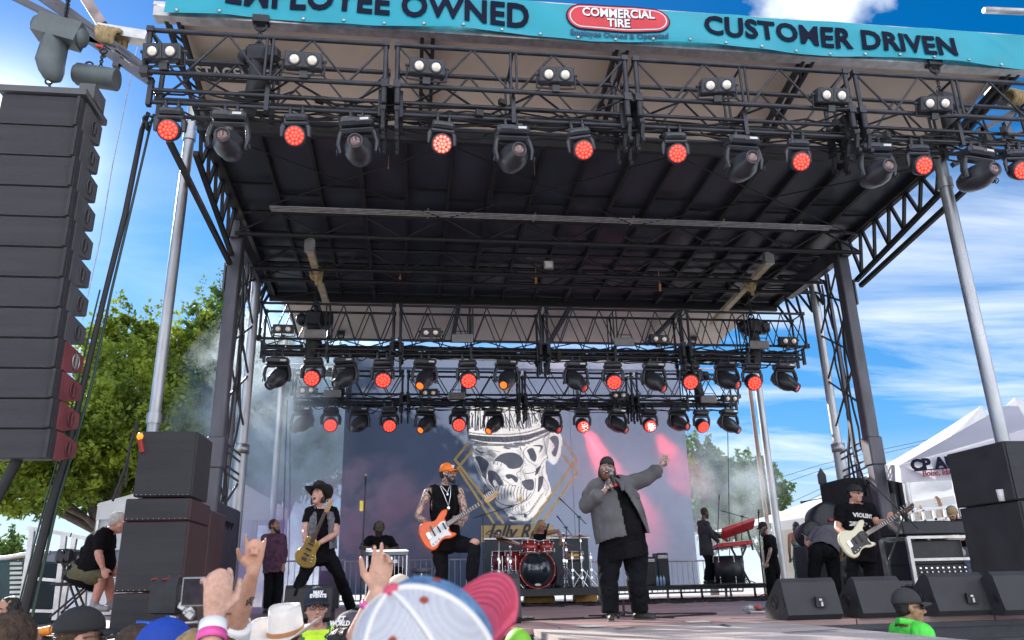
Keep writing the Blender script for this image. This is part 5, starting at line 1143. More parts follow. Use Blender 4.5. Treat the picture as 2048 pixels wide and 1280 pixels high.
    if top:
        b=MB(); torso(b,.018)
        dr=1.0; ww=[max(ws['chest'],half*.86)+.02,ws['belly']+.026,ws['hip']+.03,ws['hip']+.035]; fl=[(ws['dep']+.02)/ww[0],(ws['bdep']+.022)/ww[1],(ws['dep']*.5+ws['bdep']*.5+.03)/ww[2]]
        q=[S.lerp(Hp,.3),S.lerp(Hp,.62)-T@V((0,ws['bdep']-.115,0)),Hp-T@V((0,(ws['bdep']-.115)*.7,0)),Hp-Zt*(tlen+.03)-T@V((0,(ws['bdep']-.115)*.6,0))]
        for i_ in range(3): b.path([q[i_],q[i_+1]],[ww[i_],ww[i_+1]],n=20,flat=fl[min(i_,2)]*.5+fl[min(i_+1,2)]*.5,side=X)
        if sleeve>0:
            for k in 'LR': arm(b,k,sleeve,.020 if sleeve<=.6 else .016)
        else: pass
        lo=Hp-Zt*tlen; ck=P['neck']+Zt*.004
        sc=(lambda co: (co-Hp).dot(Zt)<-tlen or (co-ck).dot(Zt)>-.0 and (co-ck).length<.12 or (sleeve<=0 and abs((co-S).dot(X))>half*.86 and (co-S).dot(Zt)>-.26))
        organic(b,'shirt',top,t,vox*1.1,3,.012,.10,cull=sc)
    if bottom:
        b=MB(); b.ell(Hp+Zt*.0,(ws['hip']+.022,ws['dep']+.026,.13),T,16,10); b.ell(Hp+Zt*.07,(ws['hip']+.01,ws['dep']+.02,.08),T,16,8)
        for k in 'LR': leg(b,k,blen,.018)
        organic(b,'trousers' if blen>.8 else 'shorts',bottom,t,vox*1.1,3,.013,.09)
    if shoes:
        for k in 'LR':
            a=P['an'+k]; td=V(P.get('to'+k,a+V((F.x,F.y,0))*.17))-a; td.z=0; td=td.normalized(); b=MB(); b.path([a+V((0,0,.05)),a-V((0,0,.03))],[.05,.052],n=10,dome=True); b.path([a-td*.05-V((0,0,.045)),a+td*.06-V((0,0,.045)),a+td*.16-V((0,0,.055))],[.042,.046,.040],n=10,flat=.85,dome=True); so_=organic(b,'shoe',shoes,t,.010,2)
            b=MB(); b.path([a-td*.09-V((0,0,.082)),a+td*.05-V((0,0,.082)),a+td*.19-V((0,0,.082))],[.038,.046,.036],n=12,flat=.2,side=td.cross(V((0,0,1)))); b.build('sole',mat('sole_grey',(.16,.15,.14),.7),so_)
    if hairk: hair(t,H,M,hs*(.93 if hat else 1),hairm,hairk)
    if beardm: beard(t,H,M,hs,beardm,bbig)
    if hat: hat(t,H,M,hs)
    if jacket: jacket(t,locals())
    if extra: extra(t,locals())
    return t
def J(Y,**k): return {n:at(v[0],v[1],Y+(v[2] if len(v)>2 else 0)) for n,v in k.items()}
def stand(H,fdir,floor=0.0,bend=0):
    f=V((fdir[0],fdir[1],0)).normalized(); r=V((f.y,-f.x,0)); 
    # screen-left side = the side with smaller x
    if r.x<0: r=-r
    hgt_=H.z-floor; s=hgt_/1.66; up=V((0,0,1)); N_=H-up*.15*s-f*.02
    P={'head':H,'neck':N_,'shL':N_-r*.185*s-up*.055*s,'shR':N_+r*.185*s-up*.055*s}
    for k,q in (('L',-1),('R',1)):
        P['el'+k]=P['sh'+k]+r*q*.05*s-up*.29*s-f*.02; P['wr'+k]=P['el'+k]-up*.24*s+f*.08*s
        P['hi'+k]=N_+r*q*.09*s-up*.60*s; P['kn'+k]=P['hi'+k]+r*q*.01-up*.42*s+f*.02; P['an'+k]=V((P['hi'+k].x+r.x*q*.02,P['hi'+k].y+r.y*q*.02,floor+.09))
    return P
fair=skin('fair',(.62,.37,.28)); rosy=skin('rosy',(.62,.34,.27)); tanned=skin('tan',(.42,.23,.15)); dark=skin('dark',(.11,.06,.04)); inked=tattoo('inked',(.60,.37,.28))

def stroke3(b,a,c):
    d=(c-a); q=a.lerp(c,.42)+V((.028,-.040,0)); k=d.normalized()
    for i in range(5):
        a1=2*PI*i/5; a2=2*PI*(i+2)/5; b.tube(q+V((.022*math.sin(a1),-.002,.03*math.cos(a1))),q+V((.022*math.sin(a2),-.002,.03*math.cos(a2))),.0028,n=5)
    b.torus(q+V((0,-.002,.035)),.014,.003,rotm('X',90),14,5); b.tube(q+V((-.01,-.002,.03)),q+V((.012,-.002,-.02)),.003,n=5)
# ================= backline and instruments =================
RZ=STZ+.31
def riser(name,xa,xb,y0,y1,z,th,label):
    X0=at(xa,1190,y0).x; X1=at(xb,1180,y0).x; t=empty(name,((X0+X1)/2,y0,STZ),label,'platform','band risers at the back of the stage')
    b=MB(); n=max(1,int((X1-X0)/2.4)); w_=(X1-X0)/n
    for i in range(n): b.box((X0+w_*(i+.5),(y0+y1)/2,z-.03),(w_-.012,y1-y0,.06))
    b.build('platform_top',mat('riser_black',(.035,.036,.042),.6,0,.3,3),t)
    b=MB(); b.box(((X0+X1)/2,y0-.012,z-th/2),(X1-X0,.03,th)); b.box(((X0+X1)/2,y0-.03,z-.02),(X1-X0,.02,.02)); b.build('platform_edge',blk,t)
    b=MB()
    for i in range(n*2+1):
        for y in (y0+.1,(y0+y1)/2,y1-.1): x=X0+.08+(X1-X0-.16)*i/(n*2); b.tube((x,y,STZ),(x,y,z-.06),.028,n=6); b.tube((x,y-.0,STZ+.03),(x+.02,y,STZ+.03),.05,n=8)
    b.build('platform_leg',legm,t); return X0,X1
riser('drum_riser',862,1208,16.2,20.1,RZ,.13,'black drum riser with castors under the red drum kit')
riser('keyboard_riser',1212,1690,17.2,20.4,RZ,.09,'low black riser under the keyboard player')
b=MB(); rr=random.Random(11)
for k in range(60):
    x=rr.uniform(.4,9.3); y=rr.uniform(15.4,16.4) if k%2 else rr.uniform(16.4,18); z=STZ+.012; pts=[]; a=rr.random()*6
    for i in range(9): pts.append((x,y,z+ (.0 if i%3 else .02))); x+=.22*math.cos(a); y+=.12*math.sin(a); a+=rr.uniform(-.9,.9)
    b.path(pts,.011,n=5)
tag(b.build('floor_cables',cable),'tangle of black cables on the deck in front of and under the risers','cable',kind='stuff')
ob_=mat('orange_case',(.55,.30,.06),.5)
for k,(xa,xb,lb) in enumerate(((985,1035,'left orange case in the shadow under the drum riser'),(1050,1110,'middle orange case in the shadow under the drum riser'),(1150,1195,'right orange case in the shadow under the drum riser'))):
    A=at(xa,1210,17.2); B_=at(xb,1210,17.2); b=MB(); b.box(((A.x+B_.x)/2,17.3,STZ+.09),(B_.x-A.x,.3,.15),bev=.02); b.box(((A.x+B_.x)/2,17.14,STZ+.1),(.12,.02,.03)); tag(b.build('flight_case',ob_),lb,'case','orange cases under the drum riser')
t=empty('backline_screen',at(1068,1180,19.4),'dark blue grey gobo panel directly behind the drum kit','panel'); A=at(968,1080,19.4); B_=at(1176,1074,19.4)
b=MB(); n=4
for i in range(n): x0=A.x+(B_.x-A.x)*i/n; b.box((x0+(B_.x-A.x)/n/2,19.4,(RZ+A.z)/2),((B_.x-A.x)/n-.02,.06,A.z-RZ),bev=.01)
b.build('panel',mat('gobo_blue',(.035,.05,.07),.5,0,.2),t); b=MB(); b.box(((A.x+B_.x)/2,19.36,A.z+.02),(B_.x-A.x+.06,.1,.04)); b.build('top_rail',alu,t)
redd=mat('drum_red_lacquer',(.42,.03,.025),.18,.1,.35,3,coat=.8,stretch=(6,6,1)); skinh=mat('drum_skin',(.7,.7,.68),.5); kickh=mat('kick_head_mirror',(.03,.04,.055),.12,.3,.5,1.5,coat=1); brass=mat('cymbal_bronze',(.36,.14,.07),.3,.85,.25,12); goldd=mat('snare_gold',(.65,.42,.15),.3,.6,.2)
def drum(name,c,r,h,M,label,shell=redd,head_=skinh,nl=8,cat='drum',legs=False):
    t=empty(name,c,label,cat,'drum kit'); c=V(c)
    b=MB(); b.lathe([(r,-h/2),(r,h/2)],c,M,32,cap=True); b.build('shell',shell,t)
    
    for q_ in (h/2+.006,-h/2-.006): b=MB(); b.lathe([(r*.97,q_-.002),(r*.97,q_+.002)],c,M,32); b.build('drum_head',head_,t)
    b=MB(); 
    for s in (-1,1): b=MB(); b.torus(c+M@V((0,0,s*(h/2+.004))),r+.010,.012,M,32,6); b.build('hoop',chrome if r<.25 else shell,t)
    b=MB()
    for k in range(nl):
        a=2*PI*(k+.5)/nl
        for s in (-1,1):
            p=c+M@V(((r+.016)*math.cos(a),(r+.016)*math.sin(a),s*h*.30)); b.ell(p,(.016,.016,.03),M,8,5); b.tube(p,c+M@V(((r+.016)*math.cos(a),(r+.016)*math.sin(a),s*(h/2+.02))),.006,n=5)
    b.build('lugs',chrome,t)
    if legs:
        for k in range(3): a=2*PI*k/3+.5; b=MB(); b.tube((c.x+(r+.03)*math.cos(a),c.y+(r+.03)*math.sin(a),c.z+.1),(c.x+(r+.05)*math.cos(a),c.y+(r+.05)*math.sin(a),RZ),.012); b.build('leg',chrome,t)
    return t
YD=17.0
k_c=at(1072,1146,YD); k_r=.36; k_c.z=RZ+k_r+.02
drum('bass_drum',k_c,k_r,.42,rotm('X',90),'large bass drum with mirror dark front head and red hoop',redd,kickh,10)
b=MB(); q=k_c+V((.0,-.225,-.30)); b.ell(q,(.07,.006,.025)); tag(b.build('drum_badge',skinh),'small oval badge low on the front head of the bass drum','badge')
for sx_ in (-1,1):
    b=MB(); b.tube(k_c+V((sx_*.34,-.05,-.1)),k_c+V((sx_*.52,-.2,-.37)),.014)
Mt=rotm('X',-12)
drum('rack_tom',at(1060,1096,YD-.12),.175,.24,Mt@rotm('Y',4),'left red rack tom mounted above the bass drum')
drum('rack_tom',at(1092,1095,YD-.12),.155,.22,Mt@rotm('Y',-4),'right red rack tom mounted above the bass drum')
c=at(1029,1122,YD+.25); drum('floor_tom',c,.21,.38,rotm('X',0),'red floor tom left of the bass drum',legs=True)
c=at(1003,1122,YD+.5); drum('floor_tom',c,.20,.38,rotm('X',0),'dark red floor tom at the far left of the kit',shell=mat('drum_dark_red',(.16,.02,.03),.25,0,.2,coat=.6),legs=True)
c=at(1148,1113,YD+.5); drum('snare_drum',c,.19,.15,rotm('X',-6),'gold snare drum at the right side of the kit',shell=goldd)
def cymbal(px,py,Y,r,label,tx=8,ty=0,base=None):
    c=at(px,py,Y); t=empty('cymbal',(c.x,c.y,RZ),label,'cymbal','cymbals on stands'); M=rotm('X',tx)@rotm('Y',ty)
    b=MB(); b.lathe([(.01,.03),(.035,.025),(.06,.006),(r*.6,-.004),(r,-.016),(r,-.018),(r*.6,-.007),(.06,.002),(.01,.02)],c,M,40,cap=False); b.build('cymbal_disc',brass,t)
    bx=base or (c.x,c.y+.03); f=V((bx[0],bx[1],RZ+.55)); b=MB(); b.tube(c+V((0,0,.06)),c-V((0,0,.12)),.010); b.tube(c-V((0,0,.12)),f,.012); b.tube(f,(f.x,f.y,RZ+.1),.016); b.box(c-V((0,0,.1)),(.05,.04,.05)); b.box(f,(.05,.05,.06))
    for z in (.3,.8,.95): b.lathe([(.024,0),(.024,.05)],(f.x,f.y,RZ+z*.55),n=10)
    for k in range(3): a=2*PI*k/3+.4; b.tube((f.x,f.y,RZ+.42),(f.x+.28*math.cos(a),f.y+.28*math.sin(a),RZ+.02),.010)
    b.build('stand',chrome,t)
cymbal(998,1071,YD-.1,.27,'left crash cymbal of the drum kit, tilted up to the left',6,10)
cymbal(1020,1082,YD-.3,.30,'dark ride cymbal tilted towards the left rack tom',14,14)
cymbal(1126,1071,YD-.2,.27,'upper right crash cymbal above the right rack tom',5,-2)
cymbal(1160,1072,YD+.1,.24,'rightmost crash cymbal of the drum kit',5,-3)
cymbal(1132,1090,YD+.3,.17,'small hi-hat cymbal pair beside the gold snare drum',2,0)
b=MB()
for dx,a in ((-.6,.5),(-.8,1.2),(.75,.4),(.95,1.0),(1.15,.2)):
    x=k_c.x+dx; b.tube((x,YD-.2,RZ+.02),(x+.25*math.cos(a),YD-.1,RZ+.35),.013); b.tube((x+.3,YD-.2,RZ+.02),(x,YD-.1,RZ+.4),.013); b.tube((x,YD-.15,RZ+.02),(x,YD-.15,RZ+.7),.011)
    for z in (.2,.35,.6): b.box((x,YD-.15,RZ+z),(.05,.04,.05))
tag(b.build('drum_hardware',chrome),'chrome stand legs and clamps crowded around the bass drum','hardware')
# microphone stands
micg=mat('mic_grille',(.22,.22,.23),.45,.7,.1)
def mic(b,p,d,mi=1):
    d=V(d).normalized(); b.path([p,p-d*.05,p-d*.15],[.017,.016,.011],n=8,mi=0); b.ell(p+d*.012,.026,None,12,8,mi)
def micstand(label,base,joint,tip=None,group='microphone stands',r=.011,straight=False,legs=True,bz=None):
    base=V(base); joint=V(joint); t=empty('microphone_stand',base,label,'microphone stand',group); b=MB()
    b.tube(base+V((0,0,.05)),(base.x,base.y,(base.z+joint.z)/2),r*1.3); b.tube((base.x,base.y,(base.z+joint.z)/2),joint,r); b.box((base.x,base.y,(base.z+joint.z)/2),(.035,.035,.06))
    if legs:
        for k in range(3): a=2*PI*k/3+.3; b.tube(base+V((0,0,.10)),base+V((.30*math.cos(a),.30*math.sin(a),.012)),r)
    else: b.lathe([(.0,0),(.13,0),(.13,.02),(.03,.03)],base,n=20)
    b.build('stand',blk,t)
    if tip is not None:
        tip=V(tip); d=(tip-joint).normalized(); b=MB(); b.tube(joint-d*.22,tip,r*.85); b.box(joint,(.05,.04,.05)); b.tube(joint-V((.05,0,0)),joint+V((.05,0,0)),.01); b.build('boom_arm',blk,t)
    else: tip=joint; d=V((0,-.35,.9))
    b=MB(); mic(b,tip+d*.12,d); b.build('microphone',[blk,micg],t); return t
q=at(731,970,10.6); micstand('straight microphone stand with yellow guitar picks between the two guitarists',(at(722,1180,10.6).x,10.6,STZ),q)
p=at(725,1012,10.6); b=MB(); b.box(p,(.02,.02,.13)); 
for k in range(6): b.box(p+V((-.02,-.012,-.055+k*.022)),(.03,.006,.022),rotm('Y',20))
tag(b.build('pick_holder',mat('pick_yellow',(.85,.62,.05),.5)),'yellow row of guitar picks clipped to the straight microphone stand','pick holder')
micstand('boom microphone stand left of the drum kit',(at(967,1160,16.8).x,16.8,RZ),at(966,1030,16.8),at(1015,1015,16.7))
micstand('boom microphone stand over the right side of the drum kit',(at(1162,1160,16.9).x,16.9,RZ),at(1158,1034,16.9),at(1128,1005,16.8))
micstand('small microphone stand behind the drummer on the right',(at(1134,1080,18.6).x,18.6,RZ),at(1132,1055,18.6),at(1122,1042,18.6))
micstand('boom microphone stand in front of the bass player',(at(1795,1235,9.4).x,9.4,STZ),at(1808,1030,9.4),at(1748,972,9.5))
micstand('tall thin microphone stand left of the keyboards',(at(1443,1160,19.1).x,19.1,RZ),at(1438,1000,19.1))
micstand('boom microphone stand over the red keyboard',(at(1490,1160,19.0).x,19.0,RZ),at(1484,1033,19.0),at(1452,1024,18.9))
micstand('microphone stand beside the stagehand at the keyboard riser',(at(1531,1195,16.6).x,16.6,STZ),at(1517,1033,16.6))
micstand('boom stand with music light behind the bass player',(at(1655,1170,15).x,15,STZ),at(1652,995,15),at(1615,1002,15))
b=MB(); q=V((at(1248,1228,9.8).x,9.8,STZ)); 
for k in range(3): a=2*PI*k/3+.1; b.tube(q+V((0,0,.06)),q+V((.36*math.cos(a),.3*math.sin(a),.015)),.016)
b.tube(q+V((0,0,.02)),q+V((0,0,.2)),.014); tag(b.build('tripod_base',blk),'low black tripod stand base behind the feet of the singer','stand')
# pedal steel
t=empty('pedal_steel',at(775,1180,15.6),'pedal steel guitar on four chrome legs in front of the seated player','instrument'); A=at(731,1102,15.6); B_=at(817,1102,15.6); zt=A.z
b=MB(); b.box(((A.x+B_.x)/2,15.75,zt-.05),(B_.x-A.x,.34,.09),bev=.012); b.build('body',mat('steel_blue_lacquer',(.04,.09,.16),.2,0,.2,coat=.8),t)
b=MB(); b.box(((A.x+B_.x)/2,15.57,zt-.01),(B_.x-A.x,.02,.02)); b.box(((A.x+B_.x)/2,15.75,zt+.012),(B_.x-A.x-.06,.16,.02)); b.box((A.x+.06,15.7,zt+.03),(.1,.2,.04)); b.build('neck_plate',chrome,t)
for x in (A.x+.03,B_.x-.03):
    for y in (15.6,15.9): b=MB(); b.tube((x,y,zt-.09),(x,y,STZ),.017); b.build('leg',chrome,t)
b=MB(); 
for i in range(7): x=A.x+.25+i*.075; b.tube((x,15.62,zt-.1),(x,15.6,STZ+.13),.006,n=5)
for s in (.42,.6): x=A.x+(B_.x-A.x)*s; b.box((x,15.7,zt-.16),(.04,.03,.1))
b.box(((A.x+B_.x)/2,15.6,STZ+.12),(B_.x-A.x-.1,.05,.03)); b.build('pedal_rods',chrome,t)
q=V(((A.x+B_.x)/2,15.57,zt-.055)); text_mb('~  Sierra  ~',.075,m4(XF,q),.004,.001).build('lettering',bw,t) if False else None
t=empty('drum_stool',at(843,1180,17),'low grey round stool between the pedal steel and the orange guitar','stool'); q=at(843,1141,17); b=MB(); b.lathe([(.16,-.05),(.2,-.03),(.2,.03),(.17,.05)],q,n=24); b.build('seat',mat('stool_grey',(.16,.15,.19),.7),t)
b=MB(); b.tube(q,(q.x,q.y,STZ+.2),.02)
for k in range(3): a=2*PI*k/3; b.tube((q.x,q.y,STZ+.3),(q.x+.25*math.cos(a),q.y+.25*math.sin(a),STZ+.01),.014)
b.build('leg',chrome,t)
# amps behind the singer
def amp(name,px0,px1,py0,Y,z0,label,dp=.35,cloth=grille,group='amplifiers and cases behind the band'):
    A=at(px0,py0,Y); B_=at(px1,py0,Y); t=empty(name,((A.x+B_.x)/2,Y,z0),label,'amplifier',group); w_=B_.x-A.x; h=A.z-z0
    b=MB(); b.box(((A.x+B_.x)/2,Y+dp/2,z0+h/2),(w_,dp,h),bev=.015); b.build('cabinet',blk,t); b=MB(); b.box(((A.x+B_.x)/2,Y-.006,z0+h*.42),(w_*.88,.02,h*.7)); b.build('grille',cloth,t)
    b=MB(); b.box(((A.x+B_.x)/2,Y-.006,z0+h*.88),(w_*.85,.02,h*.1)); 
    for k in range(6): b.ell(((A.x+B_.x)/2+w_*(-.3+.12*k),Y-.02,z0+h*.88),(.015,.012,.015),None,8,5)
    b.build('control_panel',alu,t); return t
amp('amplifier',1284,1310,1114,17.6,RZ,'guitar amplifier behind the right leg of the singer')
amp('amplifier',1313,1336,1106,17.8,RZ,'tall black amplifier head and rack right of the singer')
amp('amplifier',640,680,1126,18.5,STZ,'purple lit amplifier behind the cowboy hat guitarist')
b=MB()
for k,px in enumerate((1316,1323,1329)): q=V((at(px,1175,17.3).x,17.3,RZ)); b.lathe([(.03,0),(.03,.15),(.012,.19),(.012,.21)],q,n=12)
tag(b.build('water_bottles',mat('bottle_blue_clear',(.25,.4,.6),.1,0,.1,coat=1)),'three small water bottles beside the amplifier right of the singer','bottles')
# keyboards
redk=mat('keyboard_red',(.45,.02,.025),.3,0,.15,coat=.4); keyw=mat('piano_keys',(.7,.69,.66),.4,0,.3,60)
def keyboard(label,a,c,Y,dp,tilt,thk=.1):
    A=at(*a,Y); C_=at(*c,Y); t=empty('keyboard',A,label,'keyboard','stacked red keyboards'); d=C_-A; M=frame(V((0,1,0)),V((0,0,1))); ax=d.normalized(); up=V((0,math.sin(R(tilt)),math.cos(R(tilt)))); up=(up-ax*up.dot(ax)).normalized(); f=up.cross(ax); M=Matrix(((ax.x,f.x,up.x),(ax.y,f.y,up.y),(ax.z,f.z,up.z))); cc=(A+C_)/2
    b=MB(); b.box(cc,(d.length,dp,thk),M,bev=.015); b.build('case',redk,t); b=MB(); b.box(cc+up*(thk/2+.004)+f*(-dp*.2),(d.length*.9,dp*.45,.012),M); b.box(cc+f*(dp/2+.004),(d.length*.9,.01,thk*.6),M,); b.build('keys',keyw,t)
    b=MB(); b.box(cc+up*(thk/2+.003)+f*(dp*.28),(d.length*.9,dp*.3,.01),M); 
    for k in range(10): b.ell(cc+up*(thk/2+.012)+f*(dp*.28)+ax*(d.length*(-.4+.085*k)),(.012,.012,.012),M,8,4)
    b.build('control_panel',blk,t)
keyboard('upper red keyboard tilted up on the stand',(1444,1068),(1507,1046),18.6,.34,35)
keyboard('lower keyboard with red end on the stand',(1430,1094),(1500,1087),18.6,.36,8)
t=empty('keyboard_stand',at(1478,1160,18.7),'black X shaped keyboard stand under the two keyboards','stand'); b=MB()
for a,c in (((1462,1095),(1500,1166)),((1492,1093),(1462,1166)),((1495,1058),(1506,1100)),((1470,1066),(1474,1095))): bar(b,at(*a,18.7),at(*c,18.7),.04,.04); bar(b,at(*a,18.95),at(*c,18.95),.04,.04)
b.build('frame',blk,t)
c=at(1468,1140,18.9); drum('drum_case',V((c.x-.1,18.95,RZ+.32)),.34,.6,rotm('X',0),'round black case standing under the keyboards',shell=blk,head_=blk,nl=6,cat='case')
# right side: rack, guitars in a stand, black drape box
t=empty('equipment_rack',at(1870,1190,11.3),'aluminium framed rack cart with guitars on top, left of the right subwoofers','rack'); b=MB()
P4=[at(1815,1075,11.3),at(1935,1073,11.3)]; zt=P4[0].z; x0,x1=P4[0].x,P4[1].x
for x in (x0,x1):
    for y in (11.3,12.0): b.box((x,y,(STZ+zt)/2),(.055,.055,zt-STZ))
for z in (zt,STZ+.62,STZ+.3): b.box(((x0+x1)/2,11.3,z),(x1-x0,.04,.04)); b.box(((x0+x1)/2,12.0,z),(x1-x0,.04,.04))
b.build('rack_frame',alu,t); b=MB(); b.box(((x0+x1)/2,11.68,zt-.22),(x1-x0-.1,.6,.36),bev=.02); b.box(((x0+x1)/2,11.66,zt+.14),(x1-x0+.04,.62,.2),bev=.02); b.box(((x0+x1)/2,11.66,STZ+.44),(x1-x0-.1,.6,.22),bev=.01); b.box(((x0+x1)/2,11.66,STZ+.14),(x1-x0-.1,.6,.22),bev=.01); b.build('rack_cases',blk,t)
b=MB()
for k in range(9): b.ell((x0+.15+k*.09,11.34,STZ+.44),(.018,.012,.018),None,8,5); b.box((x0+.15+k*.09,11.345,STZ+.5),(.03,.01,.02))
b.build('rack_knobs',chrome,t)
t2=empty('guitar_cradle',(x0+.4,11.6,zt+.25),'white tubular cradle holding spare guitars on the rack','stand'); b=MB(); za=zt+.25; 
b.box(((x0+x1)/2-.05,11.5,za+.16),(x1-x0-.2,.035,.035),rotm('Y',-6)); b.box(((x0+x1)/2-.05,11.5,za),(x1-x0-.2,.035,.035),rotm('Y',-6))
for k in range(5): x=x0+.1+k*(x1-x0-.25)/4; b.box((x,11.5,za+.07),(.035,.035,.19))
b.build('cradle_frame',bw,t2)
drp=mat('black_drape',(.022,.023,.027),.9,0,.3,2,.6,4,stretch=(5,5,.4))
t=empty('black_drape_box',at(1740,1180,13.6),'tall black draped enclosure at the foot of the right roof tower','drape'); b=MB(); A=at(1690,955,13.9); B_=at(1800,935,13.9); b.box(((A.x+B_.x)/2,14.4,(STZ+A.z)/2),(B_.x-A.x,1.0,A.z-STZ),bev=.03); b.build('drape',drp,t); b=MB()
for k in range(7): x=A.x+(B_.x-A.x)*(k+.5)/7; b.tube((x,13.89,STZ),(x,13.89,A.z-.1),.05,n=8)
b.build('drape_folds',drp,t)
t=empty('drum_shell_case',at(1660,1060,13.5),'big rounded black case with a red label behind the bending man','case'); b=MB(); q=at(1650,1042,13.5)
b.lathe([(.24,-.2),(.30,-.16),(.30,.16),(.24,.2)],q,rotm('X',80),28); q3=at(1618,1068,13.4); b.lathe([(.17,-.2),(.20,-.17),(.20,.17),(.17,.2)],q3,rotm('X',80),24); b.build('case_shell',blk,t); b=MB(); b.box(q+V((.03,-.24,.0)),(.16,.02,.04)); b.build('case_label',redst,t)
b=MB(); b.box((q.x,13.6,(STZ+q.z-.4)/2),(1.0,.5,q.z-.4-STZ),bev=.03); b.build('case_base',blk,t)
b=MB(); q=at(1643,955,16); b.prism([(-.09,-.14),(.02,-.2),(.09,-.12),(.09,.05),(.0,.2),(-.09,.06)],m4(XF,q),.03); b.tube(q-V((0,0,.15)),(at(1652,1040,16).x,16,STZ),.012); tag(b.build('antenna_paddle',blk),'dark diamond shaped antenna paddle on a thin pole, right of the pale marquee side','antenna')
# subs clutter, left: wires, plugs, tape
b=MB(); rr=random.Random(5)
for k in range(46):
    x=rr.uniform(-5.9,-1.6); y=rr.uniform(8.1,8.8); a=rr.random()*.6; pts=[]
    for i in range(12): pts.append((x,y,STZ+.015+.05*abs(math.sin(i*.8+k))*rr.random())); x+=.16*math.cos(a); y=min(8.85,max(8.05,y+.09*math.sin(a))); a+=rr.uniform(-.7,.7)
    b.path(pts,rr.uniform(.010,.02),n=6)
tag(b.build('stage_edge_cables',cable),'snarl of thick black cables along the left stage edge','cable',kind='stuff')
b=MB(); q=at(75,1250,8.2); q.z=STZ+.08; b.tube(q,q+V((.12,.0,.02)),.04,n=12); b.tube(q+V((.12,0,.02)),q+V((.2,.02,.01)),.025,n=10); tag(b.build('power_connector',mat('connector_orange',(.75,.25,.03),.5)),'orange and yellow power connector lying among the left stage cables','connector')
b=MB(); b.path([at(272,1272,7.95),at(278,1245,7.95),at(300,1248,7.95),at(310,1262,7.95)],.03,n=6); tag(b.build('blue_clamp',mat('clamp_blue',(.02,.10,.5),.5)),'blue clamp on the stage edge below the left subwoofers','clamp')
for k,(px,lb) in enumerate(((312,'left one of the two black fan shaped fixtures with a silver slotted edge'),(334,'right one of the two black fan shaped fixtures with a silver slotted edge'))):
    c=at(px,1190,8.45); t=empty('fan_fixture',c,lb,'fixture','fan shaped fixtures beside the subwoofers'); b=MB(); M=m4(Matrix(((0,0,1),(1,0,0),(0,1,0)))@rotm('Z',0),c); b.prism([(-.2,-.16),(.06,-.18),(.05,.05),(0,.14),(-.16,.17),(-.22,.08)],M,.14); b.build('housing',blk,t)
    b=MB(); b.path([c+V((.15,-.2+.26,-.17)),c+V((.15,.02,-.02)),c+V((.16,-.02,.1))],.02,n=6,mi=0); 
    for q in range(7): b.box(c+V((.16,.045-.01*q,-.15+.038*q)),(.04,.04,.018))
    b.build('slotted_edge',alu,t); b=MB(); b.path([c+V((-.0,-.2,.14)),c+V((.14,-.1,.17))],.008,n=5); b.build('red_trim',redst,t)
b=MB(); c=at(358,1225,8.3); 
for k in range(7): b.box(c+V((rng.normal()*.10,rng.normal()*.05,-.06+rng.random()*.18)),(.08,.06,.07),rotm('Y',rng.random()*60),bev=.01)
b.path([c+V((.05,0,-.1)),c+V((.3,0,-.08)),c+V((.45,0,-.06))],.018); tag(b.build('clamp_cluster',alu),'small metal clamps and connectors on the deck under the phone','clamps')
# folding chair
t=empty('folding_chair',at(150,1168,10.6),'black metal folding chair under the seated man','chair')
def F_(x,y,dy=0): return at(x,y,10.75+dy)
b=MB(); b.path([F_(124,1105,-.2),F_(134,1100,-.05),F_(152,1104,.15),F_(152,1122,.15),F_(136,1126,-.05),F_(122,1120,-.2)],.02); b.box(F_(137,1113),(.20,.34,.17),bev=.03); b.build('backrest',blk,t)
b=MB(); b.box(F_(152,1168),(.42,.42,.04),bev=.015); b.build('seat',blk,t)
for a,c in (((124,1125,-.2),(158,1222,-.2)),((176,1170,-.2),(100,1234,-.2)),((134,1128,.25),(168,1212,.25)),((180,1172,.25),(122,1226,.25))): b=MB(); b.tube(F_(*a),F_(*c),.014); b.build('leg',blk,t)
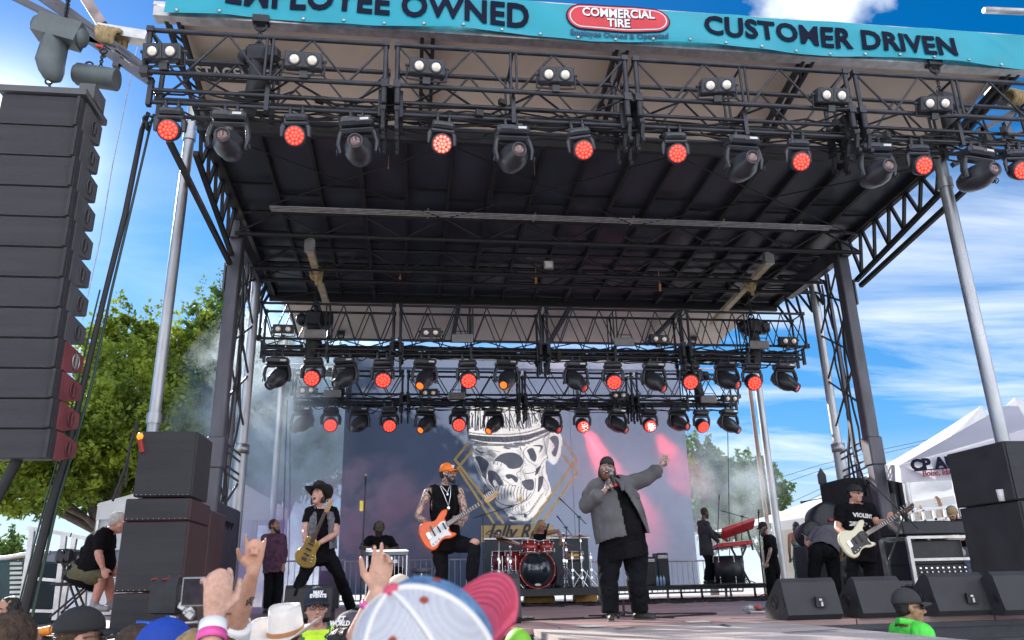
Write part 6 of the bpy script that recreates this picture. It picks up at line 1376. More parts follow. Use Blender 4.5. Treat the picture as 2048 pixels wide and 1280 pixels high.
# guitars
def guitar(name,label,c,tip,nrm,style='strat',bm_=None,pg=None,sc=1.0,cat='guitar',group='guitars',fb=None):
    c=V(c); tip=V(tip); N_=(tip-c).normalized(); Z=V(nrm); Z=(Z-N_*Z.dot(N_)).normalized(); S=Z.cross(N_); M3=Matrix(((N_.x,S.x,Z.x),(N_.y,S.y,Z.y),(N_.z,S.z,Z.z))); P=lambda x,y,z: c+M3@V((x,y,z))*sc
    t=empty(name,c,label,cat,group); th=.042
    if style=='lp': ol=[(-.21,0),(-.19,.09),(-.12,.155),(-.04,.15),(.02,.11),(.08,.095),(.14,.105),(.185,.08),(.19,.04),(.185,-.03),(.15,-.06),(.165,-.09),(.15,-.12),(.08,-.11),(.01,-.11),(-.06,-.15),(-.14,-.155),(-.195,-.09)]
    else: ol=[(-.20,0),(-.19,.09),(-.13,.155),(-.05,.155),(.0,.122),(.05,.115),(.11,.145),(.17,.165),(.215,.145),(.19,.105),(.15,.08),(.14,.04),(.14,-.03),(.13,-.06),(.135,-.10),(.17,-.13),(.155,-.155),(.09,-.15),(.03,-.122),(-.03,-.128),(-.09,-.165),(-.155,-.155),(-.195,-.085)]
    sm_=smooth(ol,True,3); k=sc
    b=MB(); n=len(sm_); lay=[(.93,-th/2),(1,-th/2+.008),(1,th/2-.008),(.93,th/2)]; vs=[]
    for f_,z in lay: vs+=[P(x*f_,y*f_,z) for x,y in sm_]
    fs=[(i*n+j,i*n+(j+1)%n,(i+1)*n+(j+1)%n,(i+1)*n+j) for i in range(3) for j in range(n)]; b.add(vs,fs,0,True); b.add(vs[:n],[tuple(range(n-1,-1,-1))]); b.add(vs[-n:],[tuple(range(n))]); b.build('guitar_body',bm_,t)
    if pg: b=MB(); po=smooth([(-.13,-.12),(-.06,-.125),(0,-.10),(.06,-.10),(.12,-.125),(.11,-.06),(.135,-.04),(.135,.04),(.09,.06),(.02,.045),(-.06,.03),(-.11,-.03)],True,3); b.prism([(x*k,y*k) for x,y in po],m4(M3,P(0,0,th/2)),.003*k); b.build('pickguard',pg,t)
    b=MB(); L_=(tip-c).length/sc; hx=L_-.19
    for x in ((.10,.03,-.04) if style!='bass' else (-.02,)): b.box(P(x,-.0,th/2+.006),(.018*k,.08*k,.012*k),M3)
    if style=='bass': b.box(P(.05,.015,th/2+.007),(.028*k,.05*k,.014*k),M3); b.box(P(.05,-.03,th/2+.007),(.028*k,.05*k,.014*k),M3)
    b.build('pickups',blk if style!='hss' else skinh,t)
    b=MB(); b.box(P(-.10,0,th/2+.008),(.04*k,.075*k,.014*k),M3); 
    for q in ((-.06,-.1),(-.1,-.105),(-.02,-.09)): b.lathe([(.011*k,0),(.010*k,.015*k)],P(q[0],q[1],th/2),M3,10)
    b.build('bridge',chrome,t)
    fb=fb or mat('rosewood',(.09,.045,.03),.45); nb=MB(); w0,w1=.028,.021; vs=[P(.13,-w0,.012),P(.13,w0,.012),P(.13,w0,.034),P(.13,-w0,.034),P(hx,-w1,.012),P(hx,w1,.012),P(hx,w1,.030),P(hx,-w1,.030)]; nb.add(vs,[(0,1,2,3),(7,6,5,4),(0,4,5,1),(1,5,6,2),(2,6,7,3),(3,7,4,0)]); nk=nb.build('neck',fb,t)
    b=MB(); 
    for i in range(20): f_=2**(-i/12); x=hx-(hx-(-.10))*(1-f_); 
    for i in range(1,20): x=hx-(hx+.10)*(1-2**(-i/12)); 
    for i in range(1,20):
        x=hx-(hx+.10)*(1-2**(-i/12)); 
        if x>.14: b.box(P(x,0,.0335+.001),(.003*k,.046*k,.003*k),M3)
    b.build('frets',chrome,nk)
    hs_=[(0,-.02),(.02,-.035),(.06,-.04),(.15,-.03),(.185,-.0),(.18,.03),(.15,.03),(.13,.02),(.0,.022)]; b=MB(); b.prism([(x*k,y*k) for x,y in hs_],m4(M3,P(hx,0,.008)),.015*k); hd_=b.build('headstock',woodm if style!='bass' else fb,t); b=MB()
    for i in range(4 if style=='bass' else 6): x=hx+.03+i*(.04 if style=='bass' else .024); b.tube(P(x,.02,.015),P(x-.002,.052,.015),.005*k,n=6); b.ell(P(x,.055,.015),(.009*k,.007*k,.009*k),M3,8,5); b.lathe([(.006*k,0),(.005*k,.012*k)],P(x,-.005,.024),M3,8)
    b.build('tuning_pegs',chrome,hd_)
    b=MB()
    for i in range(4 if style=='bass' else 6): y=(-.5+i/(3 if style=='bass' else 5))*.036; b.tube(P(-.10,y*1.3,th/2+.018),P(hx,y,.036),.0006*k,n=4)
    b.build('strings',steel,t); return t

# pedalboards, set lists and tape on the deck
def pedalboard(px,py,label,n,w_=.5):
    p=atz(px,py,STZ); t=empty('pedalboard',p,label,'pedalboard','pedalboards on the deck'); b=MB(); b.box(p+V((0,0,.03)),(w_,.26,.03),rotm('X',8),bev=.008); b.build('board',alu,t)
    cols=[(.6,.6,.58),(.5,.08,.05),(.05,.2,.4),(.55,.4,.05),(.1,.1,.1),(.1,.35,.15)]
    for k in range(n):
        b=MB(); c=p+V((-w_/2+.07+k*(w_-.14)/(n-1),-.04 if k%2 else .05,.068)); b.box(c,(.07,.11,.04),bev=.008); b.lathe([(.008,0),(.008,.014)],c+V((0,-.03,.02)),n=8); b.build('effect_pedal',mat('pedal_%d'%(k%6),cols[k%6],.4),t)
pedalboard(1528,1226,'pale pedalboard on the deck just left of the wedge monitors',5,.46)
pedalboard(1690,1206,'pedalboard on the deck in front of the bass player',5,.5)
pedalboard(900,1222,'pedalboard on the deck in front of the orange guitar player',6,.6)
pm=mat('paper_white',(.75,.74,.70),.9,0,.05)
for k,(px,py,a,lb) in enumerate(((1180,1252,12,'white set list sheet taped to the deck left of the feet of the singer'),(1395,1243,-8,'white set list sheet taped to the deck between singer and wedges'))):
    p=atz(px,py,STZ+.006); b=MB(); b.box(p,(.21,.29,.002),rotm('Z',a)); 
    tag(b.build('set_list',pm),lb,'paper','set lists on the deck')
b=MB()
for px,py,l,a in ((1330,1232,.5,5),(1450,1250,.35,80),(1250,1256,.3,40),(1500,1236,.4,-20),(1130,1240,.3,0),(1620,1262,.5,12)):
    p=atz(px,py,STZ+.005); b.box(p,(l,.045,.0015),rotm('Z',a))
tag(b.build('gaffer_tape',blackc_:=mat('gaffer_black',(.03,.03,.03),.7)),'short strips of black gaffer tape stuck to the stage deck','tape',kind='stuff')
b=MB(); rr=random.Random(21)
for k in range(7):
    x=rr.uniform(1.3,6); y=rr.uniform(8.3,10.5); a=rr.random()*6; pts=[]
    for i in range(14): pts.append((x,y,STZ+.012)); x+=.2*math.cos(a); y+=.1*math.sin(a); a+=rr.uniform(-.6,.6)
    b.path(pts,.009,n=5)
tag(b.build('deck_cables',cable),'thin black cables snaking over the open stage deck around the singer','cable',kind='stuff')
# ================= the band =================
# singer
def sj(t,l):
    P,S,Hp,T,arm,X,Yt,Zt=[l[k] for k in ('P','S','Hp','T','arm','X','Yt','Zt')]
    b=MB(); b.ell(S.lerp(Hp,.22),(.29,.215,.21),T,20,14); b.path([S.lerp(Hp,.15)-T@V((0,.03,0)),S.lerp(Hp,.5)-T@V((0,.06,0)),S.lerp(Hp,1.12)-T@V((0,.055,0))],[.285,.312,.325],n=22,flat=.86,side=X)
    for k in 'LR': b.path([S.lerp(P['neck'],.55),S.lerp(P['sh'+k],.6)+Zt*.02,P['sh'+k]],[.09,.105,.105],n=12,dome=True)
    for k,e in (('L',.83),('R',.85)):
        s_,el_,w_=P['sh'+k],P['el'+k],P['wr'+k]; en=el_.lerp(w_,(e-.5)*2); b.path([s_,s_.lerp(el_,.5),el_,en],[.108,.10,.092,.078],n=14,dome=True); b.path([en-(w_-el_).normalized()*.035,en+(w_-el_).normalized()*.02],[.088,.086],n=14)
    def cl(co):
        d=co-S; x=d.dot(X); y=d.dot(Yt); z=-d.dot(Zt)
        if (co-S).dot(Zt)>.06 and abs(x)<.10: return True
        if z>.60+.02*math.sin(x*9)-.06*x: return True
        return y<-.05 and z>-.03 and (-.02-.02*z)<x<(.045+.34*max(0,z)) and z<.8
    organic(b,'jacket',denim,t,.012,4,.009,.17,cull=cl,thick=.012)
    b=MB(); 
    for q in range(5): b.lathe([(.011,0),(.008,.006)],S+T@V((-.055-.008*q,-.262-(.02 if q else -.03),-.12-.11*q)),XF,8)
    b.box(S+T@V((.21,-.215,-.17)),(.11,.02,.06),T@rotm('Z',28),bev=.006); b.build('jacket_details',mat('denim_dark',(.09,.088,.09),.8),t)
    for s,w_ in ((-1,.0),(1,.0)):
        b=MB(); b.path([S+T@V((s*.045,-.10,.075)),S+T@V((s*.085,-.185,.01)),S+T@V((s*.06,-.225,-.075))],[.022,.04,.018],n=8,flat=.4,side=X,dome=True); b.build('collar',denim,t)
Pj=J(9.05,head=(1214,937,-.03),neck=(1217,962,.03),shL=(1189,977,.0),shR=(1252,969,.02),elL=(1170,1012,-.08),wrL=(1210,981,-.26),elR=(1291,957,-.05),wrR=(1322,936,-.1),hiL=(1222,1096),hiR=(1270,1094),knL=(1216,1162,-.05),knR=(1273,1162,-.05))
Pj['anL']=V((Pj['knL'].x+.0,8.98,STZ+.09)); Pj['anR']=V((Pj['knR'].x+.03,9.06,STZ+.09)); Pj['toL']=Pj['anL']+V((-.04,-.2,0)); Pj['toR']=Pj['anR']+V((.13,-.13,0))
sing=person('large bearded singer in open grey denim jacket and backwards cap, one arm out',Pj,(-.28,-1,0),8,1.05,inked,dict(chest=.24,belly=.25,hip=.225,dep=.17,bdep=.185,arm=1.3,leg=1.38),blackc,.4,.13,blackj,1.0,boot,'long',hairbr,lambda t,H,M,s: cap(t,H,M,s,mat('cap_black',(.02,.02,.022),.8,0,.2),back=True),beardr,.6,openm=.8,closed=True,roll=-4,vox=.010,jaw=1.2,jacket=sj,tights=.7,
 hands={'L':dict(d=(.25,-.15,.6),pn=(.9,.2,0),side=-1,curl=(1.1,1.15,1.15,1.2),th=1.4,s=1.1),'R':dict(d=(.35,-.05,.75),pn=(-.6,-.5,.3),side=1,curl=(.12,.1,.15,.2),th=.2,spread=.09,s=1.15)})
t=empty('microphone',at(1223,950,8.72),'handheld microphone with red band held at the mouth of the singer','microphone'); a=at(1222,948,8.73); c=at(1231,970,8.70); b=MB(); b.ell(a,.034,None,14,10); b.build('mic_head',micg,t); b=MB(); b.path([a.lerp(c,.12),a.lerp(c,.3),c],[.028,.02,.016],n=12); b.build('handle',blk,t); b=MB(); b.tube(a.lerp(c,.9),c+(c-a)*.12,.021,n=12); b.build('red_ring',redst,t)
# cowboy hat guitarist
def vest(t,l):
    P,S,Hp,T,X,Yt,Zt=[l[k] for k in ('P','S','Hp','T','X','Yt','Zt')]
    b=MB(); b.ell(S.lerp(Hp,.22),(.215,.165,.17),T,20,14); b.path([S.lerp(Hp,.2),S.lerp(Hp,.6),S.lerp(Hp,1.15)],[.215,.215,.225],n=20,flat=.80,side=X)
    for k in 'LR': b.path([S.lerp(P['neck'],.5),S.lerp(P['sh'+k],.6)+Zt*.02,S.lerp(P['sh'+k],.95)],[.07,.075,.07],n=12,dome=True)
    def cl(co):
        d=co-S; x=d.dot(X); y=d.dot(Yt); z=-d.dot(Zt)
        return (z<-.05 and abs(x)<.09) or z>.50 or (y<-.03 and -.10<x<.02+.10*z) or (abs(x)>.19 and z<.16)
    organic(b,'denim_vest',mat('acid_denim',(.11,.115,.14),.85,0,.5,16,.6,60,col2=(.26,.26,.30)),t,.011,3,.012,.09,cull=cl,thick=.01)
Pj=J(11.3,head=(635,992,-.05),neck=(640,1019,.03),shL=(620,1024,-.06),shR=(667,1024,.06),elL=(609,1060,-.1),wrL=(611,1083,-.3),elR=(672,1067,-.08),wrR=(630,1091,-.28),hiL=(626,1112),hiR=(657,1112),knL=(607,1150,-.15),knR=(678,1150,.1))
Pj['anL']=at(582,1205,11.0); Pj['anL'].z=STZ+.14; Pj['anR']=at(702,1214,11.9); Pj['toR']=Pj['anR']+V((.14,-.1,0)); Pj['anR'].z=max(STZ+.10,Pj['anR'].z)
person('guitarist in black cowboy hat and sleeveless denim vest, shouting, legs wide apart',Pj,(-.35,-1,.1),14,1.0,skin('fair2',(.66,.40,.32)),dict(leg=.92),blackc,.3,.1,blackj,1,boot,'medium',hairbr,lambda t,H,M,s: cowboy(t,H,M,s*1.2,mat('felt_black',(.018,.018,.02),.85,0,.2,20,.3,100),blk,6),openm=1.2,roll=5,vox=.0105,jacket=vest,
 hands={'L':dict(d=(.5,-.1,-.15),pn=(0,1,-.1),side=1,curl=(.5,.6,.6,.7)),'R':dict(d=(-.8,-.2,.1),pn=(0,1,0),side=-1,curl=(.6,.7,.7,.8))})
goldg=mat('guitar_gold_top',(.55,.38,.10),.25,.4,.15,coat=.8)
guitar('electric_guitar','gold topped electric guitar held upright by the cowboy hat guitarist',at(617,1103,10.95),at(650,1018,10.98)+V((.1,-.15,.12)),(-.25,-1,.1),'lp',goldg,None,.98)
# orange cap guitarist
Pj=J(10.2,head=(895,948,-.02),neck=(889,972,.02),shL=(856,985,-.04),shR=(919,984,.05),elL=(835,1032,-.1),wrL=(864,1056,-.30),elR=(932,1032,-.12),wrR=(921,1048,-.30),hiL=(877,1088),hiR=(908,1086),knL=(883,1140,-.05),knR=(949,1094,-.4))
Pj['anL']=V((at(878,1200,10.2).x,10.25,STZ+.09)); Pj['anR']=at(942,1168,9.85); Pj['toR']=Pj['anR']+V((.05,-.2,0))
def chain(t,l):
    S,T=l['S'],l['T']; b=MB(); b.path([S+T@V((-.07,-.09,.07)),S+T@V((-.04,-.165,-.06)),S+T@V((.0,-.178,-.2)),S+T@V((.04,-.165,-.06)),S+T@V((.07,-.09,.07))],.006,n=6); b.ell(S+T@V((0,-.185,-.22)),(.022,.008,.026)); b.path([S+T@V((-.055,-.1,.07)),S+T@V((0,-.165,-.03)),S+T@V((.055,-.1,.07))],.006,n=6); b.ell(S+T@V((0,-.17,-.05)),(.015,.006,.018)); b.build('necklace',chrome,t)
    b=MB(); k=l['P']['knR']; b.ell(k+V((.0,-.02,.055)),(.06,.05,.045)); b.build('ripped_knee',skin('fair',(.5,.3,.2)),t)
person('tattooed guitarist in orange cap and black sleeveless top, one knee raised',Pj,(.85,-.6,0),4,1.0,inked,dict(chest=.17,belly=.15,leg=.95),blackc,0,.1,blackj,.96,boot,'short',hairbl,lambda t,H,M,s: cap(t,H,M,s,mat('cap_orange',(.9,.20,.015),.7,0,.1,20,.3,200),patch=bw,tall=.105),hairbl,.15,'orange',vox=.010,jacket=chain,
 hands={'L':dict(d=(.9,-.1,-.35),pn=(0,1,.1),side=1,curl=(.5,.55,.6,.65)),'R':dict(d=(-.5,-.1,.5),pn=(0,.7,.3),side=1,curl=(.8,.9,.9,1.0),th=1.0)})
guitar('electric_guitar','bright orange electric guitar with white pickguard held by the guitarist in the orange cap',at(874,1062,9.9),at(998,984,9.78),(.05,-1,.12),'strat',mat('guitar_orange',(.80,.11,.006),.3,0,.08,coat=.4),bw,1.08)
b=MB(); b.path([at(857,982,10.0),at(880,1020,9.95),at(906,1050,9.93)],.022,n=6,flat=.25); b.path([at(905,978,10.1),at(912,1010,10.02),at(905,1045,9.97)],.022,n=6,flat=.25); tag(b.build('guitar_strap',blackc),'black strap of the orange guitar across the chest','strap')
# bass player
def tee_print(t,l,lines,c0,colr,face=None):
    S,T=l['S'],l['T']; 
    for txt,sz,dz,m in lines:
        tb=text_mb(txt,sz,m4(T@Matrix(((1,0,0),(0,0,-1),(0,1,0))),S+T@V((c0[0],0,c0[1]+dz))),.002,sz*.05)
        G=l['ws']['dep']+.034; W_=max(l['ws']['chest'],l['half']*.86)+.02
        tb.v=[tuple(V(v)+T@V((0,-G*math.sqrt(max(.05,1-min(.95,((V(v)-S).dot(l['X'])/W_)**2)))-.004,0))) for v in tb.v]
        tb.build('shirt_lettering',m,t)
prw=mat('tee_print_white',(.75,.75,.72),.8)
Pj=J(10.4,head=(1709,988,-.03),neck=(1707,1008,.02),shL=(1681,1021,-.03),shR=(1740,1017,.05),elL=(1675,1056,-.08),wrL=(1697,1072,-.28),elR=(1754,1046,-.1),wrR=(1776,1042,-.28),hiL=(1702,1108),hiR=(1733,1106),knL=(1701,1160),knR=(1742,1160))
Pj['anL']=V((Pj['knL'].x-.02,10.4,STZ+.09)); Pj['anR']=V((Pj['knR'].x+.06,10.4,STZ+.09))
person('bass player in backwards cap, sunglasses and black printed tee with a white bass',Pj,(.6,-1,0),0,1.0,skin('fair3',(.62,.37,.28)),dict(chest=.18,belly=.19,dep=.135,bdep=.15,hip=.175,arm=1.1),blackc,.36,.12,blackj,1,boot,'short',hairbl,lambda t,H,M,s: cap(t,H,M,s,mat('cap_black',(.02,.02,.022),.8),back=True),None,glasses='dark',vox=.0105,
 jacket=lambda t,l: tee_print(t,l,[('VIOLENT',.075,-.10,prw),('GENTLEMEN',.075,-.22,prw),('HOCKEY CLUB',.035,-.29,prw)],(.0,0),None),
 hands={'L':dict(d=(.7,-.1,-.5),pn=(0,1,.1),side=1,curl=(.5,.55,.6,.65)),'R':dict(d=(.3,-.15,.6),pn=(0,.8,.0),side=-1,curl=(.7,.8,.85,.9),th=1.0)})
guitar('bass_guitar','cream white bass guitar with black pickguard held by the bass player',at(1712,1080,10.05),at(1828,1010,9.9),(-.05,-1,.12),'bass',mat('bass_cream',(.78,.74,.52),.22,0,.05,coat=1),mat('pickguard_black',(.015,.015,.017),.2),1.1,'bass guitar')
# drummer
Pj=J(17.75,head=(1083,1052,-.05),neck=(1080,1068,.02),shL=(1064,1078),shR=(1094,1066),elL=(1052,1095,-.1),wrL=(1060,1104,-.35),elR=(1117,1062,-.15),wrR=(1122,1082,-.3),hiL=(1070,1128),hiR=(1088,1128),knL=(1055,1132,-.4),knR=(1105,1132,-.4))
for k in 'LR': Pj['an'+k]=V((Pj['kn'+k].x,17.3,RZ+.09))
person('blond drummer in sunglasses leaning over the red drum kit, one arm raised',Pj,(.75,-.65,-.2),-6,1.0,skin('tan2',(.42,.24,.17)),dict(),blackc,0,.1,blackj,1,boot,'long',hairbd,None,None,glasses='orange',vox=.014)
# pedal steel player
Pj=J(16.3,head=(758,1056,-.05),neck=(758,1073,.02),shL=(740,1080),shR=(779,1080),elL=(722,1096,-.1),wrL=(741,1096,-.3),elR=(795,1098,-.1),wrR=(778,1098,-.3),hiL=(750,1142),hiR=(772,1142),knL=(742,1142,-.45),knR=(800,1142,-.45))
for k in 'LR': Pj['an'+k]=V((Pj['kn'+k].x,15.85,STZ+.09))
def phones(t,l):
    H,M=l['H'],l['M']; b=MB(); b.torus(H+M@V((0,-.01,.03)),.10,.010,M@rotm('X',90),24,6)
    for q in (-1,1): b.ell(H+M@V((q*.09,0,-.01)),(.025,.04,.045),M)
    b.build('headphones',blk,t)
person('seated pedal steel player with camouflage cap, headphones and dark beard',Pj,(.15,-1,-.35),-12,1.02,dark,dict(chest=.2,belly=.2,dep=.14,bdep=.16,arm=1.15),blackc,.42,.1,blackj,1,boot,'short',hairbl,lambda t,H,M,s: cap(t,H,M,s,mat('camouflage_cap',(.06,.055,.035),.8,0,.3,30,col2=(.16,.13,.08))),hairbl,1,vox=.014,jacket=lambda t,l:(phones(t,l),tee_print(t,l,[('ROLL ON',.07,-.14,mat('tee_print_maroon',(.35,.03,.07),.8))],(.0,0),None) if False else phones(t,l)))
t=empty('drum_stool',at(762,1160,16.45),'black stool under the pedal steel player','stool'); q=at(762,1152,16.4); b=MB(); b.lathe([(.17,-.05),(.2,-.03),(.2,.02),(.17,.04)],q,n=20); b.build('seat',blk,t); b=MB(); b.tube(q,(q.x,q.y,STZ),.03); b.build('leg',blk,t)
# keyboard player
Pj=J(19.3,head=(1410,1026,.0),neck=(1407,1041,.0),shL=(1399,1047,.12),shR=(1414,1048,-.14),elL=(1427,1066,.1),wrL=(1447,1077,.0),elR=(1424,1070,-.2),wrR=(1440,1087,-.2),hiL=(1408,1098,.08),hiR=(1417,1098,-.08),knL=(1424,1130,.08),knR=(1418,1131,-.08))
Pj['anL']=V((at(1424,1160,19.35).x,19.38,RZ+.09)); Pj['anR']=V((at(1413,1160,19.2).x,19.2,RZ+.09)); 
person('keyboard player in dark shirt, seen from the side at the red keyboards',Pj,(1,.15,-.1),-6,1.0,dark,dict(),mat('shirt_charcoal',(.035,.035,.045),.8,0,.3,8,.4),.9,.16,blackj,1,boot,'short',hairbl,None,hairbl,0,vox=.014)
# stagehand
Pj=J(16.6,head=(1526,1056,0),neck=(1533,1070,0),shL=(1533,1079,-.16),shR=(1545,1078,.16),elL=(1541,1100,-.2),wrL=(1534,1124,-.25),elR=(1548,1104,.2),wrR=(1540,1128,.1),hiL=(1540,1136,-.08),hiR=(1550,1136,.08),knL=(1541,1163,-.08),knR=(1551,1163,.08))
for k,dx in (('L',0),('R',.05)): Pj['an'+k]=V((Pj['kn'+k].x+dx,16.6,STZ+.09))
person('bearded stagehand in black cap and tee, right of the keyboards looking left',Pj,(-1,-.15,-.2),-8,1.0,inked,dict(),blackc,.4,.12,blackj,1,boot,'short',hairbr,lambda t,H,M,s: cap(t,H,M,s,mat('cap_black',(.02,.02,.022),.8)),hairbr,1,vox=.014)
# woman in green
Pj=stand(at(1592,1054,18.4),(.3,1,0),STZ); 
gdr=mat('green_striped_dress',(.04,.20,.15),.8,0,.4,2,col2=(.20,.42,.33),stretch=(.5,.5,14))
def dress(t,l):
    P,Hp,S,T=l['P'],l['Hp'],l['S'],l['T']; b=MB(); b.path([S-V((0,0,.16)),S.lerp(Hp,.55),Hp,Hp-V((0,0,.4)),Hp-V((0,0,.78))],[.165,.135,.185,.19,.21],n=18,flat=.75,side=(1,0,0)); organic(b,'dress',gdr,t,.014,3,.012,.12)
person('woman in a long green striped dress and dark cap, seen from behind',Pj,(.3,1,0),0,.96,tanned,dict(chest=.15,belly=.13,arm=.85),None,0,.1,None,1,boot,'long',hairbl,lambda t,H,M,s: cap(t,H,M,s,mat('cap_navy',(.02,.03,.06),.8)),None,vox=.014,jacket=dress)
# bending man
Pj=J(12.6,head=(1668,1062,.75),neck=(1664,1058,.55),shL=(1633,1062,.42),shR=(1683,1060,.42),elL=(1614,1092,.4),wrL=(1612,1075,.6),elR=(1688,1095,.4),wrR=(1684,1110,.5),hiL=(1633,1106,-.05),hiR=(1663,1106,-.05),knL=(1628,1150),knR=(1668,1150))
for k in 'LR': Pj['an'+k]=V((Pj['kn'+k].x,12.6,STZ+.09))
person('crew man in a grey tee bent forward over cases, seen from behind',Pj,(0,.8,-.5),-20,1.0,skin('fair',(.5,.3,.2)),dict(chest=.2,belly=.2,dep=.14,bdep=.15,hip=.19,leg=1.15),mat('tee_grey_purple',(.13,.125,.15),.85,0,.2,4,.4,20),.36,.0,blackj,1,boot,'short',hairbr,lambda t,H,M,s: cap(t,H,M,s,mat('cap_black',(.02,.02,.022),.8)),None,vox=.014)
# technician with tan cap
Pj=J(12.6,head=(1905,1027,0),neck=(1913,1040,0),shL=(1918,1048,-.15),shR=(1932,1046,.15),elL=(1930,1076,-.2),wrL=(1912,1078,-.2),elR=(1936,1078,.15),wrR=(1925,1088,.0),hiL=(1934,1106,-.08),hiR=(1944,1106,.08),knL=(1932,1150,-.08),knR=(1944,1150,.08))
for k in 'LR': Pj['an'+k]=V((Pj['kn'+k].x,12.6,STZ+.09))
person('technician in tan cap and black tee bent over the rack with spare guitars',Pj,(-1,-.35,-.4),-14,1.0,skin('fair',(.5,.3,.2)),dict(),blackc,.4,.12,mat('blue_jeans',(.08,.11,.18),.85),1,boot,'short',hairbr,lambda t,H,M,s: cap(t,H,M,s,mat('cap_tan',(.38,.29,.15),.85)),hairbr,0,glasses='dark',vox=.014)
gw=mat('guitar_sunburst',(.25,.09,.02),.2,0,.3,coat=1)
for k,(c,tp,lb) in enumerate((((1852,1098),(1839,1010),'spare guitar leaning left of the three in the white cradle'),((1883,1095),(1866,1020),'spare guitar with pale pegs, middle of the three in the white cradle'),((1905,1090),(1872,992),'spare bass with long brown neck, tallest of the three in the white cradle'))):
    guitar('electric_guitar' if k<2 else 'bass_guitar',lb,at(*c,11.62),at(*tp,11.75),(0,-1,.1),'strat' if k<2 else 'bass',gw if k else mat('guitar_black',(.02,.02,.02),.2,coat=1),None,1.0,'guitar','guitars',mat('neck_brown',(.30,.13,.05),.4) if k==2 else None)
# seated man left
olive=mat('shorts_olive',(.10,.095,.05),.85,0,.3,8,.4,30)
Pj=J(10.6,head=(236,1046,0),neck=(224,1059,0),shL=(204,1069,-.17),shR=(216,1068,.17),elL=(197,1108,-.24),wrL=(206,1136,-.24),elR=(222,1105,.2),wrR=(228,1132,.1),hiL=(158,1149,-.09),hiR=(166,1148,.09),knL=(205,1153,-.12),knR=(216,1150,.12))
Pj['anL']=at(189,1208,10.5); Pj['anR']=at(222,1204,10.8); Pj['toL']=Pj['anL']+V((.2,-.05,0)); Pj['toR']=Pj['anR']+V((.2,-.05,0))
person('grey haired man in black tee and olive shorts seated on a folding chair',Pj,(1,-.2,-.1),-8,1.05,rosy,dict(chest=.2,belly=.22,dep=.15,bdep=.2,hip=.18,arm=1.2,leg=1.15),blackc,.42,.12,olive,.52,mat('shoe_grey',(.3,.3,.32),.6),None,hairgy,lambda t,H,M,s: hair(t,H,M,s,hairgy,'short'),None,vox=.012)
# security man left
Pj=J(15.6,head=(549,1052,0),neck=(547,1067,0),shL=(531,1077),shR=(564,1077),elL=(528,1104),wrL=(534,1128,-.1),elR=(569,1104),wrR=(567,1130,-.1),hiL=(540,1130),hiR=(556,1130),knL=(538,1170),knR=(557,1170))
for k in 'LR': Pj['an'+k]=V((Pj['kn'+k].x,15.6,STZ+.09))
person('bearded man in a dark printed hoodie standing in purple haze at left',Pj,(.9,-.5,.1),2,1.0,tanned,dict(chest=.19,belly=.19,dep=.14,bdep=.15,arm=1.2),mat('hoodie_navy_print',(.03,.028,.06),.85,0,.3,12,col2=(.16,.05,.10)),.95,.14,blackj,1,boot,'short',hairbl,None,hairbl,.6,vox=.014)
# ================= crowd and pit =================
GC='people in the crowd'
lime=mat('neon_yellow_vest',(.55,.85,.03),.6,0,.1,8,.3,30); limeg=mat('neon_green_shirt',(.10,.80,.08),.6,0,.12,8,.35,30)
# young man in neon vest
def vestopen(t,l):
    P,S,Hp,T,X,Yt,Zt=[l[k] for k in ('P','S','Hp','T','X','Yt','Zt')]; b=MB(); b.ell(S.lerp(Hp,.25),(.20,.15,.18),T,18,12); b.ell(S.lerp(Hp,.7),(.19,.15,.22),T,18,12)
    for k in 'LR': b.path([S.lerp(P['neck'],.5),S.lerp(P['sh'+k],.7)+Zt*.015],[.075,.085],n=10,dome=True)
    organic(b,'dark_vest_trim',mat('vest_dark_green',(.02,.16,.06),.6),t,.011,3,.006,.1,cull=lambda co:(lambda x,y,z: abs(x)>.115 or (y<-.02 and abs(x)<.065) or (z<-.04 and abs(x)<.085))((co-S).dot(X),(co-S).dot(Yt),-(co-S).dot(Zt)),thick=.01)
Pj=stand(at(632,1216,6.3),(.15,-1,0),0)
person('young man with glasses, black cap and neon yellow vest standing in the pit',Pj,(.22,-1,.02),0,1.02,skin('pale',(.58,.33,.27)),dict(chest=.165,belly=.16),lime,.36,.12,blackj,1,boot,'fringe',hairbl,lambda t,H,M,s: cap(t,H,M,s*1.06,mat('cap_navy2',(.012,.018,.035),.8,0,.2,20,.2,200),tall=.100,logo=('MAV|EVENTS',bw,.032)),None,glasses='clear',vox=.009,jacket=vestopen)
# security man right in green
Pj=stand(at(1818,1216,6.25),(1,-.1,0),0)
person('man in sunglasses, black cap and bright green shirt in the pit, looking right',Pj,(1,-.28,0),0,1.05,skin('tan3',(.44,.26,.16)),dict(chest=.2,belly=.2,dep=.14,arm=1.2),limeg,.4,.12,blackj,1,boot,'short',hairbl,lambda t,H,M,s: cap(t,H,M,s*1.05,mat('cap_charcoal',(.04,.04,.042),.8,0,.2,20,.2,200),tall=.1),None,glasses='dark',vox=.009,
 jacket=lambda t,l:(lambda b: (b.path([l['P']['neck']+V((.0,-.07,.03)),l['P']['neck']+V((.09,-.05,.0)),l['P']['neck']+V((.10,.05,.0)),l['P']['neck']+V((-.06,.08,.04)),l['P']['neck']+V((-.09,-.03,.05)),l['P']['neck']+V((.0,-.07,.03))],[.028]*6,n=8,flat=.5),organic(b,'collar',limeg,t,.008,1)))(MB()))
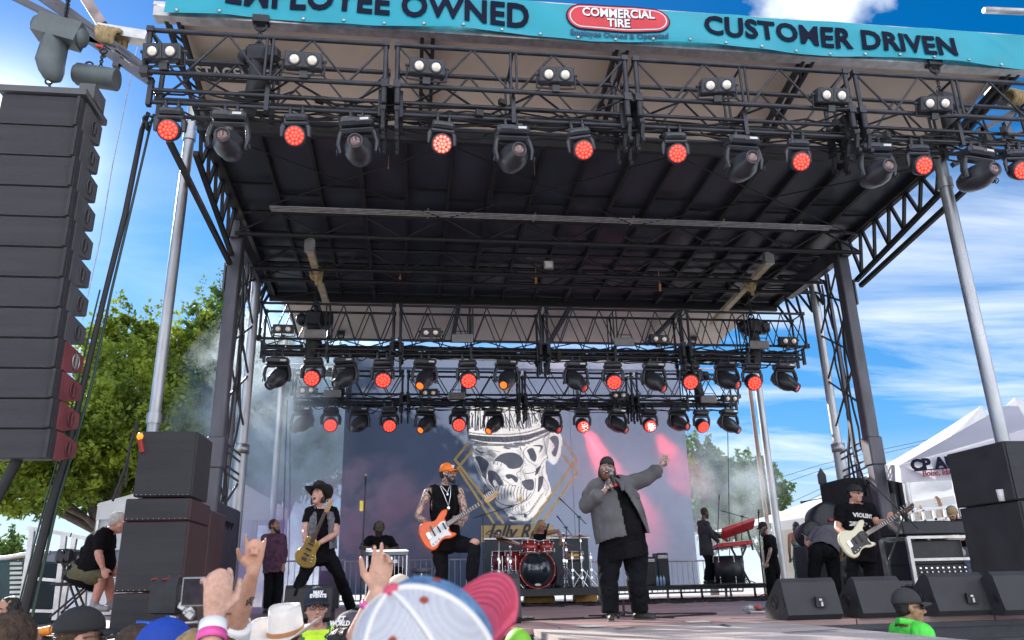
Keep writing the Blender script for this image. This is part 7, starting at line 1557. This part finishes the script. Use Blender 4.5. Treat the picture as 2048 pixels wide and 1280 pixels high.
# black cap man, back three quarter
Pj=stand(at(162,1278,4.3),(.9,.5,0),0)
person('man in a plain black cap in the crowd at lower left, ear and cheek showing',Pj,(.85,.35,.0),0,1.05,skin('fair4',(.50,.28,.20)),dict(),blackc,.4,.12,blackj,1,boot,'short',hairbr,lambda t,H,M,s: cap(t,H,M,s*1.08,mat('cap_black3',(.02,.02,.022),.8,0,.2,20,.3,200)),hairbr,0,group=GC,vox=.009,glasses='dark')
# dark hair at the left corner
Pj=stand(at(25,1300,3.2),(.5,1,0),0)
person('person with brown hair seen from behind in the bottom left corner',Pj,(.5,1,0),0,1.0,skin('fair4',(.5,.28,.2)),dict(),blackc,.4,.12,blackj,1,boot,'long',hairbr,None,None,group=GC,vox=.011)
# far left woman
Pj=stand(at(12,1224,7.5),(-.4,-1,0),.0)
person('dark haired woman in a yellow top at the far left edge',Pj,(-.6,-1,0),0,.95,tanned,dict(arm=.85),mat('top_yellow',(.75,.68,.12),.8),.3,.1,blackj,1,boot,'long',hairbl,None,None,group=GC,vox=.012)
# man with beard raising horns
Pj=stand(at(447,1232,4.0),(.8,-.2,0),0); Pj['shR']=at(462,1285,4.05); Pj['elR']=at(484,1222,3.95)-V((0,0,.03)); Pj['elR']=at(478,1240,3.95); Pj['wrR']=at(506,1143,3.8)
person('man with long brown beard and sunglasses raising a tattooed arm with a hand sign',Pj,(.95,-.1,0),0,1.0,skin('freckled',(.58,.33,.23)),dict(),bw,.42,.12,blackj,1,boot,'medium',hairbr,None,beardr,2,glasses='dark',group=GC,vox=.0065,
 hands={'R':dict(d=(.02,-.05,1),pn=(.15,-1,.1),side=-1,curl=(.08,1.3,1.35,.10),th=1.0,spread=.10,s=1.05)},
 extra=lambda t,l:(lambda b,a,c:(stroke3(b,a,c),b.build('arm_tattoo',mat('tattoo_ink',(.03,.035,.05),.6),t)))(MB(),l['P']['elR'],l['P']['wrR']))
# phone holder
Pj=stand(at(395,1345,2.75),(.1,1,0),0); Pj['shR']=at(445,1400,2.7); Pj['elR']=at(405,1420,2.45); Pj['wrR']=at(428,1238,2.6)
def phone_extra(t,l):
    P=l['P']; w_=P['wrR']; d=(P['wrR']-P['elR']).normalized()
    for off,m,nm,r_,h in ((-.035,bw,'white_wristband',.0375,.022),(-.062,mat('pink_wristband',(.85,.10,.40),.4),'pink_wristband',.040,.014)):
        b=MB(); c=w_+d*off; b.lathe([(r_,-h),(r_+.003,-h),(r_+.003,h),(r_,h)],c,frame(V((1,0,0)),d) if False else frame(d.cross(V((1,0,0))),d),28,cap=False); b.build(nm,m,t)
person('person holding up a phone, freckled hand with white and pink wristbands',Pj,(.1,1,0),0,.98,mat('skin_freckled2',(.62,.36,.27),.48,0,.16,85,.15,120,sub=.08),dict(),mat('tee_blue',(.03,.09,.30),.8),.4,.12,blackj,1,boot,'long',hairbd,None,None,group=GC,vox=.0055,extra=phone_extra,
 hands={'R':dict(d=(.06,-.02,1),pn=(-.55,.8,.0),side=-1,curl=(.34,.5,.6,.65),th=.5,spread=.08,s=1.08)})
t=empty('smartphone',at(398,1183,2.62),'black smartphone held sideways above the crowd, screen filming the stage','phone'); A=at(364,1184,2.74); B_=at(440,1182,2.72); c=(A+B_)/2; M=frame(V((-(B_-A).y,(B_-A).x,0)))
b=MB(); b.box(c,((B_-A).length,.009,.088),M,bev=.003); b.build('case',alu,t); b=MB(); b.box(c-M@V((0,.0052,0)),((B_-A).length-.008,.002,.080),M); sc_=b.build('screen',mat('phone_screen',(.012,.010,.016),.35,0,.5,25,spec=.2,col2=(.05,.035,.05)),t)
b=MB(); b.box(c-M@V((-.01,.0066,-.034)),(.018,.001,.005),M); b.build('record_mark',mat('record_red',(.6,.02,.02),.5,emit=(1,.05,.03),es=.4),sc_)
# raised hand right of centre-left
Pj=stand(at(690,1330,3.2),(.2,1,0),0); Pj['shR']=at(668,1380,3.2); Pj['elR']=at(690,1320,3.15); Pj['wrR']=at(752,1187,3.1)
def pinkband(t,l):
    P=l['P']; w_=P['wrR']; d=(P['wrR']-P['elR']).normalized(); b=MB(); b.lathe([(.034,-.012),(.037,-.012),(.037,.012),(.034,.012)],w_-d*.05,frame(d.cross(V((1,0,0))),d),28,cap=False); b.build('pink_wristband',MATS['pink_wristband'],t)
    b=MB(); b.torus(w_+d*.125+V((.015,-.012,.0)),.0105,.003,rotm('X',20),14,6); b.build('ring',chrome,t)
person('person reaching up an open hand with a pink wristband',Pj,(.2,1,0),0,.98,skin('peach',(.66,.40,.29)),dict(arm=.82),mat('tee_white2',(.7,.7,.7),.8),.3,.12,blackj,1,boot,'short',hairbl,None,None,group=GC,vox=.0055,extra=pinkband,
 hands={'R':dict(d=(.20,.0,1),pn=(-.25,-1,.1),side=-1,curl=(.10,.12,.42,.5),th=.5,spread=.05,s=1.08)})
# grey cap
Pj=stand(at(698,1278,4.6),(.2,1,0),0)
person('person in a dark grey cap with white lettering beside the neon vest',Pj,(.5,1,0),0,1.0,skin('fair4',(.5,.28,.2)),dict(),blackc,.4,.12,blackj,1,boot,'short',hairbr,lambda t,H,M,s: cap(t,H,M,s*1.08,mat('cap_grey_purple',(.085,.08,.10),.8,0,.2,20,.3,200),back=True,logo=('CT|WORLD',bw,.03)),None,group=GC,vox=.011)
# white cowboy hat
Pj=stand(at(574,1284,4.6),(.3,1,0),0)
person('person in a white felt cowboy hat with a tan band, seen from behind',Pj,(.35,1,0),8,1.0,skin('fair4',(.5,.28,.2)),dict(),mat('jacket_tan',(.35,.22,.10),.8),.9,.12,blackj,1,boot,'short',hairbr,lambda t,H,M,s: cowboy(t,H,M,s*1.12,mat('felt_white',(.80,.76,.72),.85,0,.06,20,.3,100),mat('hat_band_tan',(.45,.20,.08),.6),6),None,group=GC,vox=.011)
# beige hat behind the raised hand
Pj=stand(at(798,1196,5.2),(.1,1,0),0)
person('person in a pale beige cap, mostly hidden behind the raised open hand',Pj,(-.3,1,0),0,1.0,skin('fair4',(.5,.28,.2)),dict(),blackc,.4,.12,blackj,1,boot,'short',hairbr,lambda t,H,M,s: cap(t,H,M,s*1.05,mat('cap_beige',(.6,.5,.4),.8)),None,group=GC,vox=.013)
# blue cap people
for k,(px,py,Y,m,lb) in enumerate(((330,1322,3.1,mat('cap_blue',(.01,.06,.42),.7,0,.15,20,.3,200),'person in a bright blue cap at the bottom edge below the subwoofers'),(278,1318,3.5,None,'person with brown hair at the bottom edge, left of the blue cap'))):
    Pj=stand(at(px,py,Y),(.1,1,0),0); person(lb,Pj,(.4,1,0),0,1.0,skin('fair4',(.5,.28,.2)),dict(),blackc,.4,.12,blackj,1,boot,'long',hairbr,(lambda m: (lambda t,H,M,s: cap(t,H,M,s*1.08,m)) if m else None)(m),None,group=GC,vox=.012)
# lime cap with mirrored glasses
Pj=stand(at(1036,1304,5.4),(.1,-1,0),0)
person('person in a lime green cap and mirrored orange sunglasses beside the steps',Pj,(.15,-1,0),0,1.0,skin('fair4',(.5,.28,.2)),dict(),blackc,.4,.12,blackj,1,boot,'short',hairbr,lambda t,H,M,s: cap(t,H,M,s*1.06,mat('cap_lime',(.22,.55,.04),.6,0,.1),back=True),None,glasses='orange',group=GC,vox=.011)
# blue, white and pink trucker cap in the foreground
Hc=at(883,1362,1.16); Pj=stand(Hc,(.6,1,0),0)
def trucker(t,H,M,s):
    bl_=mat('denim_blue_cap',(.10,.24,.48),.85,0,.35,60,.5,300,col2=(.20,.38,.62)); mesh_=mat('cap_mesh_grey',(.56,.57,.62),.8,0,.1,40,.2,300); pk=mat('cap_pink',(.85,.12,.20),.8,0,.1,60,.5,400); seam=mat('cap_seam_white',(.80,.78,.78),.8,0,.05)
    nt_=mesh_.node_tree
    # woven mesh: fine grid of holes
    tcn=nt_.nodes.new('ShaderNodeTexCoord'); ck=nt_.nodes.new('ShaderNodeTexChecker'); ck.inputs['Scale'].default_value=300; ck.inputs[1].default_value=(.60,.61,.66,1); ck.inputs[2].default_value=(.46,.47,.52,1); nt_.links.new(tcn.outputs['Object'],ck.inputs[0]); nt_.links.new(ck.outputs[0],nt_.nodes['Principled BSDF'].inputs['Base Color'])
    P=lambda x,y,z: H+M@V((x,y,z))*s; rx,ry,rz_=.090,.108,.112
    dome=lambda a,e,o=0: P((rx+o)*math.cos(e)*math.sin(a),-.012+(ry+o)*math.cos(e)*math.cos(a),.035+(rz_+o)*math.sin(e))
    b=MB(); n,k=96,22; vs=[dome(2*PI*j/n,-.08+(PI/2+.07)*i/k) for i in range(k+1) for j in range(n)]
    for i in range(k):
        for j in range(n):
            a=(j+.5)/n*2*PI; a=a if a<PI else a-2*PI; mi=0 if abs(a)<R(68) else 1; b.f.append((i*n+j,i*n+(j+1)%n,(i+1)*n+(j+1)%n,(i+1)*n+j)); b.mi.append(mi); b.sm.append(True)
    b.v=[tuple(v) for v in vs]; o=b.build('trucker_cap',[bl_,mesh_],t)
    b=MB()
    for a in (68,-68,112,-112,180): b.path([dome(R(a),-.05+(PI/2)*i/14,.0015) for i in range(15)],.0042 if abs(a)>70 else .005,n=6,flat=.5)
    b.build('seam_tape',seam,o)
    b=MB(); b.path([dome(R(0),-.05+(PI/2)*i/14,.0008) for i in range(15)],.002,n=5,flat=.5); b.build('front_seam',bl_,o)
    b=MB(); b.ell(P(0,-.012,.035+rz_+.003),(.0115*s,.0115*s,.0065*s),M,16,8); b.build('button',pk,o)
    for a,e in ((35,.95),(-35,.95),(90,1.0),(-90,.85),(145,.8)): b=MB(); q=dome(R(a),e,.001); nr=(q-P(0,-.012,.035)).normalized(); b.torus(q,.0042*s,.0018*s,frame(nr.orthogonal(),nr),14,6); b.ell(q,.003*s,None,8,4); b.build('eyelet',mat('eyelet_brown_red',(.35,.06,.04),.7),o)
    b=MB(); n=26; vs=[]; rows=8
    for kk in range(rows+1):
        f_=kk/rows
        for i in range(n+1):
            a=R(-66+132*i/n); ex=.085*f_*max(0,math.cos(a))**.55; x=(rx)*math.sin(a)*(1+.05*f_); y=-.012+ry*math.cos(a)+ex; z=.030-.028*(math.sin(a)**2)*f_+.02*f_; vs.append(P(x,y,z))
    fs=[(q*(n+1)+i,q*(n+1)+i+1,(q+1)*(n+1)+i+1,(q+1)*(n+1)+i) for q in range(rows) for i in range(n)]; nv=len(vs); up=M@V((0,0,.005*s)); fs+=[tuple(reversed([q+nv for q in f_])) for f_ in fs]; fs+=[(rows*(n+1)+i,rows*(n+1)+i+1,rows*(n+1)+i+1+nv,rows*(n+1)+i+nv) for i in range(n)]
    b.add(vs+[v-up for v in vs],fs,0,True); br=b.build('brim',pk,o)
    b=MB()
    for r_ in (.3,.42,.54,.66,.78,.9):
        pts=[]
        for i in range(2,n-1): 
            a=R(-66+132*i/n); ex=.085*r_*max(0,math.cos(a))**.55; pts.append(P(rx*math.sin(a)*(1+.05*r_),-.012+ry*math.cos(a)+ex,.0308-.028*(math.sin(a)**2)*r_+.02*r_))
        b.path(pts,.0011*s,n=4)
    b.build('brim_stitching',mat('stitch_dark_pink',(.6,.06,.12),.8),br)
person('foreground person seen from behind in a blue, white mesh and pink trucker cap',Pj,(.92,1,.0),33,1.0,skin('fair4',(.5,.28,.2)),dict(),mat('tee_white3',(.6,.6,.6),.8),.4,.12,blackj,1,boot,'short',hairbr,trucker,None,group=GC,vox=.009,roll=-4)
# ================= stage smoke =================
def smoke(name,c,r,dens,col,label,sc=1.2,an=.45,thr=.42):
    m=bpy.data.materials.new(name+'_volume'); m.use_nodes=True; t=m.node_tree; t.nodes.remove(t.nodes['Principled BSDF']); o_=t.nodes['Material Output']
    v=t.nodes.new('ShaderNodeVolumePrincipled'); v.inputs['Color'].default_value=(*col,1); v.inputs['Anisotropy'].default_value=an; t.links.new(v.outputs[0],o_.inputs['Volume'])
    tc_=t.nodes.new('ShaderNodeTexCoord'); n=t.nodes.new('ShaderNodeTexNoise'); n.inputs['Scale'].default_value=sc; n.inputs['Detail'].default_value=4; n.inputs['Distortion'].default_value=.5; t.links.new(tc_.outputs['Object'],n.inputs['Vector'])
    mr=t.nodes.new('ShaderNodeMapRange'); mr.inputs[1].default_value=thr; mr.inputs[2].default_value=.75; t.links.new(n.outputs[0],mr.inputs[0])
    sc_=t.nodes.new('ShaderNodeVectorMath'); sc_.operation='DIVIDE'; sc_.inputs[1].default_value=r; t.links.new(tc_.outputs['Object'],sc_.inputs[0])
    ln=t.nodes.new('ShaderNodeVectorMath'); ln.operation='LENGTH'; t.links.new(sc_.outputs[0],ln.inputs[0])
    fo=t.nodes.new('ShaderNodeMapRange'); fo.inputs[1].default_value=1; fo.inputs[2].default_value=.35; fo.inputs[3].default_value=0; fo.inputs[4].default_value=dens; t.links.new(ln.outputs['Value'],fo.inputs[0])
    mu=t.nodes.new('ShaderNodeMath'); mu.operation='MULTIPLY'; t.links.new(mr.outputs[0],mu.inputs[0]); t.links.new(fo.outputs[0],mu.inputs[1]); t.links.new(mu.outputs[0],v.inputs['Density'])
    b=MB(); b.ell((0,0,0),r,None,24,14); o=b.build(name,m); o.location=c; tag(o,label,'smoke',kind='stuff')
smoke('stage_smoke',at(590,860,22.8),(3.8,1.8,4.4),2.4,(.80,.92,1),'pale blue smoke drifting before the trees left of the backdrop',1.1)
smoke('stage_smoke',at(760,1040,17.6),(2.0,1.2,1.5),4.5,(1,.72,.88),'white smoke tinted pink as by stage lamps, behind the pedal steel player',1.5,thr=.45)  # pink of the stage lamps is put into the smoke colour
smoke('stage_smoke',at(560,900,18.2),(1.8,1.0,3.4),.8,(.80,.92,1),'pale smoke veil around the left support pole and cable drops',1.0,thr=.36)
smoke('stage_smoke',at(540,1120,16.6),(1.5,.9,1.7),2.2,(.85,.50,.98),'smoke tinted purple as by stage lamps, around the security man left of the stage',1.3,thr=.35)  # purple lamp light tinted into the volume itself
smoke('stage_smoke',at(1190,850,20.1),(3.6,.8,2.8),.9,(1,.86,.95),'thin grey smoke in front of the right half of the backdrop',1.0,thr=.35)
smoke('stage_smoke',at(1400,1000,20.4),(2.6,1.6,2.6),.8,(.85,.95,1),'bluish smoke drifting behind the keyboard player',1.0)
# the two lit red washes of the rear truss throw real beams into the smoke
for px,py,tx,ty in ((1165,830,1215,940),(1299,834,1335,900)):
    l=bpy.data.lights.new('red_wash_beam','SPOT'); l.energy=6000; l.color=(1,.05,.07); l.spot_size=R(26); l.spot_blend=.6; l.shadow_soft_size=.1
    a=at(px,py+14,TY-.1); d=(at(tx,ty,TY+.9)-a); o=bpy.data.objects.new('red_wash_beam',l); COL.objects.link(o); o.location=a; o.rotation_euler=(-d).to_track_quat('Z','Y').to_euler()
